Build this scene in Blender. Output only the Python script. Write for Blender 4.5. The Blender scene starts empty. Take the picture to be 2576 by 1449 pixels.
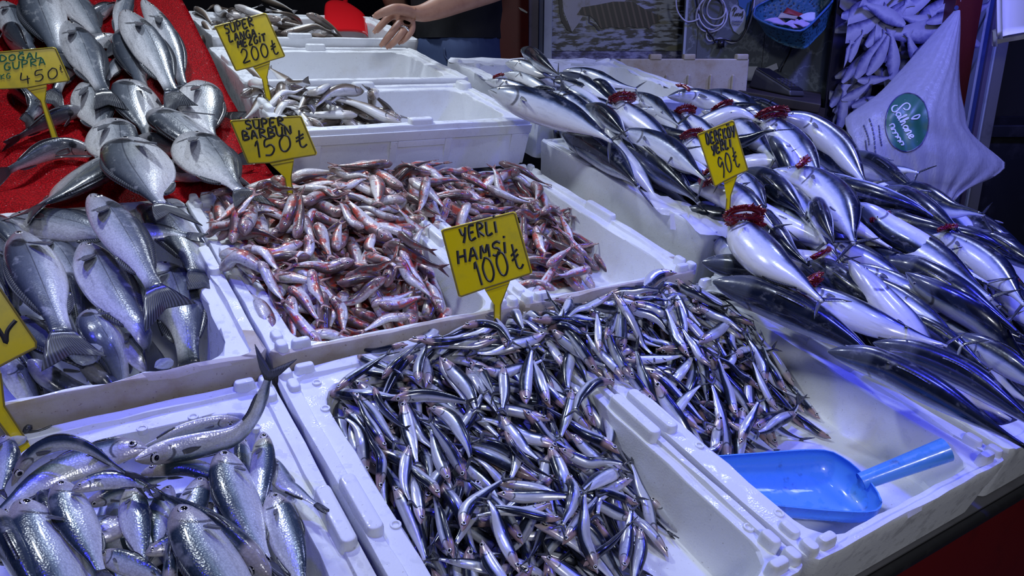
import bpy, math, random
import numpy as np
from mathutils import Vector, Matrix, Euler
C = bpy.context.scene
COL = C.collection
# ---------------------------------------------------------------- camera
PITCH = 0.299634
CAMZ = 1.20
cam_d = bpy.data.cameras.new('camera')
cam_d.sensor_width = 36.0
cam_d.lens = 36.0 * 1887.3 / 2576.0
cam_d.clip_start = 0.02
cam = bpy.data.objects.new('camera', cam_d); COL.objects.link(cam)
cam.location = (0, 0, CAMZ)
cam.rotation_euler = (math.pi / 2 - PITCH, 0, 0)
C.camera = cam
# ---------------------------------------------------------------- world, lamps, exposure
C.view_settings.view_transform = 'Standard'
C.view_settings.look = 'None'
C.view_settings.exposure = -0.62
C.view_settings.gamma = 1.0
C.view_settings.use_curve_mapping = False
wd = bpy.data.worlds.new('market_night'); C.world = wd; wd.use_nodes = True
wd.node_tree.nodes['Background'].inputs[0].default_value = (0.14, 0.16, 0.36, 1)
wd.node_tree.nodes['Background'].inputs[1].default_value = 0.12
def lamp(name, kind, loc, target, energy, color, size=0.1, **k):
    d = bpy.data.lights.new(name, kind); d.energy = energy; d.color = color
    if kind == 'AREA':
        d.shape = 'DISK'; d.size = size
    else:
        d.shadow_soft_size = size
    for a, b in k.items(): setattr(d, a, b)
    o = bpy.data.objects.new(name, d); COL.objects.link(o); o.location = loc
    v = Vector(target) - Vector(loc)
    o.rotation_euler = v.to_track_quat('-Z', 'Y').to_euler()
    return o
# bare bulbs hanging under the awning and blue LED lamps
lamp('awning_bulb', 'AREA', (-0.70, 1.30, 2.15), (-0.35, 1.2, 0.7), 8.4, (0.80, 0.89, 1.0), 0.12, spread=2.3)
lamp('awning_bulb', 'AREA', (0.00, 0.90, 2.15), (0.05, 1.05, 0.7), 4.6, (0.64, 0.74, 1.0), 0.10, spread=2.3)
lamp('awning_bulb', 'AREA', (-0.50, 2.25, 2.2), (-0.5, 2.0, 0.8), 7.0, (0.80, 0.89, 1.0), 0.12, spread=2.3)
lamp('blue_led_lamp', 'AREA', (0.85, 1.75, 2.0), (0.75, 1.5, 0.8), 7.5, (0.42, 0.49, 1.0), 0.10, spread=2.4)
lamp('blue_led_lamp', 'AREA', (0.60, 0.75, 2.1), (0.65, 1.1, 0.75), 5, (0.05, 0.06, 1.0), 0.10, spread=1.5)
lamp('blue_led_lamp', 'AREA', (1.25, 1.25, 1.9), (0.85, 1.3, 0.8), 7, (0.05, 0.06, 1.0), 0.12, spread=1.8)
lamp('blue_led_lamp', 'AREA', (-0.45, 0.55, 2.0), (-0.42, 0.78, 0.75), 1.2, (0.05, 0.05, 1.0), 0.05, spread=0.9)
lamp('street_lamp', 'AREA', (0.65, -0.9, 1.9), (0.3, 0.9, 0.7), 9, (0.90, 0.92, 1.0), 0.35, spread=2.2)
lamp('violet_wall_lamp', 'AREA', (1.25, 1.95, 2.1), (1.30, 2.5, 1.2), 11, (0.20, 0.22, 1.0), 0.15, spread=2.2)
# ---------------------------------------------------------------- the sloping stall: u right, v back, w up (stall units of S metres)
S = 0.52
_U = np.array([0.84538289, -0.15767332, 0.51035958]); _V = np.array([-0.52193549, -0.44707085, 0.7264372]); _N = np.array([0.11362713, -0.88049235, -0.46024134])
cp, sp_ = math.cos(PITCH), math.sin(PITCH)
def c2w(a): return np.array([a[0], -a[1] * sp_ + a[2] * cp, -a[1] * cp - a[2] * sp_])
UW, VW, NW = c2w(_U), c2w(_V), c2w(_N)
R3 = np.array([UW, VW, NW]).T
O3 = np.array([0, 0, CAMZ]) - NW * S
def st2w(a):
    a = np.asarray(a, float); return a @ (R3.T * S) + O3
def stp(u, v, w): return Vector(st2w([u, v, w]))
def idw(ctrl, u, v):
    a = np.array(ctrl); u = np.asarray(u, float); v = np.asarray(v, float)
    d = np.sqrt((a[:, 0] - u[..., None]) ** 2 + (a[:, 1] - v[..., None]) ** 2) + 1e-3
    w = d ** -3.0
    return (w * a[:, 2]).sum(-1) / w.sum(-1)
def cloth_w(v): return .28 * (math.sqrt((v - 2.8) ** 2 + .01) + (v - 2.8)) / 2 - .002
# ---------------------------------------------------------------- helpers
def tag(o, label=None, cat=None, group=None, kind=None):
    if label: o['label'] = label
    if cat: o['category'] = cat
    if group: o['group'] = group
    if kind: o['kind'] = kind
    return o
def link(name, me, mats, parent=None, loc=None):
    o = bpy.data.objects.new(name, me); COL.objects.link(o)
    for m in (mats if isinstance(mats, (list, tuple)) else [mats]): me.materials.append(m)
    if parent is not None:
        o.parent = parent
    return o
def mesh_obj(name, verts, faces, mats, parent=None, smooth=True, fmat=None, attrs=None, origin=None):
    """verts in world metres; the object's origin is put at `origin` (or the mean base point)"""
    verts = np.asarray(verts, float)
    if parent is not None:
        org = np.array(parent['_o'])
    elif origin is not None:
        org = np.array(origin, float)
    else:
        org = verts.mean(0); org[2] = verts[:, 2].min()
    me = bpy.data.meshes.new(name)
    me.from_pydata((verts - org).tolist(), [], [list(f) for f in faces])
    if smooth: me.polygons.foreach_set('use_smooth', [True] * len(me.polygons))
    if fmat is not None: me.polygons.foreach_set('material_index', fmat)
    if attrs:
        for k, a in attrs.items():
            at = me.attributes.new(k, 'FLOAT_VECTOR', 'POINT'); at.data.foreach_set('vector', np.asarray(a, float).ravel())
    me.update()
    o = link(name, me, mats, parent)
    if parent is None: o.location = org; o['_o'] = org.tolist()
    else: o['_o'] = org.tolist()
    return o
def clean_tmp():
    for o in COL.objects:
        if '_o' in o: del o['_o']
class MB:
    """collects shapes given in world metres"""
    def __init__(s): s.v = []; s.f = []; s.m = []
    def add(s, vs, fs, mi=0):
        b = len(s.v); s.v += [list(map(float, p)) for p in vs]
        s.f += [[i + b for i in f] for f in fs]; s.m += [mi] * len(fs); return s
    def box8(s, p, mi=0):   # 8 corners: bottom ring 0-3, top ring 4-7
        return s.add(p, [(3, 2, 1, 0), (4, 5, 6, 7), (0, 1, 5, 4), (1, 2, 6, 5), (2, 3, 7, 6), (3, 0, 4, 7)], mi)
    def stbox(s, u0, u1, v0, v1, w0, w1, mi=0, top=0.0):
        b = [(u0, v0, w0), (u1, v0, w0), (u1, v1, w0), (u0, v1, w0)]
        t = [(u0 + top, v0 + top, w1), (u1 - top, v0 + top, w1), (u1 - top, v1 - top, w1), (u0 + top, v1 - top, w1)]
        return s.box8(st2w(b + t), mi)
    def wbox(s, x0, x1, y0, y1, z0, z1, mi=0):
        return s.box8([(x0, y0, z0), (x1, y0, z0), (x1, y1, z0), (x0, y1, z0), (x0, y0, z1), (x1, y0, z1), (x1, y1, z1), (x0, y1, z1)], mi)
    def tube(s, pts, r, n=8, mi=0, cap=True, flat=1.0, up=None):
        P = np.asarray(pts, float); k = len(P); rr = np.full(k, r) if np.isscalar(r) else np.asarray(r, float)
        T = np.gradient(P, axis=0); T /= np.linalg.norm(T, axis=1)[:, None] + 1e-12
        ref = np.array(up if up is not None else ([0, 0, 1] if abs(T[0][2]) < .9 else [1, 0, 0]), float)
        b = len(s.v)
        for i in range(k):
            a = ref - T[i] * (ref @ T[i]); a /= np.linalg.norm(a) + 1e-12
            if up is None: ref = a
            c = np.cross(T[i], a)
            for j in range(n):
                t = 2 * math.pi * j / n
                s.v.append((P[i] + rr[i] * (math.cos(t) * a * flat + math.sin(t) * c)).tolist())
        for i in range(k - 1):
            for j in range(n):
                s.f.append([b + i * n + j, b + i * n + (j + 1) % n, b + (i + 1) * n + (j + 1) % n, b + (i + 1) * n + j]); s.m.append(mi)
        if cap:
            s.f.append([b + j for j in range(n)][::-1]); s.m.append(mi)
            s.f.append([b + (k - 1) * n + j for j in range(n)]); s.m.append(mi)
        return s
    def plate(s, poly, n, t, mi=0):
        """solid plate from a world-space outline, thickness t along -n"""
        P = np.asarray(poly, float); n = np.asarray(n, float); k = len(P); b = len(s.v)
        s.v += P.tolist() + (P - n * t).tolist()
        s.f.append([b + i for i in range(k)]); s.f.append([b + k + i for i in range(k)][::-1]); s.m += [mi, mi]
        for i in range(k):
            j = (i + 1) % k; s.f.append([b + i, b + k + i, b + k + j, b + j]); s.m.append(mi)
        return s
    def build(s, name, mats, parent=None, smooth=False, bevel=0, origin=None, seg=2, attrs=None):
        o = mesh_obj(name, s.v, s.f, mats, parent, smooth, s.m, attrs, origin)
        if bevel:
            m = o.modifiers.new('bevel', 'BEVEL'); m.width = bevel; m.segments = seg; m.limit_method = 'ANGLE'; m.angle_limit = .6
            o.data.polygons.foreach_set('use_smooth', [True] * len(o.data.polygons))
            try:
                m2 = o.modifiers.new('wn', 'WEIGHTED_NORMAL'); m2.keep_sharp = True
            except Exception: pass
        return o
def spline(P, n):
    """Catmull-Rom through P, resampled evenly to n points"""
    P = np.asarray(P, float)
    if len(P) == 2: d = np.linspace(P[0], P[1], 24)
    else:
        Q = np.vstack([2 * P[0] - P[1], P, 2 * P[-1] - P[-2]]); d = []
        for i in range(len(P) - 1):
            p0, p1, p2, p3 = Q[i:i + 4]
            for t in np.linspace(0, 1, 14, endpoint=(i == len(P) - 2)):
                d.append(.5 * ((2 * p1) + (p2 - p0) * t + (2 * p0 - 5 * p1 + 4 * p2 - p3) * t * t + (3 * p1 - p0 - 3 * p2 + p3) * t ** 3))
        d = np.array(d)
    L = np.concatenate([[0], np.cumsum(np.linalg.norm(np.diff(d, axis=0), axis=1))])
    x = np.linspace(0, L[-1], n)
    return np.stack([np.interp(x, L, d[:, i]) for i in range(3)], 1), L[-1]
# ---------------------------------------------------------------- materials
class NT:
    def __init__(s, name):
        s.m = bpy.data.materials.new(name); s.m.use_nodes = True; s.t = s.m.node_tree; s.n = s.t.nodes
        s.b = s.n['Principled BSDF']; s.out = s.n['Material Output']
    def N(s, kind, **k):
        n = s.n.new(kind)
        for a, v in k.items(): setattr(n, a, v)
        return n
    def L(s, a, b): s.t.links.new(a, b)
    def _in(s, sock, v):
        if hasattr(v, 'is_output'): s.L(v, sock)
        else: sock.default_value = v
    def math(s, op, a, b=None, c=None, clamp=False):
        n = s.N('ShaderNodeMath', operation=op, use_clamp=clamp); s._in(n.inputs[0], a)
        if b is not None: s._in(n.inputs[1], b)
        if c is not None: s._in(n.inputs[2], c)
        return n.outputs[0]
    def mix(s, f, a, b, mode='MIX'):
        n = s.N('ShaderNodeMix', data_type='RGBA', blend_type=mode); s._in(n.inputs[0], f)
        for i, v in ((6, a), (7, b)):
            s._in(n.inputs[i], v if hasattr(v, 'is_output') else (*v[:3], 1))
        return n.outputs[2]
    def ramp(s, f, stops, interp='LINEAR'):
        n = s.N('ShaderNodeValToRGB'); cr = n.color_ramp; cr.interpolation = interp
        while len(cr.elements) < len(stops): cr.elements.new(0.5)
        for e, (p, c) in zip(cr.elements, stops):
            e.position = p; e.color = (*c, 1) if len(c) == 3 else c
        s._in(n.inputs[0], f); return n.outputs[0]
    def sstep(s, x, a, b):
        n = s.N('ShaderNodeMapRange', interpolation_type='SMOOTHSTEP'); s._in(n.inputs[0], x); n.inputs[1].default_value = a; n.inputs[2].default_value = b
        return n.outputs[0]
    def noise(s, vec, scale, detail=3, rough=.5, w=None):
        n = s.N('ShaderNodeTexNoise'); n.inputs['Scale'].default_value = scale; n.inputs['Detail'].default_value = detail; n.inputs['Roughness'].default_value = rough
        if vec is not None: s.L(vec, n.inputs['Vector'])
        return n.outputs['Fac'] if 'Fac' in n.outputs else n.outputs[0]
    def voro(s, vec, scale, feature='F1', out='Distance'):
        n = s.N('ShaderNodeTexVoronoi', feature=feature); n.inputs['Scale'].default_value = scale
        if vec is not None: s.L(vec, n.inputs['Vector'])
        return n.outputs[out]
    def bump(s, h, strength, dist, prev=None):
        n = s.N('ShaderNodeBump'); n.inputs['Strength'].default_value = strength; n.inputs['Distance'].default_value = dist; s._in(n.inputs['Height'], h)
        if prev is not None: s.L(prev, n.inputs['Normal'])
        return n.outputs[0]
    def obj(s): return s.N('ShaderNodeTexCoord').outputs['Object']
    def attr(s, name):
        n = s.N('ShaderNodeAttribute'); n.attribute_name = name; return n.outputs['Vector']
    def xyz(s, v):
        n = s.N('ShaderNodeSeparateXYZ'); s.L(v, n.inputs[0]); return n.outputs
    def scale(s, v, k):
        n = s.N('ShaderNodeMapping'); s.L(v, n.inputs['Vector']); n.inputs['Scale'].default_value = k; return n.outputs[0]
    def rnd(s): return s.N('ShaderNodeObjectInfo').outputs['Random']
    def set(s, **k):
        for a, v in k.items(): s._in(s.b.inputs[a.replace('_', ' ')], v if not (isinstance(v, tuple) and len(v) == 3) else (*v, 1))
        return s.m
def plain(name, col, rough=.5, metal=0, coat=0, **k):
    t = NT(name); return t.set(Base_Color=col, Roughness=rough, Metallic=metal, Coat_Weight=coat, **k)
def m_foam():
    t = NT('foam'); o = t.obj()
    n1 = t.noise(o, 9, 4, .6); n2 = t.noise(o, 55, 3, .6); n3 = t.noise(o, 300, 2)
    dirt = t.sstep(n1, .56, .80); spk = t.sstep(n3, .70, .74)
    c = t.mix(t.math('MULTIPLY', dirt, .28), (.72, .74, .78), (.46, .39, .31))
    c = t.mix(t.math('MULTIPLY', spk, .5), c, (.30, .25, .22))
    beads = t.voro(o, 420)
    wet = t.sstep(n2, .50, .64)
    r = t.math('MULTIPLY_ADD', wet, -.34, .52)
    b = t.bump(beads, .12, .001); b = t.bump(n2, .18, .002, b)
    return t.set(Base_Color=c, Roughness=r, Normal=b, Specular_IOR_Level=.6)
def m_foam_dirty():
    t = NT('stained_foam'); o = t.obj()
    n1 = t.noise(o, 14, 5, .65); n3 = t.noise(o, 260, 2)
    c = t.mix(t.sstep(n1, .35, .75), (.50, .46, .42), (.36, .28, .19)); c = t.mix(t.math('MULTIPLY', t.sstep(n3, .68, .73), .7), c, (.2, .15, .12))
    return t.set(Base_Color=c, Roughness=.6, Normal=t.bump(t.voro(o, 420), .15, .001))
def m_fish(name, stops, noise_amt=.10, metal=.35, rough=.24, scales=0, head=(.30, .28, .30), lat=0, spots=None, stripes=None, gill=.23, gillc=(.03, .03, .04), speck=0, tailc=None, hd=.45, vary=.18, streak=0, coat=.5):
    t = NT(name); fc = t.attr('fc'); fm = t.attr('fm'); s, d, sd = t.xyz(fc)
    nz = t.noise(fm, 22, 4, .6); nz2 = t.noise(fm, 90, 3, .6)
    off = t.math('MULTIPLY', t.math('SUBTRACT', nz, .5), noise_amt * 2)
    dd = t.math('ADD', d, off)
    c = t.ramp(dd, stops)
    if spots:
        col, lo, hi, dlo, dhi = spots
        sn = t.sstep(t.noise(fm, 70, 3, .65), lo, hi)
        band = t.math('MULTIPLY', t.sstep(d, dlo - .12, dlo + .05), t.math('SUBTRACT', 1.0, t.sstep(d, dhi - .05, dhi + .12)))
        c = t.mix(t.math('MULTIPLY', t.math('MULTIPLY', sn, band), .9), c, col)
    if stripes:
        x = t.math('MULTIPLY_ADD', s, stripes[0], t.math('MULTIPLY', d, stripes[1]))
        w = t.math('SINE', t.math('ADD', x, t.math('MULTIPLY', nz, 2.0)))
        m = t.math('MULTIPLY', t.sstep(w, .25, .75), t.math('MULTIPLY', t.sstep(d, stripes[2], stripes[2] + .12), stripes[3]))
        c = t.mix(m, c, (.004, .006, .012))
    if lat:
        ly = t.math('SUBTRACT', d, t.math('MULTIPLY_ADD', t.math('POWER', t.math('SUBTRACT', s, .95), 2.0), .12, lat))
        c = t.mix(t.math('MULTIPLY', t.math('SUBTRACT', 1.0, t.sstep(t.math('ABSOLUTE', ly), .004, .016)), .75), c, (.03, .035, .05))
    if streak:
        st_ = t.noise(t.scale(fm, (22, 160, 60)), 1.0, 4, .65); st2 = t.noise(t.scale(fm, (40, 60, 60)), 1.0, 3, .6)
        c = t.mix(t.math('MULTIPLY', t.sstep(st_, .50, .72), streak), c, (.035, .04, .055)); c = t.mix(t.math('MULTIPLY', t.sstep(st2, .56, .72), streak * .6), c, (.80, .81, .85))
    # head, gill-cover line, mouth
    hm = t.math('SUBTRACT', 1.0, t.sstep(t.math('ADD', s, t.math('MULTIPLY', off, .3)), gill - .06, gill))
    c = t.mix(t.math('MULTIPLY', hm, hd), c, head)
    g = t.math('ABSOLUTE', t.math('SUBTRACT', t.math('MULTIPLY_ADD', t.math('POWER', t.math('SUBTRACT', d, .45), 2.0), .35, s), gill))
    inside = t.math('MULTIPLY', t.sstep(d, .12, .22), t.math('SUBTRACT', 1.0, t.sstep(d, .78, .9)))
    gl = t.math('MULTIPLY', t.math('SUBTRACT', 1.0, t.sstep(g, .004, .016)), inside)
    c = t.mix(t.math('MULTIPLY', gl, .8), c, gillc)
    if lat:
        q1 = t.math('POWER', t.math('DIVIDE', t.math('SUBTRACT', s, gill - .015), .05), 2.0); q2 = t.math('POWER', t.math('DIVIDE', t.math('SUBTRACT', d, .74), .17), 2.0)
        bl = t.math('SUBTRACT', 1.0, t.sstep(t.math('ADD', t.math('ADD', q1, q2), t.math('MULTIPLY', off, 5.0)), .5, 1.1)); c = t.mix(t.math('MULTIPLY', bl, .85), c, (.012, .013, .016))
    mo = t.math('MULTIPLY', t.math('SUBTRACT', 1.0, t.sstep(t.math('ABSOLUTE', t.math('SUBTRACT', d, t.math('MULTIPLY_ADD', s, -1.4, .46))), .01, .04)), t.math('SUBTRACT', 1.0, t.sstep(s, .07, .09)))
    c = t.mix(t.math('MULTIPLY', mo, .85), c, (.02, .018, .02))
    if tailc: c = t.mix(t.sstep(s, .88, 1.0), c, tailc)
    if speck: c = t.mix(t.math('MULTIPLY', t.sstep(nz2, .62, .72), speck), c, (.02, .02, .025))
    v = t.math('MULTIPLY_ADD', t.rnd(), vary, 1.0 - vary * .5)
    hsv = t.N('ShaderNodeHueSaturation'); t.L(c, hsv.inputs['Color']); t.L(v, hsv.inputs['Value'])
    r = t.math('MULTIPLY_ADD', nz2, .22, rough - .08)
    b = t.bump(nz, .12, .003)
    if scales:
        sv = t.scale(fm, (scales, scales * 1.25, scales)); v1 = t.voro(sv, 1.0); b = t.bump(v1, .22, .0008, b)
        hsvc = t.mix(t.math('MULTIPLY', t.sstep(v1, .30, .75), .20), hsv.outputs[0], (.06, .065, .09))
    else: hsvc = hsv.outputs[0]; b = t.bump(nz2, .15, .0012, b)
    mt = t.math('MULTIPLY', t.math('SUBTRACT', 1.0, t.sstep(d, .62, .85)), metal)
    return t.set(Base_Color=hsvc, Roughness=r, Metallic=mt, Normal=b, Coat_Weight=coat, Coat_Roughness=.07)
def m_fin(name, c1, c2, rough=.3):
    t = NT(name); x, y, z = t.xyz(t.attr('fc'))
    w = t.sstep(t.math('SINE', t.math('MULTIPLY', y, 60.0)), -.4, .6)
    return t.set(Base_Color=t.mix(w, c1, c2), Roughness=rough, Coat_Weight=.4, Coat_Roughness=.15, Normal=t.bump(w, .3, .001))
M = {}
M['foam'] = m_foam(); M['foam_dirty'] = m_foam_dirty()
SIL = (.62, .64, .70)
M['anchovy'] = m_fish('anchovy_skin', [(0, (.72, .72, .76)), (.28, (.60, .62, .68)), (.50, (.74, .77, .84)), (.61, (.30, .35, .48)), (.68, (.015, .022, .045)), (1, (.004, .006, .014))], .05, .35, .22, head=(.50, .33, .30), hd=.6, gill=.24, speck=.35, vary=.4, streak=.35, coat=.35)
M['mullet'] = m_fish('mullet_skin', [(0, (.76, .74, .73)), (.46, (.68, .61, .60)), (.60, (.46, .32, .30)), (.74, (.19, .11, .095)), (1, (.07, .042, .04))], .14, .1, .3, scales=330, head=(.34, .20, .19), hd=.6, spots=((.50, .05, .02), .48, .60, .36, .85), speck=.6, vary=.5, streak=.25, coat=.4)
M['whiting'] = m_fish('whiting_skin', [(0, (.80, .80, .82)), (.42, (.72, .71, .71)), (.54, (.36, .30, .24)), (.68, (.16, .12, .095)), (1, (.07, .055, .045))], .10, .1, .3, head=(.32, .25, .22), hd=.5, speck=.25, vary=.4, streak=.2)
M['sardine'] = m_fish('sardine_skin', [(0, (.80, .80, .82)), (.33, (.70, .72, .77)), (.56, (.58, .63, .71)), (.68, (.20, .26, .29)), (.77, (.035, .06, .09)), (1, (.012, .022, .035))], .06, .22, .22, scales=480, head=(.54, .48, .46), hd=.6, gill=.22, speck=.25, streak=.3, coat=.4)
M['bass'] = m_fish('bass_skin', [(0, (.76, .75, .78)), (.32, (.64, .65, .70)), (.48, (.36, .39, .44)), (.66, (.13, .15, .19)), (1, (.02, .027, .04))], .06, .15, .25, scales=330, head=(.48, .46, .48), hd=.4, lat=.56, gill=.25, gillc=(.015, .015, .02), tailc=(.03, .04, .055), speck=.25, streak=.4, coat=.4)
M['bream'] = m_fish('bream_skin', [(0, (.76, .75, .77)), (.35, (.64, .64, .66)), (.58, (.38, .40, .43)), (.74, (.11, .125, .15)), (1, (.02, .025, .035))], .06, .15, .25, scales=330, head=(.44, .42, .44), hd=.5, lat=.66, gill=.22, gillc=(.012, .012, .015), speck=.3, streak=.45, coat=.4)
M['bonito'] = m_fish('bonito_skin', [(0, (.78, .77, .80)), (.36, (.74, .76, .81)), (.58, (.52, .56, .64)), (.66, (.13, .17, .26)), (.73, (.014, .022, .045)), (1, (.005, .008, .018))], .07, .08, .22, head=(.16, .18, .21), hd=.35, stripes=(26, 16, .64, .8), gill=.24, speck=.2, vary=.15, streak=.22, coat=.6)
M['fin_dark'] = m_fin('dark_fin', (.02, .022, .03), (.07, .075, .09))
M['fin_grey'] = m_fin('grey_fin', (.06, .063, .075), (.15, .155, .18))
M['fin_red'] = m_fin('reddish_fin', (.20, .09, .08), (.36, .20, .18))
M['fin_pale'] = m_fin('pale_fin', (.14, .13, .14), (.28, .27, .29))
M['eye_white'] = plain('eye_silver', (.72, .70, .66), .15, .3, 1)
M['eye_red'] = plain('eye_amber', (.50, .36, .28), .15, .2, 1)
M['pupil'] = plain('pupil', (.004, .004, .006), .06, 0, 1)
tt = NT('gill_red'); nn = tt.noise(tt.obj(), 120, 3)
M['gill'] = tt.set(Base_Color=tt.mix(nn, (.10, .002, .006), (.26, .008, .014)), Roughness=.3, Coat_Weight=.6, Normal=tt.bump(nn, .5, .002))
M['gill_bone'] = plain('gill_bone', (.62, .60, .62), .25, 0, .7)
t = NT('yellow_plastic'); n_ = t.noise(t.obj(), 30, 4, .6)
M['yellow'] = t.set(Base_Color=t.mix(t.sstep(n_, .45, .75), (.74, .57, .0), (.55, .44, .006)), Roughness=t.math('MULTIPLY_ADD', n_, .3, .15), Coat_Weight=.3)
M['ink_black'] = plain('black_marker', (.012, .012, .014), .35)
M['ink_green'] = plain('green_marker', (.008, .13, .07), .35)
M['sign_rim'] = plain('grimy_groove', (.20, .15, .01), .6)
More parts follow.
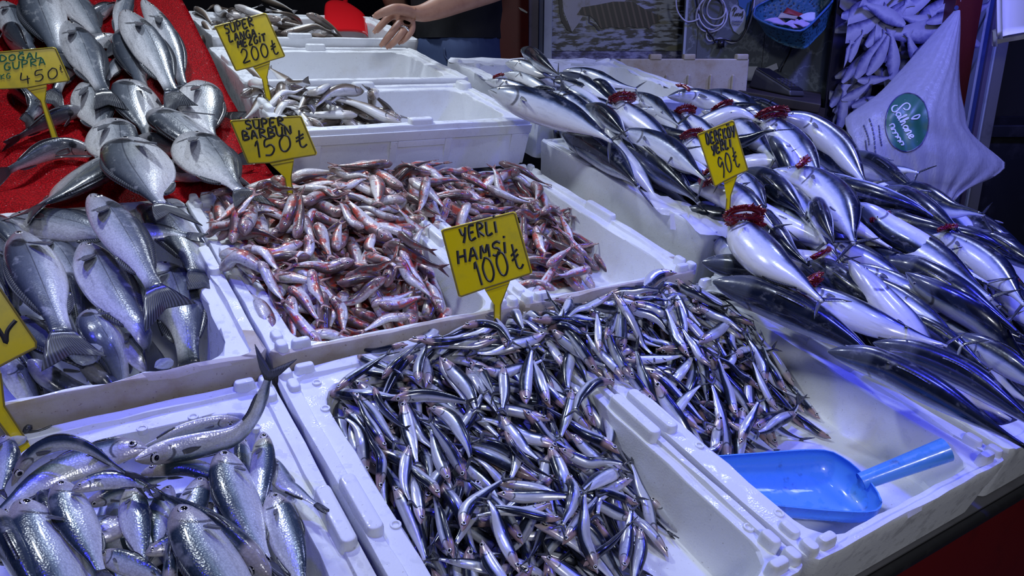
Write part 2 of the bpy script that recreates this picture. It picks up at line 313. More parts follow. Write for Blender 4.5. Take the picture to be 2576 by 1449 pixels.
BIG=[
["bream",[[0.611,3.2764,0.1828],[0.5827,3.088,0.131],[0.5738,2.8819,0.0776]],0.1757,0,"silvery sea bream on red cloth beside white boxes, highest of the right-hand bream",{}],
["bream",[[0.3858,3.2782,0.1833],[0.3606,3.1023,0.1349],[0.3567,2.9044,0.0829]],0.1786,160,"silvery sea bream with dark left back in the middle of the red cloth",{}],
["bream",[[0.203,3.2845,0.1851],[0.2129,3.1118,0.1375],[0.2167,2.9287,0.0888]],0.1384,15,"pale sea bream lying right of the tall price sign stick on red cloth",{}],
["bream",[[0.4056,3.0164,0.1367],[0.4691,2.9109,0.1094],[0.5189,2.7505,0.0817],[0.5644,2.6039,0.0377]],0.235,160,"pale sea bream with one dark fin, resting on the upper edge of another bream",{}],
["bream",[[0.4536,2.7531,0.1269],[0.4768,2.5395,0.1206],[0.4989,2.3416,0.1195],[0.5097,2.2163,0.1192]],0.1793,10,"large sea bream with its tail over the foam box corner, under the barbun sign",{}],
["bream",[[0.2406,2.9681,0.1289],[0.2348,2.829,0.0966],[0.2366,2.5999,0.0813]],0.168,10,"white-bellied sea bream behind the dark round bream",{}],
["bream",[[0.2929,2.6635,0.1426],[0.2666,2.438,0.1399],[0.2637,2.2142,0.1392],[0.2754,2.1158,0.139]],0.2025,170,"dark round sea bream nearest the viewer on the red cloth",{}],
["bream",[[0.2471,2.6954,0.0636],[0.1563,2.6156,0.0616],[0.0497,2.4542,0.06],[0.0033,2.4046,0.0597],[-0.0075,2.3931,0.0577]],0.207,25,"sea bream pointing its tail to the left at the front of the red cloth",{}],
["bass",[[0.1859,2.8073,0.0631],[0.109,2.8601,0.0728],[0.0354,2.8438,0.0694],[-0.0348,2.7726,0.0587],[-0.079,2.7133,0.0544]],0.0704,90,"dark slender sea bass stretching left to the photo edge on red cloth",{}],
["bass",[[0.3382,2.6864,0.0433],[0.4049,2.6503,0.0422],[0.4763,2.6346,0.0419],[0.6156,2.6974,0.0437]],0.0804,60,"silvery sea bass lying crosswise under the largest bream",{}],
["bass",[[0.3163,2.9073,0.0786],[0.3803,2.869,0.0697],[0.455,2.7779,0.0542],[0.4871,2.7388,0.0414]],0.076,90,"dark-backed sea bass lying crosswise behind the dark round bream",{}],
["bass",[[0.4121,3.103,0.1151],[0.5031,3.1186,0.1193],[0.5958,3.1013,0.1146],[0.6793,3.0619,0.1039]],0.0605,70,"grey sea bass crosswise beneath the right-hand pair of bream",{}],
["bass",[[0.4138,3.6454,0.3893],[0.4553,3.435,0.3046],[0.4771,3.231,0.2293],[0.4856,3.1115,0.1875]],0.1477,0,"long pink-stained sea bass lying on top of other bass on red cloth",{}],
["bass",[[0.5082,4.1342,0.4221],[0.4375,3.8993,0.3564],[0.3905,3.7007,0.301],[0.3728,3.6076,0.275]],0.0761,0,"slim sea bass running up out of the photo behind the pink-stained bass",{}],
["bass",[[0.4112,3.6936,0.309],[0.4042,3.5107,0.258],[0.3997,3.3518,0.2138],[0.3993,3.2245,0.1785]],0.132,160,"blue-grey sea bass tucked under the left side of the pink-stained bass",{}],
["bass",[[0.5092,3.7945,0.4147],[0.5424,3.6622,0.3428],[0.5601,3.4904,0.2628],[0.5525,3.2679,0.1705]],0.1047,0,"pale sea bass half hidden under the right side of the pink-stained bass",{}],
["bass",[[0.6203,3.577,0.2415],[0.5804,3.6099,0.2506],[0.5192,3.6761,0.2691],[0.496,3.7012,0.2719]],0.0556,90,"small sea bass with its snout pointing right towards the white boxes",{}],
["bass",[[0.1982,3.6733,0.3333],[0.2233,3.4602,0.2739],[0.2424,3.251,0.2158],[0.2523,3.1412,0.1856]],0.1349,10,"yellowish sea bass hanging down the middle of the red cloth",{}],
["bass",[[0.3655,3.6876,0.2873],[0.3,3.6269,0.2704],[0.2196,3.5255,0.2421],[0.1573,3.407,0.2091],[0.108,3.2417,0.1632]],0.0893,135,"dark sea bass with its head pointing right, under the yellowish bass",{}],
["bass",[[0.2207,4.0888,0.4094],[0.2491,3.9292,0.3648],[0.278,3.7909,0.3262],[0.2979,3.6842,0.2964],[0.3039,3.6519,0.2833]],0.143,0,"silver sea bass near the top edge, right of the broad bluish bass",{}],
["bass",[[0.2595,3.8474,0.3219],[0.3227,3.879,0.3308],[0.4118,3.9866,0.3608],[0.4132,3.9883,0.361]],0.0671,80,"dark sea bass tail end at the top of the red cloth",{}],
["bass",[[0.1315,3.9625,0.4302],[0.1229,3.7535,0.3594],[0.1317,3.59,0.3059],[0.1438,3.4441,0.2595]],0.1665,170,"broad bluish sea bass with a straight dark side line at the top left",{}],
["bass",[[-0.01,3.8782,0.3706],[0.0109,3.7336,0.3301],[0.0349,3.5836,0.2883],[0.052,3.4877,0.2616]],0.1177,10,"grey sea bass at the upper left corner beside the broad bluish bass",{}],
["bass",[[-0.0148,3.6901,0.308],[0.0136,3.5917,0.2806],[0.0451,3.4844,0.2507]],0.1107,80,"sea bass with a dark yellowish head just above the green-lettered price sign",{"noext":1}],
["bass",[[-0.0364,3.3309,0.178],[0.0006,3.2548,0.1569],[0.0312,3.1701,0.1335],[0.0061,3.1013,0.1146]],0.1053,120,"sea bass bending its tail left below the green-lettered price sign",{"noext":1}],
["bass",[[0.1865,3.1109,0.1273],[0.1412,3.1037,0.1253],[0.0899,3.0771,0.118],[0.0541,3.0501,0.1107],[-0.0391,2.9798,0.0775]],0.083,60,"sea bass tail poking left past the sign stick on red cloth",{}],
["bass",[[0.4171,3.572,0.2451],[0.3622,3.484,0.2205],[0.3083,3.3886,0.194],[0.2834,3.3313,0.1781]],0.0691,180,"small white fish tail poking out left of the blue-grey bass",{}],
["bass",[[0.1179,2.2754,0.1193],[0.143,2.126,0.1142],[0.1701,1.9248,0.1074],[0.1844,1.7652,0.1022],[0.1891,1.6994,0.1]],0.1029,10,"grey sea bass lying across the top of the foam box of bass",{}],
["bass",[[0.0767,2.1501,0.03],[0.0926,1.9774,0.03],[0.1155,1.7938,0.03],[0.1422,1.6665,0.0203],[0.1551,1.6489,-0.0291]],0.1112,10,"biggest sea bass in the foam box, white belly to the left",{}],
["bass",[[-0.0705,2.2692,0.03],[-0.0485,2.1027,0.03],[-0.0314,1.9071,0.03],[-0.0152,1.7563,0.03],[-0.009,1.6876,0.03]],0.1255,165,"sea bass with dark back lying along the left of the foam box",{}],
["bass",[[-0.0913,2.4563,0.0],[-0.0273,2.4157,0.0],[0.0414,2.3627,0.0],[0.1261,2.2891,0.0],[0.1827,2.2399,-0.009]],0.1084,30,"sea bass lying crosswise at the back left of the foam box",{}],
["bass",[[0.1448,2.2226,0.035],[0.209,2.1824,0.035],[0.2616,2.1612,0.035],[0.3021,2.1436,0.035],[0.339,2.1276,0.0302]],0.0672,20,"small sea bass with forked dark tail sticking out to the right",{}],
["bass",[[0.2455,2.435,0.0],[0.305,2.3238,0.0],[0.326,2.1132,0.0],[0.3258,1.9424,0.0]],0.1499,160,"sea bass with dark torn gills at the back right corner of the box",{}],
["bass",[[0.2552,2.126,-0.05],[0.2598,1.9602,-0.05],[0.2579,1.7984,-0.05],[0.2373,1.6546,-0.0932]],0.1357,10,"sea bass lying against the right inner wall of the foam box",{}],
["bass",[[0.0507,1.8218,0.0],[0.0681,1.7034,0.0],[0.0867,1.6509,-0.0536],[0.0883,1.6271,-0.12]],0.0911,160,"sea bass with bright eye at the front centre of the foam box",{}],
["bass",[[-0.0382,2.4232,-0.05],[0.0106,2.2847,-0.05],[0.0398,2.1248,-0.05],[0.0505,1.9849,-0.05]],0.0932,10,"grey sea bass between the left bass and the biggest bass",{}],
["bass",[[0.0237,2.171,-0.07],[0.0263,1.9993,-0.07],[0.0255,1.8127,-0.07],[0.0254,1.8009,-0.0714]],0.1147,90,"greenish sea bass deep between two larger bass",{}],
["bass",[[-0.0884,1.8921,-0.03],[-0.0432,1.7646,-0.03],[-0.0009,1.6836,-0.03],[0.0475,1.6532,-0.0771],[0.0529,1.6509,-0.0847]],0.1027,150,"sea bass with dark tail in front of the ice lump",{}],
["bass",[[-0.08,1.666,-0.0112],[-0.0492,1.6512,-0.0527],[-0.016,1.6393,-0.086],[0.027,1.6279,-0.1178],[0.0929,1.6105,-0.178]],0.0878,160,"pinkish sea bass with dark head along the front rim of the box",{}],
["bass",[[-0.1312,1.6744,0.0],[-0.1098,1.6573,-0.0355],[-0.0922,1.6402,-0.0833],[-0.0777,1.6256,-0.1244],[-0.0749,1.6227,-0.1338]],0.0552,10,"sea bass with blue side line at the front left corner",{}],
["bass",[[0.1119,1.7557,-0.04],[0.1353,1.6672,-0.0479],[0.1591,1.6473,-0.1035],[0.1756,1.6365,-0.1337]],0.0609,20,"pale sea bass by the front rim beneath the big tail fins",{}],
["bass",[[0.0142,1.6647,-0.0348],[0.045,1.651,-0.0733],[0.0716,1.6365,-0.1137],[0.14,1.5995,-0.2371]],0.0879,140,"small sea bass with dark back near the middle of the front rim",{}],
["bass",[[-0.1346,2.4744,0.0],[-0.105,2.4011,0.0],[-0.0838,2.3124,0.0],[-0.0472,2.1592,-0.0189]],0.1016,140,"bluish sea bass at the left edge above the fallen ice",{}],
["bass",[[-0.1325,2.2971,-0.03],[-0.1158,2.1723,-0.03],[-0.1037,2.05,-0.03],[-0.0986,1.9323,-0.03]],0.0783,120,"dark sea bass squeezed at the left edge of the box",{}],
["bass",[[0.3425,2.5082,-0.03],[0.3626,2.4275,-0.03],[0.367,2.2744,-0.03],[0.3668,2.0955,-0.03]],0.0634,30,"pale sea bass head in the back right corner behind torn gills",{}],
["bass",[[0.1117,2.2356,-0.07],[0.158,2.1623,-0.07],[0.1929,2.023,-0.07],[0.2173,1.889,-0.07]],0.068,30,"sea bass hidden under the crossing upper bass",{}],
["bass",[[-0.1508,1.9661,-0.05],[-0.124,1.8706,-0.05],[-0.0988,1.7807,-0.05],[-0.0825,1.7112,-0.05],[-0.0627,1.6592,-0.0905]],0.1086,120,"sea bass behind the corner of the left yellow price sign",{}],
["sardine",[[0.0653,1.1574,0.06],[0.1167,1.1841,0.04],[0.1751,1.1789,0.04],[0.2348,1.181,0.04],[0.274,1.187,0.07],[0.2933,1.1831,0.12],[0.2989,1.162,0.17]],0.0523,235,"blue-backed fish arching its raised tail up against the box rim",{"noext":1,"tk":1.25,"twist":81.9}],
["sardine",[[0.0926,1.2275,0.02],[0.0605,1.2417,0.02],[0.0038,1.255,0.008],[-0.0691,1.2454,0.0],[-0.1227,1.2095,-0.004],[-0.1535,1.1994,-0.02]],0.0598,158,"curved pale fish with its eyed head pointing right at the back of the box",{}],
["sardine",[[-0.1231,1.2451,0.0],[-0.0973,1.2595,0.0333],[-0.0644,1.2584,0.0567],[-0.0296,1.2388,0.07],[0.0019,1.2138,0.0633],[0.0288,1.1694,0.0567],[0.0496,1.137,0.05]],0.03,80,"dark green backed fish arched over the curved pale fish",{"flip":1}],
["sardine",[[0.0689,1.3082,-0.01],[0.0405,1.3109,-0.01],[0.0071,1.3089,-0.01],[-0.0419,1.306,-0.0159]],0.03,80,"dark fish head peeping out behind the eyed head",{}],
["sardine",[[0.2759,1.3154,-0.03],[0.2297,1.3244,-0.03],[0.1623,1.3219,-0.03],[0.1124,1.3081,-0.03],[0.0868,1.2997,-0.03]],0.0365,270,"slender white fish lying belly up along the back wall",{}],
["sardine",[[-0.051,1.2005,0.02],[-0.0428,1.1334,0.02],[-0.0328,1.0731,0.02],[-0.0204,1.005,0.02],[-0.0135,0.9672,0.0154]],0.0638,160,"blue-green backed fish pointing down, left of the centre of the box",{}],
["sardine",[[-0.1126,1.1887,0.01],[-0.0943,1.1238,0.01],[-0.078,1.0462,0.01],[-0.0631,0.9745,0.01],[-0.0392,0.8595,-0.0041]],0.0911,150,"broad silvery fish at the front left of the box",{}],
["sardine",[[-0.0347,1.1452,0.04],[0.004,1.1514,0.04],[0.037,1.1384,0.04],[0.058,1.1207,0.04],[0.072,1.1042,0.04]],0.0321,30,"slim fish lying crosswise with a long clear tail pointing right",{}],
["sardine",[[0.0735,1.1894,0.0],[0.1087,1.1889,0.0],[0.1501,1.1747,0.0],[0.1804,1.1431,0.0],[0.2351,1.086,-0.0095]],0.0545,160,"pale bluish fish crosswise under the arching blue fish",{}],
["sardine",[[0.2119,1.1699,0.02],[0.2062,1.079,0.02],[0.2061,0.9866,0.02],[0.211,0.9041,0.02],[0.2124,0.8808,0.0172]],0.0781,160,"large pale fish pointing down beside the right wall",{}],
["sardine",[[0.2986,1.2193,0.0],[0.274,1.1304,0.0],[0.2434,1.0436,0.0],[0.2216,0.9821,0.0]],0.0458,10,"slim pale fish along the right wall under the raised tail",{}],
["sardine",[[0.263,1.252,-0.03],[0.2524,1.1872,-0.03],[0.2446,1.1349,-0.03],[0.2337,1.0619,-0.0389]],0.0519,120,"thin fish wedged between two pale fish by the right wall",{}],
["sardine",[[0.2919,1.1713,-0.02],[0.2954,1.1133,-0.02],[0.3009,1.0748,-0.02],[0.311,1.057,-0.02],[0.3375,1.0104,-0.0264]],0.0462,-20,"small fish with its forked tail touching the right wall",{}],
["sardine",[[0.2628,1.0355,0.01],[0.2584,0.9577,0.01],[0.2537,0.8763,0.01],[0.2471,0.8099,0.01]],0.0591,10,"fish with blotchy dark back at the front right corner",{}],
["sardine",[[0.1099,1.0264,0.05],[0.1185,0.9693,0.05],[0.13,0.8956,0.05],[0.1444,0.8167,0.05],[0.1664,0.6963,0.0353]],0.0904,160,"big fish with golden cheek and staring eye at the front",{}],
["sardine",[[0.2073,0.8487,0.02],[0.1883,0.9081,0.02],[0.158,0.9793,0.02],[0.1223,1.0488,0.02],[0.0939,1.104,0.0126]],0.0756,80,"pale blue fish with its eye at the lower right, behind the golden-cheeked fish",{}],
["sardine",[[0.0488,0.9734,0.02],[0.0702,0.9767,0.02],[0.1017,0.9773,0.02],[0.1663,0.9785,0.0123]],0.0318,30,"small fish head with round eye left of the golden-cheeked fish",{}],
["sardine",[[0.0527,1.1646,0.0],[0.0476,1.0945,0.0],[0.0462,1.0212,0.0],[0.0436,0.9742,0.0]],0.0482,10,"blue-lit fish pointing straight down in the middle",{}],
["sardine",[[0.1147,1.16,-0.02],[0.0889,1.0975,-0.02],[0.0696,1.0236,-0.02],[0.0682,1.0181,-0.0207]],0.0404,160,"dark fish standing beside the blue-lit fish",{}],
["sardine",[[0.1663,1.1385,0.0],[0.1435,1.0897,0.0],[0.1193,1.0417,0.0],[0.0736,0.9511,-0.0122]],0.0564,10,"fish with bright belly under the long clear tail",{}],
["sardine",[[0.0493,1.1043,-0.02],[0.0153,1.0936,-0.02],[-0.0203,1.0992,-0.02],[-0.1895,1.1258,-0.0406]],0.0656,180,"golden silver fish showing its belly in the middle",{}],
["sardine",[[-0.1487,1.1788,0.01],[-0.13,1.1051,0.01],[-0.1078,1.0119,0.01],[-0.0766,0.8808,-0.0062]],0.0828,100,"dark blue backed fish at the left photo edge",{}],
["sardine",[[-0.0521,1.0964,-0.01],[-0.0383,1.0338,-0.01],[-0.024,0.9681,-0.01],[-0.0173,0.9374,-0.0138]],0.0439,10,"pale fish at the bottom edge left of the dark tails",{}],
["sardine",[[-0.0144,1.0258,0.0],[0.0141,0.9952,0.0],[0.0473,0.9558,0.0],[0.0732,0.9251,-0.0048]],0.0361,30,"pinkish torn fish at the bottom edge under dark tails",{}],
["sardine",[[0.0657,0.8648,0.04],[0.0746,0.9034,0.04],[0.0856,0.9471,0.04],[0.0905,0.9686,0.04],[0.1,1.0103,0.0349]],0.0404,90,"dark fish with its tail standing upright beside the golden-cheeked fish",{}],
["sardine",[[-0.1326,1.3953,0.0],[-0.1299,1.3205,0.0],[-0.1384,1.248,0.0],[-0.1396,1.2381,-0.0012]],0.0426,10,"silver fish at the left edge below the yellow stick",{}],
["sardine",[[-0.0227,1.1808,-0.03],[0.0086,1.1867,-0.03],[0.041,1.1928,-0.03],[0.1198,1.2076,-0.0396]],0.0391,90,"dark fish lying in the shade under the slim crosswise fish",{}],
["sardine",[[0.1643,1.1022,-0.03],[0.1702,1.0587,-0.03],[0.181,1.0069,-0.03],[0.19,0.9639,-0.0353]],0.038,10,"pale fish low between the two large front fish",{}],
["sardine",[[0.0053,1.1581,-0.05],[0.0026,1.0941,-0.05],[0.0097,1.023,-0.05],[0.0132,0.9879,-0.0542]],0.0461,160,"silver fish deep below the blue-lit fish",{}],
["sardine",[[0.1632,0.9502,-0.02],[0.1847,0.9019,-0.02],[0.2047,0.8525,-0.02],[0.2325,0.7838,-0.0289]],0.0487,10,"pale fish under the eyed fish in the front right corner",{}],
["sardine",[[-0.089,1.2856,-0.04],[-0.0807,1.2272,-0.04],[-0.0679,1.1469,-0.04],[-0.0432,0.9916,-0.0589]],0.0803,100,"dark fish between the curved pale fish and the blue-green backed fish",{}],
["bonito",[[2.0536,3.0975,0.36],[2.0222,2.9536,0.36],[1.9641,2.774,0.36],[1.9156,2.5856,0.36]],0.0826,111.8,"dark bonito pointing its head up at the back of the heap",{}],
["bonito",[[1.9236,3.0235,0.31],[1.9674,2.9527,0.31],[1.9728,2.8315,0.31],[2.0005,2.7272,0.31]],0.0769,39.8,"blue-grey bonito with a dark lower edge at the back left of the heap",{}],
["bonito",[[1.8977,2.9912,0.27],[1.9382,2.9094,0.27],[1.9307,2.7582,0.27],[1.9215,2.5715,0.27]],0.0726,35.8,"pale bonito lying behind the one with a thin red gill comb",{}],
["bonito",[[1.7962,2.9772,0.24],[1.8448,2.8849,0.24],[1.8702,2.7375,0.24],[1.8659,2.5148,0.24]],0.0848,39.8,"pale bonito with a thin red gill comb at the left end of the heap",{"gill":1}],
["bonito",[[1.5722,2.5727,0.3072],[1.6583,2.4501,0.2928],[1.7508,2.2999,0.2763],[1.7897,2.1327,0.259],[1.7928,2.0417,0.25]],0.1313,59.1,"long silver bonito with sliced grey head over the white box corner",{}],
["bonito",[[2.2356,2.9885,0.28],[2.312,2.8866,0.28],[2.3372,2.7241,0.28],[2.4019,2.6292,0.28]],0.0786,48.7,"white bonito lying along the back rim of the foam tray",{}],
["bonito",[[2.1212,2.9389,0.27],[2.2,2.8667,0.27],[2.1808,2.6879,0.27],[2.1394,2.5025,0.27]],0.0779,54.8,"silver bonito in front of the white one at the back rim",{}],
["bonito",[[2.1046,2.9425,0.24],[2.1406,2.8098,0.24],[2.1656,2.6596,0.24],[2.18,2.4963,0.24]],0.0893,81.5,"grey striped bonito in the back middle of the heap",{}],
["bonito",[[1.9641,2.4614,0.26],[1.9896,2.3844,0.26],[1.9483,2.2312,0.26],[1.8732,2.0538,0.26]],0.0943,128.4,"black-blue bonito with shiny back right of the sliced grey head",{}],
["bonito",[[2.1247,2.4502,0.2695],[2.0632,2.2505,0.2662],[2.017,2.0615,0.2632],[1.9573,1.8644,0.26]],0.1027,32.9,"bonito with a round dark red gill ring at the back middle",{"gill":2}],
["bonito",[[2.418,2.708,0.24],[2.4202,2.5596,0.24],[2.3672,2.405,0.24],[2.2829,2.2071,0.24]],0.0752,70.5,"bonito with a yellowish stripe behind the round gill ring",{}],
["bonito",[[2.4511,2.4702,0.285],[2.5927,2.4598,0.2838],[2.6588,2.3618,0.2729],[2.6313,2.1858,0.2544],[2.5646,2.0409,0.24]],0.0876,56.7,"bonito with flattened gills nearest the dark shelf",{"gill":1}],
["bonito",[[2.4867,2.2843,0.2691],[2.522,2.1842,0.2656],[2.4653,1.9955,0.2592],[2.3198,1.7223,0.25]],0.1025,51.2,"bonito with upright spiky gills in the back middle",{"gill":2}],
["bonito",[[2.4275,2.3769,0.23],[2.39,2.2236,0.23],[2.3221,2.0412,0.23],[2.2505,1.896,0.23]],0.0895,35.8,"bonito with an open red gill just above the price sign",{"gill":2}],
["bonito",[[2.3367,2.5148,0.22],[2.376,2.4086,0.22],[2.324,2.2277,0.22],[2.2255,2.0188,0.22]],0.086,43.3,"silver bonito right of the bonito with the round gill ring",{}],
["bonito",[[2.1704,2.0513,0.23],[2.1405,1.9353,0.23],[2.0544,1.7627,0.23],[2.0347,1.7232,0.2247]],0.0892,37.7,"bonito with a toothed gill ring touching the left of the price sign",{"gill":2}],
["bonito",[[1.9295,2.1802,0.24],[1.9769,2.0732,0.24],[1.9677,1.8914,0.24],[1.8805,1.6467,0.24]],0.0987,59.9,"silver bonito with closed gills left of the price sign",{}],
["bonito",[[1.8462,2.4136,0.1695],[1.8648,2.2546,0.1669],[1.8358,2.0359,0.1634],[1.7576,1.824,0.16]],0.1421,128.7,"black bonito with its forked tail over the white box edge",{}],
["bonito",[[1.978,2.27,0.1806],[1.9979,2.0984,0.1713],[1.9635,1.8801,0.1597],[1.9081,1.691,0.15],[1.9015,1.6683,0.146]],0.1538,128.0,"black bonito behind the one with its tail over the box edge",{}],
["bonito",[[2.5744,2.0646,0.2982],[2.5427,1.8817,0.2731],[2.464,1.7089,0.2513],[2.3478,1.5264,0.23]],0.1296,38.5,"bonito with double red gills in the right middle of the heap",{"gill":2}],
["bonito",[[2.6129,1.9933,0.3298],[2.7183,1.9121,0.3058],[2.7124,1.7299,0.2603],[2.5628,1.4842,0.21]],0.1173,52.4,"pale bonito with a pinkish edge at the right back of the heap",{}],
["bonito",[[2.7753,2.0612,0.2272],[2.7618,1.8795,0.2085],[2.685,1.6731,0.1886],[2.6149,1.4702,0.17]],0.1352,101.9,"dark blue bonito under the pinkish-edged one",{}],
["bonito",[[3.0586,1.909,0.17],[3.0239,1.7501,0.17],[2.9103,1.5509,0.17],[2.8102,1.3754,0.17]],0.0965,132.7,"thin black bonito on the far right slope beside the plastic bag",{}],
["bonito",[[2.674,1.5195,0.17],[2.7213,1.4205,0.17],[2.6466,1.2604,0.17],[2.5681,1.1034,0.17],[2.5539,1.075,0.1662]],0.1234,142.0,"big dark bonito with a pale eye ring below the plastic bag",{}],
["bonito",[[1.8891,1.7095,0.19],[1.9632,1.6504,0.19],[1.9692,1.552,0.19],[1.9224,1.404,0.19],[1.9061,1.3525,0.1835]],0.1006,42.0,"bonito with red gills behind the foot of the price sign",{"gill":2}],
["bonito",[[1.8478,1.4642,0.16],[1.7796,1.3242,0.16],[1.725,1.1973,0.16],[1.7105,1.0836,0.16],[1.6992,0.9953,0.1493]],0.1244,26.4,"bonito with huge red gills at the foot of the price sign",{"gill":3}],
["bonito",[[2.0608,1.5434,0.15],[1.9654,1.402,0.15],[1.8912,1.2654,0.15],[1.8558,1.1607,0.15]],0.0994,133.2,"grey-blue bonito with round eye beside the huge red gills",{}],
["bonito",[[2.1298,1.5779,0.14],[2.1257,1.4478,0.14],[2.0689,1.2939,0.14],[2.0044,1.1608,0.14]],0.0814,46.1,"slim pale bonito right of the round-eyed grey one",{}],
["bonito",[[2.2436,1.6637,0.2362],[2.3048,1.5269,0.2261],[2.2213,1.3488,0.2134],[2.0339,1.1541,0.2]],0.134,43.3,"big silver bonito in the right middle with a small red gill",{"gill":1}],
["bonito",[[2.3099,1.7431,0.1869],[2.2274,1.5464,0.1804],[2.0864,1.3278,0.1732],[2.0106,1.2289,0.17]],0.0835,35.3,"pale bonito left of the big silver one",{}],
["bonito",[[2.1672,1.4177,0.23],[2.0247,1.2772,0.23],[1.8914,1.1318,0.23]],0.0774,115.6,"small grey bonito pointing its snout upwards",{}],
["bonito",[[2.2243,1.7718,0.2],[2.2225,1.6613,0.2],[2.1294,1.4638,0.2],[2.0808,1.3607,0.1863]],0.1107,146.0,"black bonito right of the price sign",{}],
["bonito",[[2.1509,1.7441,0.2],[2.0826,1.6129,0.2],[1.9887,1.4657,0.2],[1.9881,1.4648,0.1999]],0.0809,40.0,"silver bonito behind the stem of the price sign",{}],
["bonito",[[2.3201,1.3484,0.15],[2.3413,1.2364,0.15],[2.3242,1.0792,0.15],[2.2626,0.9112,0.15],[2.2265,0.819,0.15]],0.1202,54.8,"long pale bonito with dark red gill slit on the right side",{"gill":1}],
["bonito",[[2.2969,1.3128,0.1],[2.3242,1.2365,0.1],[2.3013,1.1162,0.1],[2.2574,0.9848,0.1],[2.2531,0.9719,0.0984]],0.0889,45.3,"bonito with a red jaw under the long pale one",{"gill":1}],
["bonito",[[2.5231,1.2157,0.15],[2.5172,1.0807,0.15],[2.4519,0.9311,0.15],[2.2892,0.7586,0.15]],0.1021,51.6,"pale bonito with small red gill flap near the right edge",{"gill":1}],
["bonito",[[2.7456,1.1902,0.12],[2.802,1.1092,0.12],[2.767,0.9994,0.12],[2.7154,0.8885,0.12],[2.6994,0.854,0.1154]],0.0936,137.3,"dark blue bonito at the far right edge of the heap",{}],
["bonito",[[2.1414,1.3559,0.11],[2.1698,1.264,0.11],[2.1816,1.1505,0.11],[2.1636,1.0118,0.11]],0.0803,47.8,"pale bonito in the centre of the front heap",{}],
["bonito",[[1.9466,1.2587,0.11],[1.9647,1.1791,0.11],[1.932,1.0401,0.11],[1.8928,0.8835,0.11],[1.8857,0.8551,0.1065]],0.1038,137.5,"black-blue bonito with a red gill tuft on its back",{"gill":1}],
["bonito",[[2.2124,1.1495,0.12],[2.2556,1.0598,0.12],[2.2325,0.9135,0.12],[2.1912,0.7651,0.12],[2.1725,0.6979,0.1116]],0.1179,142.9,"dark blue bonito with staring eye right of the red gill tuft",{}],
["bonito",[[2.1182,1.2244,0.085],[2.1614,1.1052,0.085],[2.1742,0.9487,0.085],[2.2641,0.7764,0.085]],0.0825,46.8,"pale bonito running long and straight under the staring dark one",{}],
["bonito",[[1.6937,1.4126,0.07],[1.7612,1.3603,0.07],[1.8207,1.2889,0.07],[1.8699,1.1804,0.07],[1.9148,1.0813,0.0569]],0.1016,149.3,"grey bonito with open mouth by the corner of the anchovy box",{}],
["bonito",[[1.6104,1.2852,0.08],[1.6718,1.1911,0.08],[1.709,1.0534,0.08],[1.7182,0.9137,0.08],[1.6976,0.7786,0.08]],0.1242,132.5,"black bonito with rounded head lying along the anchovy box rim",{}],
["bonito",[[1.7654,1.1579,0.1],[1.8148,1.0257,0.1],[1.8453,0.8852,0.1],[1.9232,0.7572,0.1]],0.0911,33.7,"pale bonito with a red plume of gills",{"gill":3}],
["bonito",[[2.088,1.1698,0.08],[2.0979,1.0257,0.08],[2.063,0.8733,0.08],[2.0134,0.7554,0.08]],0.072,49.1,"pale bonito with yellow line in the front heap",{}],
["bonito",[[1.6137,0.8851,0.08],[1.6842,0.8075,0.08],[1.7094,0.6786,0.08],[1.7071,0.5466,0.08],[1.7065,0.4401,0.08]],0.0952,135.0,"black bonito nearest the viewer beside the blue scoop box",{}],
["bonito",[[1.7947,0.8744,0.07],[1.8571,0.79,0.07],[1.8842,0.6704,0.07],[1.8584,0.5467,0.07],[1.8193,0.4361,0.07]],0.0929,132.9,"greenish black striped bonito second from the front",{}],
["bonito",[[2.0385,0.9611,0.06],[2.0536,0.881,0.06],[2.0422,0.7949,0.06],[1.9954,0.6662,0.06]],0.0715,131.9,"dark blue bonito wedged in the middle of the front heap",{}],
["bonito",[[2.0993,0.8225,0.06],[2.1025,0.7327,0.06],[2.0811,0.6314,0.06],[2.038,0.5319,0.06],[2.0376,0.531,0.0599]],0.0757,87.7,"blue-silver bonito at the right edge of the front heap",{}],
["bonito",[[2.141,0.9212,0.055],[2.2164,0.8494,0.055],[2.2732,0.7643,0.055],[2.2989,0.6538,0.055]],0.0619,135.8,"thin dark bonito at the right edge under pale ones",{}],
["bonito",[[2.5672,0.965,0.07],[2.4915,0.8484,0.07],[2.3655,0.716,0.07],[2.3524,0.7022,0.0677]],0.0852,46.3,"pale bonito at the right photo edge with red gill",{"gill":1}],
["bonito",[[3.0924,1.3482,0.09],[2.9561,1.1473,0.09],[2.8968,0.9876,0.09],[2.8964,0.9865,0.0899]],0.1036,131.2,"dark bonito behind the far right edge of the heap",{}],
["bonito",[[2.3862,2.4617,0.15],[2.3223,2.2045,0.15],[2.2184,1.9646,0.15]],0.1088,49.7,"bonito lying deep behind the toothed gill ring",{}],
["bonito",[[2.6873,1.7856,0.14],[2.5482,1.5449,0.14],[2.4131,1.3449,0.14]],0.0973,45.0,"bonito under the dark blue one in the right middle",{}],
["bonito",[[2.7397,1.6163,0.11],[2.6305,1.4316,0.11],[2.5512,1.2639,0.11],[2.5466,1.2541,0.1087]],0.1027,67.9,"blue-grey bonito below the big dark one with pale eye ring",{}],
["bonito",[[2.5129,1.2122,0.06],[2.5063,1.0521,0.06],[2.4372,0.8734,0.06],[2.433,0.8625,0.0586]],0.0909,55.1,"pale bonito low in the right front of the heap",{}],
["bonito",[[1.9458,1.6063,0.05],[1.8739,1.4426,0.05],[1.842,1.3008,0.05],[1.8405,1.2941,0.0492]],0.0827,58.1,"bonito low beneath the huge red gills",{}],
["bonito",[[2.1262,1.3658,0.055],[2.0737,1.211,0.055],[2.0028,1.0415,0.055]],0.0808,45.0,"pale bonito under the black-blue one with red tuft",{}],
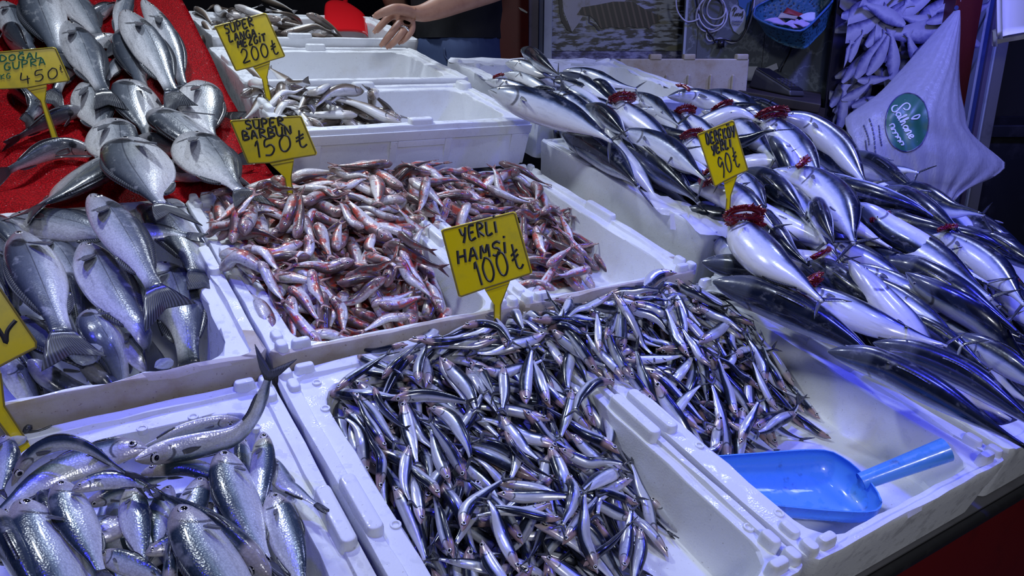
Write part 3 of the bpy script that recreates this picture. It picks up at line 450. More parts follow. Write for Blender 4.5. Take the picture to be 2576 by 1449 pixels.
["bonito",[[3.1442,2.9229,0.1701],[3.1903,2.6615,0.1609],[3.1107,2.3417,0.15]],0.1333,61.8,"bonito low in the back middle of the heap",{}],
["bonito",[[3.2009,2.7478,0.17],[3.2196,2.5086,0.17],[3.1192,2.2061,0.17]],0.1348,130.3,"bonito hidden behind the double red gills",{}],
]
SMALL=[
["anchovy","anch_l",[[0.5861,1.4416,-0.0044],[0.5905,1.4067,-0.0048],[0.6065,1.3706,-0.001],[0.6368,1.3022,-0.0051]]],
["anchovy","anch_l",[[0.5845,1.2412,-0.0136],[0.6492,1.2247,-0.0067],[0.6935,1.1904,-0.0046],[0.729,1.1501,-0.0013]]],
["anchovy","anch_l",[[0.6095,1.2252,-0.0127],[0.5892,1.1687,-0.0228],[0.5727,1.1014,-0.0284],[0.557,1.048,-0.0302]]],
["anchovy","anch_l",[[0.7366,1.3022,0.0236],[0.7466,1.2433,0.006],[0.7487,1.1763,-0.0021],[0.7305,1.1155,-0.0002]]],
["anchovy","anch_l",[[0.6449,1.0187,-0.0246],[0.6329,1.0702,-0.0193],[0.6226,1.1473,-0.0178],[0.623,1.1687,-0.0165]]],
["anchovy","anch_l",[[0.6487,1.1814,-0.0107],[0.6736,1.132,-0.0059],[0.6685,1.0465,-0.0133],[0.6606,1.0079,-0.0244]]],
["anchovy","anch_l",[[0.9143,1.0903,-0.0197],[0.9245,1.1433,-0.0056],[0.9481,1.2072,0.0006],[0.9551,1.2332,0.0066]]],
["anchovy","anch_l",[[0.8584,1.1064,-0.0117],[0.8891,1.16,-0.0069],[0.9245,1.2076,0.0003],[0.9667,1.2584,0.0187]]],
["anchovy","anch_l",[[0.9911,1.1114,-0.0027],[0.9595,1.0736,-0.0273],[0.903,1.019,-0.0412],[0.8923,1.0086,-0.0461]]],
["anchovy","anch_l",[[1.1203,1.1115,-0.0195],[1.0624,1.1142,-0.0088],[0.9969,1.0816,-0.0199],[0.9447,1.0365,-0.0437]]],
["anchovy","anch_l",[[0.7577,1.0371,-0.0051],[0.7576,0.9911,-0.0229],[0.7747,0.9417,-0.0398],[0.7943,0.9088,-0.0424],[0.7981,0.9025,-0.044]]],
["anchovy","anch_l",[[0.7736,1.0816,-0.0005],[0.7766,1.0245,-0.0102],[0.7807,0.986,-0.0269],[0.7855,0.9405,-0.0541]]],
["anchovy","anch_l",[[0.687,0.9373,-0.0393],[0.7291,0.9099,-0.0406],[0.7603,0.8817,-0.0398],[0.7853,0.8484,-0.0403],[0.7949,0.8356,-0.0429]]],
["anchovy","anch_l",[[0.6672,0.9113,-0.0421],[0.7103,0.8803,-0.0407],[0.7774,0.8374,-0.0401],[0.7919,0.8281,-0.0426]]],
["anchovy","anch_l",[[0.744,0.8357,-0.0396],[0.6905,0.8488,-0.0426],[0.6353,0.8723,-0.0458],[0.6034,0.8859,-0.0529]]],
["anchovy","anch_l",[[0.7475,0.8009,-0.0438],[0.7153,0.8139,-0.043],[0.6829,0.8366,-0.0444],[0.6508,0.8595,-0.0462],[0.6214,0.8805,-0.0533]]],
["anchovy","anch_l",[[0.9336,0.7781,-0.1062],[0.8973,0.7991,-0.0898],[0.8676,0.8212,-0.0719],[0.8215,0.8555,-0.0537]]],
["anchovy","anch_l",[[0.9897,0.8636,-0.0886],[0.9353,0.8616,-0.0849],[0.8761,0.8393,-0.0712],[0.8357,0.7952,-0.0662]]],
["anchovy","anch_l",[[0.9626,0.8059,-0.0942],[0.9351,0.8323,-0.0887],[0.8981,0.8445,-0.0787],[0.8325,0.8661,-0.0717]]],
["anchovy","anch_l",[[0.9937,0.9148,-0.0769],[0.95,0.8876,-0.083],[0.8815,0.861,-0.0693],[0.805,0.8287,-0.0448]]],
["anchovy","anch_l",[[0.8217,0.688,-0.1009],[0.8617,0.7257,-0.1018],[0.8947,0.7589,-0.1031],[0.9287,0.7931,-0.1117]]],
["anchovy","anch_l",[[0.9275,0.7625,-0.1123],[0.9006,0.722,-0.1162],[0.8572,0.6839,-0.1086],[0.8252,0.6558,-0.1094]]],
["anchovy","anch_l",[[0.7475,0.7172,-0.094],[0.8055,0.7296,-0.0904],[0.8685,0.7518,-0.0961],[0.8906,0.7596,-0.1016]]],
["anchovy","anch_l",[[0.7269,0.7629,-0.0646],[0.7595,0.7771,-0.055],[0.7981,0.7968,-0.0518],[0.86,0.8284,-0.0571]]],
["anchovy","anch_l",[[0.5589,0.8559,-0.0428],[0.5979,0.9034,-0.0421],[0.6496,0.9218,-0.0415],[0.6935,0.9318,-0.0399]]],
["anchovy","anch_l",[[0.5216,0.8167,-0.0475],[0.5291,0.8646,-0.0403],[0.5417,0.9149,-0.0396],[0.5536,0.9625,-0.0463]]],
["anchovy","anch_l",[[0.4978,0.9035,-0.0394],[0.5158,0.9503,-0.0393],[0.5256,0.9805,-0.0377],[0.5466,1.0452,-0.0445]]],
["anchovy","anch_l",[[0.549,0.9293,-0.0397],[0.5535,0.9741,-0.0379],[0.5482,1.0099,-0.0337],[0.5382,1.0772,-0.0361]]],
["anchovy","anch_l",[[0.6792,0.7612,-0.0674],[0.7046,0.733,-0.0836],[0.7277,0.696,-0.0975],[0.7595,0.6451,-0.1261]]],
["anchovy","anch_l",[[0.92,1.0097,-0.0455],[0.9351,0.9495,-0.0573],[0.9484,0.8934,-0.0813],[0.9536,0.8715,-0.0943]]],
["anchovy","anch_l",[[0.8661,0.9777,-0.044],[0.8984,0.9378,-0.0584],[0.95,0.8876,-0.083],[0.964,0.874,-0.0928]]],
["anchovy","anch_l",[[0.4858,1.3273,-0.0101],[0.5575,1.3621,-0.0092],[0.6353,1.378,0.0106]]],
["anchovy","anch_l",[[0.5878,1.3014,-0.0066],[0.6382,1.3367,0.0093],[0.684,1.3583,0.0254],[0.7127,1.3718,0.0305]]],
["anchovy","anch_l",[[0.6551,1.2487,-0.0017],[0.6789,1.301,0.0156],[0.7174,1.3496,0.0286],[0.7336,1.37,0.0301]]],
["anchovy","anch_l",[[0.6972,1.3988,0.0276],[0.6487,1.4344,0.0148],[0.6119,1.5007,0.0024],[0.6063,1.5108,-0.0012]]],
["anchovy","anch_l",[[0.6934,1.3906,0.0274],[0.7506,1.3953,0.0294],[0.8232,1.4822,0.0228]]],
["anchovy","anch_l",[[0.7114,1.3711,0.0289],[0.7854,1.3527,0.0287],[0.8738,1.355,0.0254]]],
["anchovy","anch_l",[[0.9076,1.41,0.0297],[0.859,1.4032,0.0254],[0.8038,1.3771,0.0282],[0.768,1.3602,0.0241]]],
["anchovy","anch_l",[[0.8391,1.3885,0.0259],[0.9024,1.3955,0.0297],[0.9292,1.3487,0.0351],[0.9201,1.2813,0.022]]],
["anchovy","anch_l",[[1.0869,1.4763,0.025],[1.0574,1.4018,0.035],[1.0534,1.3368,0.0369],[1.0531,1.3327,0.0364]]],
["anchovy","anch_l",[[1.0354,1.4596,0.0307],[1.0014,1.381,0.0388],[0.9803,1.3226,0.0388],[0.9797,1.3208,0.0385]]],
["anchovy","anch_l",[[1.1956,1.4483,0.0126],[1.1138,1.3943,0.0278],[1.0574,1.3524,0.0368]]],
["anchovy","anch_l",[[1.0142,1.3363,0.0392],[1.0994,1.3283,0.0414],[1.1533,1.2996,0.071],[1.2416,1.3022,0.0553]]],
["anchovy","anch_l",[[0.4717,1.0988,-0.0296],[0.4915,1.1936,-0.0268],[0.481,1.2381,-0.0199],[0.4794,1.2447,-0.0199]]],
["anchovy","anch_l",[[0.5179,1.2981,-0.0108],[0.5351,1.2208,-0.0213],[0.5441,1.1259,-0.0292]]],
["anchovy","anch_l",[[0.5634,1.2903,-0.0097],[0.558,1.2302,-0.0179],[0.5698,1.1791,-0.0244],[0.5779,1.144,-0.0343]]],
["anchovy","anch_l",[[0.4737,1.0402,-0.0308],[0.5003,1.0929,-0.0295],[0.4999,1.135,-0.0295],[0.4994,1.1838,-0.0368]]],
["anchovy","anch_l",[[0.5172,1.1062,-0.0295],[0.5106,1.1724,-0.0283],[0.5125,1.2235,-0.0218],[0.5137,1.2551,-0.0226]]],
["anchovy","anch_l",[[0.7663,0.6961,-0.0981],[0.768,0.7497,-0.0761],[0.7906,0.7858,-0.0549],[0.8117,0.8195,-0.0418]]],
["anchovy","anch_l",[[0.5886,0.8296,-0.0495],[0.5786,0.7882,-0.0568],[0.5805,0.7467,-0.0618],[0.5834,0.6823,-0.0793]]],
["anchovy","anch_l",[[0.6181,0.7434,-0.0674],[0.62,0.7911,-0.0583],[0.6249,0.8306,-0.0509],[0.6323,0.89,-0.0489]]],
["anchovy","anch_l",[[0.8354,0.8984,-0.0492],[0.7924,0.8259,-0.0427],[0.731,0.7782,-0.0542]]],
["anchovy","anch_l",[[0.5916,0.9689,-0.0375],[0.6009,1.0336,-0.029],[0.6143,1.09,-0.0226],[0.6202,1.1149,-0.0236]]],
["anchovy","anch_l",[[0.6264,0.9649,-0.0366],[0.6297,1.0074,-0.0292],[0.6236,1.0513,-0.0236],[0.6151,1.1123,-0.0251]]],
["anchovy","anch_l",[[0.5572,1.0881,-0.0293],[0.5138,1.0123,-0.0334],[0.4994,0.9519,-0.0393],[0.4994,0.9517,-0.0393]]],
["anchovy","anch_l",[[0.8732,1.2394,0.0053],[0.8338,1.1627,-0.0052],[0.7896,1.0994,-0.0009]]],
["anchovy","anch_r",[[1.6816,1.2155,-0.0299],[1.6762,1.2715,-0.0215],[1.6416,1.3058,0.0033],[1.6214,1.3385,0.0164]]],
["anchovy","anch_r",[[1.5898,1.4105,0.0169],[1.5831,1.3381,0.0106],[1.6123,1.2931,-0.0073],[1.6462,1.2607,-0.0261]]],
["anchovy","anch_r",[[1.6496,1.2066,-0.0296],[1.6014,1.1723,-0.0353],[1.5897,1.1405,-0.0526],[1.6078,1.1177,-0.0722],[1.6168,1.1064,-0.0845]]],
["anchovy","anch_r",[[1.6446,1.1502,-0.0386],[1.6145,1.1702,-0.0338],[1.6038,1.1985,-0.0315],[1.5745,1.2761,-0.0377]]],
["anchovy","anch_r",[[1.6979,1.0946,-0.0899],[1.6427,1.099,-0.0921],[1.5565,1.0821,-0.0792],[1.5509,1.081,-0.0792]]],
["anchovy","anch_r",[[1.5485,1.104,-0.067],[1.5866,1.1122,-0.0734],[1.6524,1.1169,-0.076],[1.7183,1.1046,-0.0811]]],
["anchovy","anch_r",[[1.4521,1.152,-0.0133],[1.5612,1.1833,-0.0327],[1.6148,1.204,-0.024],[1.6394,1.2414,-0.0174]]],
["anchovy","anch_r",[[1.4381,1.0505,-0.0597],[1.5093,1.0792,-0.0623],[1.5592,1.1236,-0.0608],[1.564,1.1278,-0.0616]]],
["anchovy","anch_r",[[1.1415,1.0972,0.0001],[1.1333,1.1352,0.0095],[1.1282,1.1851,0.0087],[1.1221,1.2446,-0.0012]]],
["anchovy","anch_r",[[1.1667,1.087,-0.0114],[1.1499,1.1172,0.008],[1.1616,1.1861,0.0088],[1.1684,1.226,0.0032]]],
["anchovy","anch_r",[[1.4094,1.1932,-0.0108],[1.4048,1.2213,-0.0105],[1.3858,1.2503,-0.0027],[1.3398,1.3205,0.0033]]],
["anchovy","anch_r",[[1.2915,1.3009,0.0165],[1.3363,1.2831,0.0125],[1.3682,1.2552,-0.0002],[1.3837,1.2138,-0.0108],[1.3878,1.2029,-0.0154]]],
["anchovy","anch_r",[[1.3239,1.313,0.0232],[1.3721,1.285,0.0165],[1.3972,1.2558,-0.0005],[1.4722,1.2883,0.0069]]],
["anchovy","anch_r",[[1.4803,1.2954,0.0078],[1.4605,1.2467,-0.0088],[1.4229,1.1827,-0.0108],[1.4125,1.1649,-0.0144]]],
["anchovy","anch_r",[[1.2698,1.3271,0.0249],[1.2721,1.275,0.0092],[1.2872,1.2192,-0.0075],[1.2913,1.1586,-0.0174]]],
["anchovy","anch_r",[[1.5963,1.4177,0.0172],[1.5658,1.4402,0.0146],[1.5077,1.4292,0.0202],[1.4212,1.3694,0.0387]]],
["anchovy","anch_r",[[1.2377,1.3585,0.0372],[1.3015,1.3508,0.0289],[1.3644,1.3176,0.0313],[1.3768,1.3111,0.0297]]],
["anchovy","anch_r",[[1.3297,1.3549,0.0336],[1.3681,1.3405,0.037],[1.4083,1.3239,0.0349],[1.4686,1.299,0.022]]],
["anchovy","anch_r",[[1.3054,1.3896,0.0324],[1.3433,1.3791,0.037],[1.3771,1.3603,0.039],[1.4397,1.3255,0.032]]],
["anchovy","anch_r",[[1.272,1.3391,0.0271],[1.2078,1.3423,0.0426],[1.1618,1.3385,0.0478],[1.1147,1.3204,0.0437]]],
["anchovy","anch_r",[[1.1091,1.1701,0.0082],[1.1462,1.2225,0.0081],[1.1732,1.2647,0.0185],[1.1915,1.2933,0.0203]]],
["anchovy","anch_r",[[1.1308,1.1787,0.0091],[1.1714,1.2141,0.0072],[1.2075,1.2438,0.0081],[1.2456,1.2751,0.0016]]],
["anchovy","anch_r",[[1.5501,1.2754,-0.0146],[1.5756,1.246,-0.0263],[1.5922,1.2063,-0.0318],[1.6174,1.1459,-0.0501]]],
["anchovy","anch_r",[[1.597,1.0138,-0.1036],[1.6271,1.058,-0.0982],[1.6309,1.0913,-0.0941],[1.6379,1.1529,-0.0959]]],
["anchovy","anch_r",[[1.6484,0.977,-0.1256],[1.6526,1.0202,-0.1001],[1.6691,1.0811,-0.0974],[1.6786,1.1163,-0.1013]]],
["anchovy","anch_r",[[1.5724,0.9825,-0.117],[1.5795,1.0255,-0.1001],[1.5937,1.0611,-0.0948],[1.6174,1.1205,-0.0956]]],
["anchovy","anch_r",[[1.5437,0.9952,-0.1051],[1.5201,1.0276,-0.0885],[1.4873,1.0482,-0.0712],[1.4377,1.0794,-0.0546]]],
["anchovy","anch_r",[[1.369,1.1058,-0.0161],[1.3712,1.1505,-0.0105],[1.3837,1.1981,-0.0109],[1.3978,1.252,-0.0197]]],
["anchovy","anch_r",[[1.4015,1.0561,-0.0506],[1.3915,1.0873,-0.0223],[1.4005,1.1332,-0.01],[1.4114,1.1886,-0.0039]]],
["anchovy","anch_r",[[1.657,0.8205,-0.1748],[1.6331,0.8726,-0.155],[1.6161,0.9471,-0.1432],[1.6135,0.9587,-0.1432]]],
["anchovy","anch_r",[[1.351,0.9231,-0.0914],[1.4027,0.8858,-0.1141],[1.466,0.8472,-0.1583]]],
["anchovy","anch_r",[[1.4153,0.8953,-0.1026],[1.5179,0.9032,-0.1177],[1.6006,0.9122,-0.1201],[1.6192,0.9187,-0.0949]]],
["anchovy","anch_r",[[1.5788,0.8917,-0.1518],[1.4929,0.8817,-0.1345],[1.4107,0.8745,-0.1336]]],
["anchovy","anch_r",[[1.3421,0.8708,-0.1329],[1.3808,0.8922,-0.1061],[1.4243,0.9135,-0.0906],[1.4649,0.9334,-0.0833]]],
["anchovy","anch_r",[[1.3948,0.9303,-0.0851],[1.422,0.9935,-0.0836],[1.4279,1.0287,-0.0718],[1.4347,1.0695,-0.0647]]],
["anchovy","anch_r",[[1.2941,0.8842,-0.1157],[1.2483,0.8736,-0.1192],[1.2226,0.8977,-0.1127],[1.1745,0.9428,-0.1106]]],
["anchovy","anch_r",[[1.5501,0.9257,-0.132],[1.5614,0.9873,-0.1075],[1.5763,1.0448,-0.0903],[1.5813,1.0642,-0.0876]]],
["mullet","mull_l",[[1.0806,2.2309,0.1555],[1.1038,2.1687,0.1136],[1.1238,2.108,0.0777],[1.1329,2.064,0.0542]]],
["mullet","mull_l",[[0.701,1.899,0.0246],[0.7201,1.9582,0.0465],[0.7514,2.0107,0.0664],[0.7562,2.0187,0.068]]],
["mullet","mull_l",[[0.6043,1.9722,0.0485],[0.6361,2.0416,0.0728],[0.6701,2.1322,0.0784]]],
["mullet","mull_l",[[0.8192,1.9899,0.0483],[0.7963,2.0364,0.0659],[0.792,2.1206,0.0749],[0.792,2.1211,0.0749]]],
["mullet","mull_l",[[0.7882,1.8741,0.0205],[0.7862,1.786,0.0137],[0.7959,1.7005,-0.0112]]],
["mullet","mull_l",[[0.8681,1.8262,0.0098],[0.8808,1.7624,-0.0162],[0.9035,1.6857,-0.0386]]],
["mullet","mull_l",[[0.91,1.6208,-0.0571],[0.9128,1.6685,-0.0417],[0.9192,1.7338,-0.0347],[0.9215,1.7574,-0.0357]]],
["mullet","mull_l",[[0.511,1.718,0.0149],[0.495,1.6611,-0.0056],[0.4753,1.5861,-0.0195]]],
["mullet","mull_l",[[0.5863,1.793,0.0162],[0.5763,1.7246,0.0066],[0.5751,1.6653,-0.0097],[0.5749,1.6569,-0.0133]]],
["mullet","mull_l",[[0.5175,1.7657,0.0177],[0.5369,1.7209,0.011],[0.5471,1.6697,-0.0066],[0.5537,1.6366,-0.0233]]],
["mullet","mull_l",[[0.5294,1.5453,-0.0194],[0.5101,1.5892,-0.0197],[0.4946,1.6283,-0.0176],[0.4762,1.6747,-0.0226]]],
["mullet","mull_l",[[0.4043,2.0165,0.0492],[0.4293,1.9281,0.0469],[0.4454,1.8185,0.0205]]],
["mullet","mull_l",[[0.3787,1.9232,0.1126],[0.4498,1.8433,0.0643],[0.4896,1.7772,0.0192]]],
["mullet","mull_l",[[0.4577,1.9731,0.0489],[0.4905,1.9349,0.0443],[0.51,1.8252,0.0205]]],
["mullet","mull_l",[[0.4579,1.8191,0.0204],[0.4717,1.7368,0.0195],[0.4757,1.6698,0.0029]]],
["mullet","mull_l",[[0.472,2.0289,0.0492],[0.5129,2.1159,0.057],[0.5505,2.2114,0.0707]]],
["mullet","mull_l",[[0.6165,1.9527,0.0429],[0.5609,1.9353,0.0388],[0.5065,1.9456,0.0445],[0.4811,1.9504,0.0433]]],
["mullet","mull_l",[[0.641,1.9775,0.0538],[0.6278,1.9313,0.0358],[0.5707,1.8672,0.0244],[0.5693,1.8657,0.0238]]],
["mullet","mull_l",[[0.6178,1.7073,0.0007],[0.6233,1.6562,-0.0191],[0.5986,1.5724,-0.0247]]],
["mullet","mull_l",[[0.7642,1.6987,-0.0071],[0.6907,1.688,-0.0102],[0.6355,1.6715,-0.0153],[0.628,1.6693,-0.0172]]],
["mullet","mull_l",[[0.7886,1.5823,-0.0368],[0.7362,1.6092,-0.0383],[0.6724,1.5904,-0.0388],[0.6584,1.5863,-0.0411]]],
["mullet","mull_l",[[0.728,1.644,-0.0334],[0.7901,1.6482,-0.028],[0.8649,1.6684,-0.0352]]],
["mullet","mull_l",[[0.7113,1.6591,-0.0284],[0.7668,1.6709,-0.0206],[0.8338,1.6868,-0.0237],[0.8472,1.69,-0.0264]]],
["mullet","mull_l",[[0.6783,1.7749,0.0194],[0.7265,1.7563,0.0179],[0.7779,1.7033,-0.0069],[0.7848,1.6962,-0.0118]]],
["mullet","mull_l",[[0.8324,1.7789,0.0019],[0.853,1.7127,-0.0226],[0.8917,1.6509,-0.0439]]],
["mullet","mull_l",[[0.8092,2.255,0.0867],[0.868,2.2526,0.0876],[0.9265,2.2751,0.0965],[0.943,2.2814,0.0963]]],
["mullet","mull_l",[[0.9661,2.2892,0.1021],[0.9597,2.2172,0.0809],[0.908,2.0936,0.0783]]],
["mullet","mull_l",[[0.3907,2.1585,0.0542],[0.4342,2.1266,0.0522],[0.4749,2.0925,0.0513],[0.5001,2.0714,0.0458]]],
["mullet","mull_l",[[0.5619,2.2443,0.075],[0.503,2.22,0.0673],[0.425,2.1537,0.0546]]],
["mullet","mull_l",[[0.5701,2.2567,0.0772],[0.6156,2.2778,0.086],[0.6503,2.2437,0.0821],[0.6789,2.2156,0.0728]]],
["mullet","mull_l",[[0.5747,2.0253,0.0571],[0.6236,2.0771,0.075],[0.6601,2.1706,0.0775]]],
["mullet","mull_l",[[0.4396,2.0388,0.0492],[0.4732,2.1033,0.052],[0.489,2.1121,0.0539],[0.5316,2.1358,0.0517]]],
["mullet","mull_l",[[0.8923,1.9045,0.0203],[0.9073,1.834,0.0133],[0.9453,1.7902,-0.0142],[0.9473,1.7879,-0.0162]]],
["mullet","mull_l",[[0.7498,2.2512,0.0856],[0.7747,2.1875,0.0775],[0.797,2.1202,0.0745],[0.7971,2.12,0.0745]]],
["mullet","mull_l",[[0.8406,1.9662,0.0372],[0.8051,1.9161,0.0275],[0.799,1.8762,0.0205],[0.7935,1.8403,0.0087]]],
["mullet","mull_l",[[1.1216,2.1748,0.0697],[1.0683,2.1011,0.0692],[1.0351,2.0554,0.0685]]],
["mullet","mull_r",[[1.055,2.2083,0.055],[1.0798,2.1223,0.0483],[1.1041,2.0357,0.0123]]],
["mullet","mull_r",[[1.3313,2.3134,0.0715],[1.3669,2.2781,0.0564],[1.4049,2.2473,0.0425],[1.4324,2.225,0.0269]]],
["mullet","mull_r",[[1.3923,2.2242,0.0368],[1.445,2.1724,0.0202],[1.5272,2.1215,0.0189]]],
["mullet","mull_r",[[0.936,1.3149,0.4197],[1.1859,1.5955,0.244],[1.3909,1.7703,0.0768],[1.5423,1.8852,-0.0604]]],
["mullet","mull_r",[[1.567,1.9001,-0.0613],[1.5833,1.9579,-0.0392],[1.5868,1.9754,-0.0284],[1.5961,2.0217,-0.0081]]],
["mullet","mull_r",[[1.5387,1.7823,-0.0765],[1.5138,1.8455,-0.0597],[1.4712,1.9545,-0.0415]]],
["mullet","mull_r",[[1.3537,1.689,-0.1061],[1.3106,1.7299,-0.0902],[1.2831,1.7448,-0.0871],[1.2419,1.7671,-0.0895]]],
["mullet","mull_r",[[1.3809,1.7813,-0.0807],[1.4469,1.8054,-0.0671],[1.4993,1.8251,-0.0603],[1.5105,1.8293,-0.0607]]],
["mullet","mull_r",[[1.5516,1.7606,-0.0863],[1.4809,1.7548,-0.0901],[1.4173,1.7579,-0.0871],[1.4121,1.7582,-0.0876]]],
["mullet","mull_r",[[1.5907,1.8332,-0.0776],[1.5731,1.8688,-0.0667],[1.5605,1.911,-0.059],[1.5453,1.9621,-0.0578]]],
["mullet","mull_r",[[1.294,1.709,-0.1112],[1.262,1.7367,-0.1023],[1.2336,1.7598,-0.0974],[1.1876,1.7972,-0.0984]]],
["mullet","mull_r",[[1.8195,2.2075,0.022],[1.7874,2.1385,0.0048],[1.6873,2.0625,-0.0003]]],
["mullet","mull_r",[[1.6242,2.2573,0.0347],[1.6265,2.2175,0.0168],[1.5764,2.1573,0.0126],[1.565,2.1436,0.009]]],
["whiting","whit_f",[[0.9819,2.5309,0.1914],[0.9365,2.5899,0.1946],[0.8664,2.6093,0.2053],[0.8264,2.6204,0.2051]]],
["whiting","whit_f",[[1.1355,2.7235,0.1517],[1.0728,2.7746,0.1568],[0.9554,2.673,0.191]]],
["whiting","whit_f",[[1.1288,2.7818,0.1696],[0.9929,2.7154,0.202],[0.8867,2.6461,0.2017]]],
["whiting","whit_f",[[1.0368,2.9009,0.1803],[0.9487,2.8637,0.1988],[0.8429,2.7573,0.2121]]],
["whiting","whit_f",[[0.8531,2.5772,0.2075],[0.8474,2.6879,0.2073],[0.8148,2.7523,0.2145],[0.8118,2.7582,0.2142]]],
["whiting","whit_f",[[1.0721,2.9324,0.1676],[1.0225,2.9786,0.189],[0.9731,2.9898,0.1961],[0.9076,3.0046,0.1953]]],
["whiting","whit_f",[[1.1279,3.1924,0.1767],[1.0304,3.0724,0.188],[0.9591,2.9739,0.1977]]],
["whiting","whit_f",[[0.964,3.0343,0.1964],[0.9417,3.1523,0.1994],[0.9208,3.3064,0.1983]]],
["whiting","whit_f",[[0.9992,3.1727,0.1842],[0.9696,3.2857,0.1842],[0.9503,3.4336,0.1802]]],
["whiting","whit_f",[[0.7967,2.7796,0.221],[0.825,2.8357,0.2535],[0.8982,3.0445,0.2356]]],
["whiting","whit_f",[[0.8022,2.9642,0.2433],[0.7233,2.8498,0.2471],[0.6734,2.7989,0.2303]]],
["whiting","whit_f",[[0.6932,2.912,0.2585],[0.7539,2.9646,0.2496],[0.7743,2.8624,0.2586],[0.7752,2.8579,0.2583]]],
["whiting","whit_f",[[0.8612,2.7815,0.213],[0.8024,2.7635,0.2172],[0.7402,2.7281,0.216],[0.6909,2.7,0.2065]]],
["whiting","whit_f",[[0.919,3.1164,0.2029],[0.9024,2.9485,0.2115],[0.9341,2.9058,0.2021]]],
["whiting","whit_f",[[1.3908,2.9254,0.0822],[1.2316,2.7915,0.1333],[1.1519,2.7633,0.1451]]],
["whiting","whit_f",[[0.8145,3.4081,0.1938],[0.8543,3.3523,0.1943],[0.8703,3.2125,0.2036]]],
["whiting","whit_f",[[0.9823,2.7882,0.1848],[0.9122,2.7382,0.1987],[0.8533,2.6898,0.2065],[0.8332,2.6733,0.2052]]],
["whiting","whit_f",[[1.1168,2.65,0.1629],[1.1607,2.7613,0.1482],[1.2199,2.9098,0.1238]]],
["whiting","whit_f",[[1.1127,2.9763,0.1514],[1.016,2.8426,0.1797],[0.9286,2.7543,0.1963]]],
["whiting","whit_f",[[0.7335,2.8127,0.2353],[0.7783,2.8055,0.2306],[0.831,2.8223,0.23],[0.9159,2.8494,0.2157]]],
["whiting","whit_f",[[0.8774,2.6984,0.2032],[0.9126,2.675,0.1976],[1.0006,2.7675,0.1787],[1.0131,2.7806,0.1733]]],
["whiting","whit_f",[[0.7784,3.1425,0.245],[0.8002,3.0566,0.2427],[0.7938,2.8757,0.2548]]],
["whiting","whit_f",[[1.2793,2.9924,0.1041],[1.2099,3.0471,0.1102],[1.0815,2.925,0.1605]]],
["whiting","whit_b",[[0.689,3.8918,0.2569],[0.7789,3.9977,0.2744],[0.9019,4.0678,0.2844]]],
["whiting","whit_b",[[0.8057,4.084,0.2589],[0.8253,3.9738,0.2598],[0.8709,3.9407,0.2602],[0.8885,3.9279,0.2571]]],
["whiting","whit_b",[[0.8356,4.5345,0.316],[0.8631,4.3945,0.2964],[0.8959,4.2943,0.2611]]],
["whiting","whit_b",[[1.0159,4.5251,0.287],[1.0034,4.3484,0.2796],[1.0217,4.2785,0.2562]]],
["whiting","whit_b",[[1.1724,4.7578,0.2458],[1.0631,4.8024,0.2586],[0.9565,4.6736,0.2606]]],
["whiting","whit_b",[[1.2759,4.9665,0.231],[1.3385,4.8515,0.219],[1.4114,4.7211,0.1983]]],
["whiting","whit_b",[[1.448,4.5128,0.1722],[1.3433,4.3627,0.218],[1.2439,4.3479,0.2339]]],
["whiting","whit_b",[[1.4841,4.6519,0.1589],[1.3784,4.584,0.2098],[1.3246,4.7122,0.226]]],
["whiting","whit_b",[[0.9733,4.5402,0.272],[0.9689,4.3599,0.2694],[0.9744,4.2628,0.2579]]],
["whiting","whit_b",[[0.8457,4.4583,0.2708],[0.8695,4.335,0.2639],[0.8804,4.2089,0.2584]]],
["whiting","whit_b",[[1.1628,4.7854,0.2409],[1.1695,4.5913,0.2425],[1.1816,4.5181,0.2401]]],
["whiting","whit_b",[[1.3641,4.2768,0.2077],[1.2345,4.1097,0.2374],[1.1534,4.1124,0.2463]]],
["whiting","whit_b",[[1.3354,5.0239,0.249],[1.4083,4.9133,0.2191],[1.4826,4.8123,0.1797]]],
["whiting","whit_b",[[1.2241,5.1362,0.2271],[1.2239,4.9306,0.2269],[1.299,4.8947,0.2188]]],
["whiting","whit_b",[[1.071,5.06,0.2337],[1.1436,5.0497,0.2296],[1.2194,5.048,0.2242],[1.2598,5.0471,0.2152]]],
]
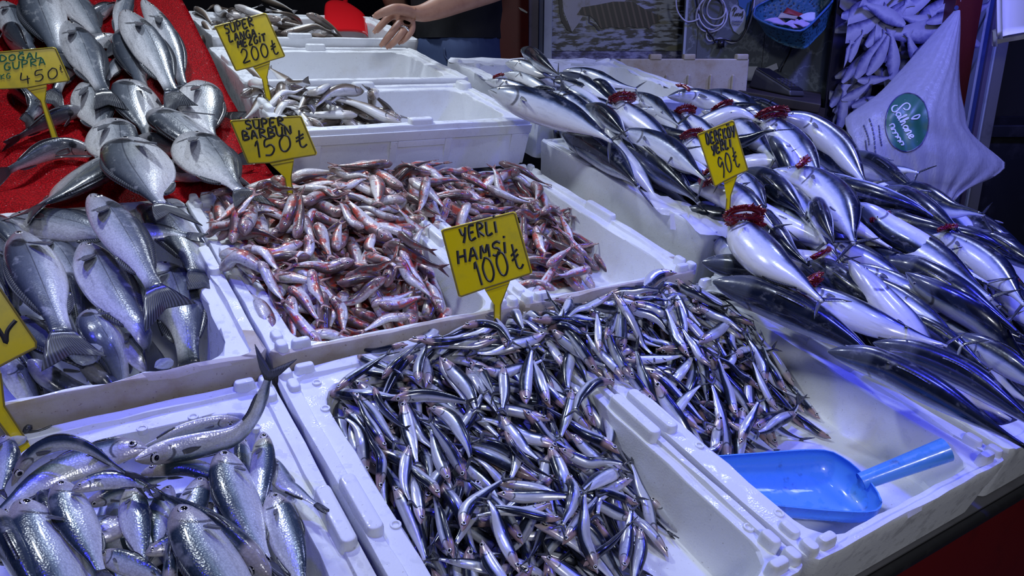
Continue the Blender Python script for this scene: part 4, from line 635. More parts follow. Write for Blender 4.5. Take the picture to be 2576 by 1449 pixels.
HEAPS={"anch_l":[[0.5,1.38,-0.03],[0.5,1.1,-0.05],[0.5,0.9,-0.06],[0.5,0.7,-0.08],[0.5,0.55,-0.1],[0.75,1.38,0.01],[0.75,1.1,-0.02],[0.75,0.85,-0.06],[0.75,0.65,-0.12],[0.75,0.55,-0.16],[1.0,1.35,0.02],[1.0,1.15,-0.02],[1.0,1.0,-0.07],[1.0,0.85,-0.11],[1.0,0.7,-0.16],[1.0,0.58,-0.2]],"anch_r":[[1.15,1.38,0.03],[1.15,1.15,-0.01],[1.18,1.0,-0.07],[1.18,0.85,-0.15],[1.2,0.72,-0.21],[1.4,1.38,0.02],[1.4,1.15,-0.03],[1.4,0.95,-0.11],[1.4,0.8,-0.21],[1.65,1.38,0.0],[1.65,1.2,-0.05],[1.65,1.05,-0.12],[1.65,0.9,-0.18],[1.6,0.78,-0.22]],"mull_l":[[0.42,2.4,0.05],[0.42,2.0,0.03],[0.45,1.75,0.0],[0.5,1.58,-0.04],[0.7,2.42,0.09],[0.7,2.1,0.06],[0.7,1.8,0.0],[0.7,1.58,-0.06],[0.95,2.42,0.1],[0.95,2.1,0.06],[0.95,1.9,0.0],[0.98,1.7,-0.06],[0.98,1.56,-0.1]],"mull_r":[[1.2,2.42,0.09],[1.2,2.15,0.05],[1.2,1.95,-0.03],[1.3,1.8,-0.1],[1.2,1.65,-0.2],[1.5,2.42,0.07],[1.5,2.1,0.0],[1.5,1.85,-0.08],[1.5,1.65,-0.15],[1.68,2.42,0.05],[1.68,2.1,-0.02],[1.62,1.8,-0.1],[1.6,1.62,-0.17]],"whit_f":[[0.8,2.6,0.19],[0.8,3.0,0.26],[1.0,2.6,0.175],[1.0,3.0,0.18],[1.15,2.9,0.13],[1.25,2.6,0.15],[1.25,3.0,0.08],[1.45,2.6,0.12],[1.5,3.0,0.02]],"whit_b":[[0.95,4.0,0.24],[1.0,4.6,0.26],[1.2,4.0,0.24],[1.3,4.6,0.22],[1.45,4.0,0.2],[1.6,4.6,0.1],[1.65,4.0,0.12]]}
SIGNS=[
{"name":"gupra","board":[[-0.88177,1.3303,1.20618],[-0.80281,1.37823,1.21564],[-0.79901,1.38041,1.21387],[-0.78636,1.38491,1.16185],[-0.78823,1.38354,1.15767],[-0.81757,1.36566,1.15301],[-0.84446,1.34916,1.14687],[-0.87764,1.32918,1.14562],[-0.88897,1.32237,1.14539]],"stem":[[-0.84446,1.34916,1.14687],[-0.81757,1.36566,1.15301],[-0.82306,1.36079,1.12652],[-0.8111,1.36342,1.05001],[-0.81965,1.35808,1.04652],[-0.82915,1.35707,1.12541]],"n":[0.51383,-0.85638,0.05088],"label":"yellow price sign with green handwriting standing on the red cloth","lines":[["DOĞAL",[-0.87367,1.33426,1.19109],[-0.81722,1.36852,1.19773],[-0.87285,1.33533,1.20091],0.00084],["GUPRA",[-0.86996,1.33563,1.17671],[-0.81424,1.36963,1.18626],[-0.86927,1.33674,1.18838],0.00084],["450",[-0.85349,1.34415,1.15377],[-0.79951,1.37714,1.16387],[-0.85245,1.34586,1.17199],0.00095],["₺",[-0.79898,1.37796,1.17225],[-0.79347,1.38131,1.17312],[-0.79948,1.37837,1.18432],0.00058],["KG",[-0.87579,1.33123,1.16146],[-0.86114,1.34022,1.16484],[-0.87518,1.33208,1.16957],0.00056]],"ink":"green"},
{"name":"langa","board":[[-0.5609,1.4951,1.25449],[-0.4733,1.52346,1.27935],[-0.46873,1.52484,1.27742],[-0.44188,1.53092,1.20124],[-0.44363,1.53029,1.19848],[-0.46945,1.52192,1.19093],[-0.5008,1.5117,1.17957],[-0.52933,1.50251,1.17285],[-0.53243,1.50156,1.17401]],"stem":[[-0.5008,1.5117,1.17957],[-0.46945,1.52192,1.19093],[-0.47718,1.51859,1.16216],[-0.4722,1.51863,1.11303],[-0.48291,1.5154,1.11746],[-0.48695,1.51538,1.15761]],"n":[0.3002,-0.95342,0.02962],"label":"yellow price sign reading 200 standing in the whiting box","lines":[["SÜPER",[-0.54343,1.50016,1.24031],[-0.49121,1.5171,1.25641],[-0.54582,1.49988,1.25533],0.00129],["LANGA",[-0.53842,1.50129,1.22588],[-0.48845,1.5174,1.23786],[-0.53979,1.50126,1.23879],0.00129],["MEZGİT",[-0.52459,1.5053,1.21474],[-0.47256,1.52212,1.22896],[-0.52515,1.50553,1.22775],0.0013],["200₺",[-0.51851,1.50634,1.18648],[-0.45079,1.52826,1.20582],[-0.52276,1.50577,1.21137],0.00142]],"ink":"black"},
{"name":"barbun","board":[[-0.45708,1.24076,1.09936],[-0.45529,1.24147,1.10111],[-0.35127,1.27285,1.10602],[-0.34872,1.27346,1.10459],[-0.32771,1.27327,1.04453],[-0.32967,1.2723,1.04084],[-0.36405,1.26164,1.0365],[-0.40219,1.24967,1.03029],[-0.43338,1.24042,1.03038],[-0.43582,1.23991,1.03232]],"stem":[[-0.40219,1.24967,1.03029],[-0.36405,1.26164,1.0365],[-0.36958,1.25682,1.0067],[-0.36724,1.25231,0.95793],[-0.37549,1.24981,0.95744],[-0.38019,1.2536,1.006]],"n":[0.28287,-0.95374,0.10181],"label":"yellow price sign reading 150 standing in the red mullet heap","lines":[["SÜPER",[-0.43522,1.24586,1.08641],[-0.37433,1.26436,1.09052],[-0.43648,1.24694,1.09999],0.0014],["BARBUN",[-0.44058,1.24235,1.06841],[-0.36374,1.26599,1.07643],[-0.44222,1.24337,1.08253],0.0014],["150₺",[-0.42214,1.24469,1.03916],[-0.33936,1.27116,1.05711],[-0.42482,1.24673,1.06564],0.00153]],"ink":"black"},
{"name":"hamsi","board":[[-0.09662,0.99512,0.97401],[-0.09404,0.99559,0.97608],[0.00243,1.00222,0.99922],[0.00542,1.00195,0.99755],[0.02785,0.98676,0.91869],[0.02678,0.98611,0.91552],[-0.00229,0.98364,0.90615],[-0.03784,0.9807,0.89511],[-0.07019,0.97786,0.88425],[-0.07384,0.97812,0.88598]],"stem":[[-0.03784,0.9807,0.89511],[-0.00229,0.98364,0.90615],[-0.01482,0.97705,0.8743],[-0.01573,0.97193,0.84861],[-0.02503,0.97196,0.84975],[-0.02497,0.97685,0.87436]],"n":[0.02067,-0.98064,0.19474],"label":"yellow price sign reading 100 standing between mullet and anchovy boxes","lines":[["YERLİ",[-0.06966,0.99255,0.95818],[-0.01831,0.99629,0.97156],[-0.07273,0.99602,0.97599],0.00139],["HAMSİ",[-0.07523,0.98659,0.92878],[-0.00549,0.99113,0.94421],[-0.0768,0.99012,0.94668],0.00139],["100₺",[-0.04535,0.98131,0.89898],[0.01922,0.98806,0.92614],[-0.05486,0.98742,0.93077],0.00151]],"ink":"black"},
{"name":"derekoy","board":[[0.31364,1.29207,1.07268],[0.31483,1.29194,1.07462],[0.36774,1.27914,1.09857],[0.37047,1.2782,1.09732],[0.3969,1.26184,1.01854],[0.39528,1.26199,1.01563],[0.38049,1.2655,1.00832],[0.35948,1.27026,0.99586],[0.34717,1.2729,0.98716],[0.34437,1.27385,0.98838]],"stem":[[0.35948,1.27026,0.99586],[0.38049,1.2655,1.00832],[0.37199,1.26424,0.97425],[0.37188,1.26139,0.94801],[0.36462,1.26346,0.9476],[0.36505,1.26558,0.96807]],"n":[-0.27849,-0.95469,0.1049],"label":"yellow price sign reading 90 standing in the bonito heap","lines":[["DEREKÖY",[0.32985,1.28562,1.05699],[0.37527,1.27418,1.0735],[0.32634,1.28851,1.07399],0.00146],["YERLİ",[0.3392,1.281,1.03975],[0.36911,1.27393,1.05485],[0.33667,1.2834,1.05492],0.00146],["90₺",[0.35372,1.27265,1.00234],[0.38498,1.26599,1.02471],[0.34494,1.27866,1.03365],0.00117]],"ink":"black"},
{"name":"left","board":[[-0.50732,0.69082,0.99608],[-0.4966,0.6954,0.98572],[-0.47165,0.69586,0.92861],[-0.47184,0.69413,0.92346],[-0.48565,0.68222,0.91739],[-0.49838,0.67107,0.91128],[-0.51082,0.66135,0.90908]],"stem":[[-0.5073,0.66477,0.91186],[-0.49658,0.67222,0.91079],[-0.49386,0.66333,0.87566],[-0.47587,0.66267,0.83125],[-0.48286,0.65614,0.82659],[-0.50196,0.65529,0.86868]],"n":[0.57036,-0.78468,0.24283],"label":"yellow price sign cut off by the left photo edge, standing in the front fish box","lines":[],"ink":"black","stroke":[[-0.49794,0.68273,0.94794],[-0.49478,0.68263,0.94019],[-0.49251,0.68221,0.9335],[-0.49206,0.68539,0.9427],[-0.48978,0.68865,0.9479],[-0.48611,0.69283,0.95279]]},
]
BAG=[[[1.3119,2.37,1.3279],[1.3198,2.37,1.3301],[1.3277,2.37,1.3256]],[[1.2224,2.33,1.2408],[1.2698,2.33,1.252],[1.3177,2.33,1.2464]],[[1.1339,2.28,1.1594],[1.2186,2.28,1.1739],[1.2995,2.28,1.1684]],[[1.046,2.22,1.0926],[1.1631,2.22,1.1091],[1.2792,2.22,1.1091]],[[0.9376,2.15,1.0398],[1.1145,2.15,1.0474],[1.2658,2.15,1.0474]],[[0.926,2.12,1.014],[1.1176,2.12,1.001],[1.2732,2.12,0.9956]],[[0.926,2.08,0.9834],[1.1142,2.08,0.9619],[1.3244,2.08,0.9457]],[[0.9338,2.05,0.9494],[1.1158,2.05,0.9226],[1.3439,2.05,0.9172]],[[0.9533,2.02,0.9053],[1.1171,2.02,0.8839],[1.2983,2.02,0.8893]],[[1.0046,2.0,0.855],[1.1237,2.0,0.8443],[1.2175,2.0,0.8572]],[[1.0408,1.99,0.8299],[1.1278,1.99,0.8192],[1.1846,1.99,0.8299]]]
BAGDEC={"oval":[0.9959,1.93,1.0392],"ox":[1.0504,1.93,1.0362],"oy":[0.9901,1.93,1.1108],"strokes":[[[0.966,1.93,1.0807],[0.9571,1.93,1.08],[0.9528,1.93,1.0733],[0.9561,1.93,1.066],[0.9637,1.93,1.066],[0.9727,1.93,1.0763],[0.9806,1.93,1.0844],[0.9893,1.93,1.0866],[0.997,1.93,1.0807],[0.9946,1.93,1.0719],[0.9873,1.93,1.0704],[0.9805,1.93,1.0748]],[[0.9772,1.93,1.0569],[0.9744,1.93,1.0623],[0.9669,1.93,1.0634],[0.9653,1.93,1.0566],[0.9735,1.93,1.0546],[0.9781,1.93,1.0575],[0.9699,1.93,1.0523],[0.9704,1.93,1.0498]],[[0.9708,1.93,1.0493],[0.9839,1.93,1.0532],[0.9919,1.93,1.0568],[0.9895,1.93,1.0582],[0.975,1.93,1.0491],[0.9744,1.93,1.0444]],[[0.9763,1.93,1.042],[0.9894,1.93,1.0459],[0.9974,1.93,1.0495],[0.995,1.93,1.0509],[0.9774,1.93,1.0405],[0.989,1.93,1.0428],[0.9903,1.93,1.0393],[0.9821,1.93,1.0341],[0.9845,1.93,1.0327]],[[1.0006,1.93,1.0255],[0.9979,1.93,1.031],[0.9904,1.93,1.0321],[0.9887,1.93,1.0253],[0.997,1.93,1.0232],[1.0016,1.93,1.0261],[0.9933,1.93,1.0209],[0.9939,1.93,1.0184]],[[1.0034,1.93,1.0236],[0.995,1.93,1.0169],[1.0064,1.93,1.0197],[1.0084,1.93,1.0152],[1.0002,1.93,1.01],[1.0033,1.93,1.0076]],[[1.0068,1.93,1.0083],[1.0138,1.93,1.0026],[1.0167,1.93,1.0059],[1.0128,1.93,1.0092],[1.0072,1.93,1.0078],[1.0061,1.93,1.0021],[1.0116,1.93,0.9983]],[[1.0044,1.93,1.0482],[1.0123,1.93,1.0556],[1.024,1.93,1.0586],[1.0194,1.93,1.0496],[1.0044,1.93,1.0482]],[[0.9521,1.93,1.0318],[0.9606,1.93,1.0362],[0.9648,1.93,1.0288],[0.9563,1.93,1.0243]],[[0.9583,1.93,1.0213],[0.9657,1.93,1.0228],[0.9698,1.93,1.0153],[0.9627,1.93,1.0123]],[[0.9672,1.93,1.0123],[0.9731,1.93,1.0138],[0.9773,1.93,1.0062],[0.9701,1.93,1.0032]],[[0.9752,1.93,1.0002],[0.9808,1.93,1.0032],[0.9851,1.93,0.9957],[0.9779,1.93,0.9927]],[[0.9829,1.93,0.9896],[0.9901,1.93,0.9927],[0.9944,1.93,0.9851],[0.9884,1.93,0.9836]]],"marks":[[[0.8879,1.93,1.0333],[0.8961,1.93,1.0183],[0.9047,1.93,1.0002],[0.9084,1.93,0.9851]],[[0.9001,1.93,1.0496],[0.9101,1.93,1.0273],[0.9181,1.93,1.0032],[0.9227,1.93,0.982],[0.927,1.93,0.9622]],[[0.8977,1.93,0.9957],[0.9012,1.93,0.982],[0.9046,1.93,0.9683]],[[0.926,1.93,1.0333],[0.9295,1.93,1.0198],[0.9343,1.93,0.9972],[0.9395,1.93,0.982]]]}
# ---------------------------------------------------------------- foam boxes
rng = np.random.default_rng(7)
def rrect(u0, u1, v0, v1, r, side=12, arc=5):
    P = []
    cs = [(u1 - r, v0 + r, -90), (u1 - r, v1 - r, 0), (u0 + r, v1 - r, 90), (u0 + r, v0 + r, 180)]
    for i, (cu, cv, a0) in enumerate(cs):
        A = [(cu + r * math.cos(math.radians(a0 + 90 * k / (arc - 1))), cv + r * math.sin(math.radians(a0 + 90 * k / (arc - 1)))) for k in range(arc)]
        P += A
        nu, nv, na = cs[(i + 1) % 4]
        e = (nu + r * math.cos(math.radians(na)), nv + r * math.sin(math.radians(na)))
        for k in range(1, side): P.append((A[-1][0] + (e[0] - A[-1][0]) * k / side, A[-1][1] + (e[1] - A[-1][1]) * k / side))
    return np.array(P)
def foam_box(u0, u1, v0, v1, w, h, label, rim=.075, lugs=(), pins=(), group='white foam fish boxes of the stall', dirty=(), name='foam_box', jit=.0016, fl=.028, step=.010, ribs=0, ff=1.0, fr=1.0):
    lv = []
    def loop(ins, ww, r):
        p = rrect(u0 + ins, u1 - (ins * fr if ins > .02 else ins), v0 + (ins * ff if ins > .02 else ins), v1 - ins, r)
        return np.column_stack([p, np.full(len(p), ww)])
    lv.append(loop(.018, w - h, .03)); lv.append(loop(.010, w - h * .5, .03)); lv.append(loop(.004, w - .05, .03)); lv.append(loop(0, w - .012, .03)); lv.append(loop(.003, w, .03))
    lv.append(loop(rim * .42, w, .03)); lv.append(loop(rim * .47, w - step, .03)); lv.append(loop(rim * .95, w - step, .07)); lv.append(loop(rim, w - step - .006, .075))
    lv.append(loop(rim + .012, w - h * .55, .075)); lv.append(loop(rim + .022, w - h + fl + .012, .07)); lv.append(loop(rim + .035, w - h + fl, .06)); lv.append(loop(rim + .16, w - h + fl - .002, .05))
    n = len(lv[0]); A = np.array(lv)
    A[1:-1] += rng.normal(0, jit, A[1:-1].shape) * np.array([.8, .8, 1.0])
    mb = MB(); V = st2w(A.reshape(-1, 3)); F = []; MI = []
    for k in range(len(lv) - 1):
        for j in range(n):
            F.append((k * n + j, k * n + (j + 1) % n, (k + 1) * n + (j + 1) % n, (k + 1) * n + j))
            m = 0
            if k <= 3:
                pu, pv = (A[k, j, :2] + A[k, (j + 1) % n, :2]) / 2
                if 'front' in dirty and pv < v0 + .04: m = 1
            if k in (3, 4) and 'edge' in dirty and (A[k, j, 1] < v0 + .05): m = 1
            MI.append(m)
    mb.add(V, F); mb.m = MI
    mb.f.append(list(range(n))[::-1]); mb.m.append(0)
    mb.f.append([(len(lv) - 1) * n + j for j in range(n)]); mb.m.append(0)
    if ribs:
        def face(a, b, z0, z1, t=.007):
            f = lambda z: v0 + .004 + (w - .05 - z) / (h - .05) * .026
            q = [(a, f(z0) - t, z0), (b, f(z0) - t, z0), (b, f(z0) + .004, z0), (a, f(z0) + .004, z0), (a, f(z1) - t, z1), (b, f(z1) - t, z1), (b, f(z1) + .004, z1), (a, f(z1) + .004, z1)]
            mb.box8(st2w(q))
        face(u0 + .01, u1 - .01, w - .058, w - .02); face(u0 + .02, u0 + .125, w - h + .005, w - .058); face(u1 - .10, u1 - .015, w - h + .005, w - .058); face(1.13, 1.16, w - h + .005, w - .058); face(1.36, 1.39, w - h + .005, w - .058); face(1.16, 1.36, w - .085, w - .058)
    for (a, b, c, d, e) in lugs:
        r = min(b - a, d - c) * .42; L3 = []
        for ins, ww in ((-.002, w - .016), (0, w + e * .55), (.003, w + e * .9), (.009, w + e)):
            q = rrect(a + ins, b - ins, c + ins, d - ins, max(.002, r - ins), 3, 4); L3.append(np.column_stack([q, np.full(len(q), ww)]))
        k = len(L3[0]); mb.add(st2w(np.concatenate(L3)), [(i * k + j, i * k + (j + 1) % k, (i + 1) * k + (j + 1) % k, (i + 1) * k + j) for i in range(3) for j in range(k)] + [[3 * k + j for j in range(k)]])
    for (a, b) in pins:
        for rr, ww in ((.011, .004),):
            p = [(a + rr * math.cos(2 * math.pi * k / 12), b + rr * math.sin(2 * math.pi * k / 12), w - step + ww) for k in range(12)]
            q = [(x, y, z - .012) for x, y, z in p]; i = [(a + (x - a) * .6, b + (y - b) * .6, z) for x, y, z in p]; ib = [(x, y, z - .004) for x, y, z in i]
            mb.add(st2w(q + p + i + ib), [(k, (k + 1) % 12, 12 + (k + 1) % 12, 12 + k) for k in range(12)] + [(12 + k, 12 + (k + 1) % 12, 24 + (k + 1) % 12, 24 + k) for k in range(12)] + [(24 + k, 24 + (k + 1) % 12, 36 + (k + 1) % 12, 36 + k) for k in range(12)] + [[36 + k for k in range(12)]])
    o = mb.build(name, [M['foam'], M['foam_dirty']], bevel=.0025, origin=st2w([(u0 + u1) / 2, (v0 + v1) / 2, w - h]))
    return tag(o, label, 'foam box', group)
def rim_lugs(u0, u1, v0, v1, rim=.075, hgt=.02, corners=True, mids='lrfb'):
    L = []; r = rim
    um, vm = (u0 + u1) / 2, (v0 + v1) / 2
    if 'l' in mids: L.append((u0 + .004, u0 + r * .5, vm - .08, vm + .08, hgt))
    if 'r' in mids: L.append((u1 - r * .5, u1 - .004, vm - .08, vm + .08, hgt))
    if 'f' in mids: L.append((um - .07, um + .07, v0 + .004, v0 + r * .5, hgt))
    if 'b' in mids: L.append((um - .07, um + .07, v1 - r * .5, v1 - .004, hgt))
    if corners:
        for su in (0, 1):
            for sv in (0, 1):
                X = lambda x, y: (u0 + x if su == 0 else u1 - y, u0 + y if su == 0 else u1 - x); Y = lambda x, y: (v0 + x if sv == 0 else v1 - y, v0 + y if sv == 0 else v1 - x)
                L.append((*X(.006, .034), *Y(.004, .040), hgt)); L.append((*X(.042, .088), *Y(.006, .030), hgt * 1.1)); L.append((*X(.010, .036), *Y(.050, .092), hgt * .8))
    return L
foam_box(.39, 1.10, .491, 1.46, -.035, .165, 'white foam box holding the left half of the anchovies', ff=.46, fr=.62, lugs=rim_lugs(.39, 1.10, .50, 1.46, mids='lrb'), pins=[(.455, .72), (.455, .92), (.455, 1.3), (.47, 1.40), (1.075, .62), (1.075, 1.0)])
foam_box(1.11, 1.83, .491, 1.46, -.035, .165, 'white foam box holding the right half of the anchovies and the blue scoop', ff=.46, lugs=rim_lugs(1.11, 1.83, .50, 1.46, mids='lrb'), pins=[(1.165, .62), (1.165, .85), (1.165, 1.05)])
foam_box(.394, 1.084, 1.475, 2.49, .0, .20, 'white foam box full of red mullet, left of the two mullet boxes', lugs=rim_lugs(.40, 1.08, 1.48, 2.49, mids='lr'), dirty=('front', 'edge'), ff=.5)
foam_box(1.088, 1.77, 1.475, 2.49, .0, .20, 'white foam box half full of red mullet, right of the two mullet boxes', lugs=rim_lugs(1.09, 1.77, 1.48, 2.49, mids='lr'), dirty=('front', 'edge'), ff=.5)
foam_box(-.36, .386, 1.485, 2.49, .005, .205, 'white foam box of sea bass with a stained chipped front rim', lugs=rim_lugs(-.36, .385, 1.48, 2.49, corners=False, mids='r'), dirty=('front', 'edge'), jit=.003, ff=.42)
foam_box(-.36, .386, .505, 1.475, -.055, .145, 'white foam box of silvery blue-backed fish at the lower left corner', lugs=rim_lugs(-.36, .386, .505, 1.475, mids='lr'), pins=[(.31, 1.32), (.31, 1.08), (.31, .86), (0.1, 1.405), (.2, 1.405)])
foam_box(.74, 1.765, 2.51, 3.11, .20, .20, 'white foam box with brownish whiting and panelled front side, nearest of the raised row', ribs=1, lugs=[(1.21, 1.31, 2.515, 2.55, .022), (.745, .80, 2.515, 2.55, .0), (.745, .775, 2.75, 2.9, .02), (1.2, 1.3, 3.07, 3.105, .02), (1.70, 1.76, 3.02, 3.1, .02)])
foam_box(.76, 1.80, 3.12, 3.79, .22, .22, 'empty white foam box below the seller hand', lugs=[(.765, .80, 3.4, 3.55, .02), (1.22, 1.32, 3.75, 3.785, .02)])
foam_box(.79, 1.86, 3.80, 4.48, .26, .25, 'white foam box with whiting and the red scoop, farthest of the raised row', lugs=[(1.15, 1.27, 3.805, 3.84, .02)])
foam_box(1.83, 2.53, 1.53, 2.55, .10, .26, 'white foam box with torn plastic lining under the bonito, beside the mullet box', lugs=[(1.835, 1.87, 2.2, 2.5, .004)])
foam_box(2.55, 3.25, 1.53, 2.55, .06, .22, 'white foam box buried under the bonito on the right side', lugs=[])
foam_box(1.85, 2.55, .50, 1.50, -.03, .17, 'white foam box under the front bonito, right of the scoop box', lugs=rim_lugs(1.85, 2.55, .50, 1.50, corners=False, mids='l'))
foam_box(2.57, 3.27, .50, 1.50, -.03, .17, 'white foam box under the bonito at the right photo edge', lugs=[])
foam_box(1.84, 2.92, 2.58, 3.46, .235, .24, 'white foam tray with wavy broken rim at the back of the bonito', rim=.10, jit=.006, lugs=[])
# pressed panels on the nearest raised box front are part of its relief
# ---------------------------------------------------------------- the fish
PROF = {
 'anchovy': dict(s=[0, .03, .09, .18, .3, .45, .6, .75, .9, 1], u=[.10, .34, .6, .84, .98, 1, .92, .7, .42, .30], l=[.06, .22, .45, .80, 1, 1, .9, .64, .36, .28], w=[.15, .45, .75, 1, 1, .95, .8, .55, .25, .12], wd=.62, eye=(.085, .22, .031), iris='eye_white', tail=(.16, .20, .30), rat=.178),
 'mullet': dict(s=[0, .03, .08, .16, .28, .42, .6, .78, .92, 1], u=[.15, .5, .82, 1, 1.02, .98, .8, .55, .36, .30], l=[.25, .5, .68, .85, .98, 1, .85, .55, .34, .30], w=[.3, .65, .9, 1, 1, .95, .8, .5, .25, .12], wd=.68, eye=(.12, .50, .026), iris='eye_white', tail=(.17, .20, .35), rat=.235),
 'whiting': dict(s=[0, .03, .09, .18, .28, .42, .6, .78, .92, 1], u=[.15, .42, .68, .88, .96, .94, .72, .45, .28, .24], l=[.18, .4, .65, .9, 1.05, 1, .72, .42, .26, .22], w=[.3, .6, .85, 1, 1, .92, .7, .45, .22, .1], wd=.78, eye=(.10, .45, .022), iris='eye_white', tail=(.11, .14, .9), rat=.18),
 'sardine': dict(s=[0, .03, .09, .18, .3, .45, .6, .75, .9, 1], u=[.10, .34, .62, .85, 1, 1, .88, .64, .34, .24], l=[.14, .36, .62, .86, 1, 1.02, .9, .62, .30, .22], w=[.18, .5, .8, 1, 1, .95, .8, .5, .22, .12], wd=.52, eye=(.095, .25, .029), iris='eye_white', tail=(.21, .18, .35), rat=.23),
 'bass': dict(s=[0, .03, .09, .18, .3, .45, .6, .76, .9, 1], u=[.08, .28, .55, .82, 1, 1, .86, .58, .40, .38], l=[.14, .36, .60, .84, 1, 1.02, .9, .56, .38, .36], w=[.25, .55, .8, 1, 1, .95, .8, .5, .28, .14], wd=.52, eye=(.10, .30, .018), iris='eye_white', tail=(.25, .20, .72), rat=.26),
 'bream': dict(s=[0, .03, .08, .16, .28, .42, .58, .74, .9, 1], u=[.12, .42, .72, .95, 1.04, 1, .84, .52, .24, .20], l=[.10, .30, .52, .78, .98, 1.02, .9, .58, .24, .19], w=[.22, .5, .8, 1, 1, .9, .75, .5, .25, .12], wd=.40, eye=(.13, .40, .02), iris='eye_white', tail=(.28, .22, .5), rat=.45),
 'bonito': dict(s=[0, .03, .09, .18, .3, .45, .6, .76, .9, 1], u=[.06, .25, .52, .80, .98, 1, .88, .55, .22, .12], l=[.08, .28, .54, .82, 1, 1.02, .88, .52, .20, .12], w=[.12, .35, .65, .92, 1, 1, .85, .5, .2, .12], wd=.80, eye=(.085, .28, .013), iris='eye_white', tail=(.09, .26, .16), rat=.22),
}
FISHNAME = {'anchovy': 'anchovy', 'mullet': 'red_mullet', 'whiting': 'whiting', 'sardine': 'sardine', 'bass': 'sea_bass', 'bream': 'sea_bream', 'bonito': 'bonito'}
def cubic(xs, ys, x):
    xs = np.array(xs, float); ys = np.array(ys, float); m = np.gradient(ys, xs)
    i = np.clip(np.searchsorted(xs, x) - 1, 0, len(xs) - 2); h = xs[i + 1] - xs[i]; t = (x - xs[i]) / h
    return (2 * t ** 3 - 3 * t ** 2 + 1) * ys[i] + (t ** 3 - 2 * t ** 2 + t) * h * m[i] + (-2 * t ** 3 + 3 * t ** 2) * ys[i + 1] + (t ** 3 - t ** 2) * h * m[i + 1]
def shell(G, nrm, th):
    """closed thin shell from grid G[a][b] (3-vectors) with normals nrm, half thickness th (array or scalar)"""
    a, b = G.shape[:2]; th = np.broadcast_to(np.asarray(th, float), (a, b))[..., None]
    V = np.concatenate([(G + nrm * th).reshape(-1, 3), (G - nrm * th).reshape(-1, 3)]); n = a * b; F = []
    for i in range(a - 1):
        for j in range(b - 1):
            q = (i * b + j, i * b + j + 1, (i + 1) * b + j + 1, (i + 1) * b + j); F.append(q); F.append(tuple(n + k for k in q[::-1]))
    E = [i * b for i in range(a)] + [(a - 1) * b + j for j in range(1, b)] + [i * b + b - 1 for i in range(a - 2, -1, -1)] + [j for j in range(b - 2, 0, -1)]
    for k in range(len(E)):
        p, q = E[k], E[(k + 1) % len(E)]; F.append((p, n + p, n + q, q))
    return V, F
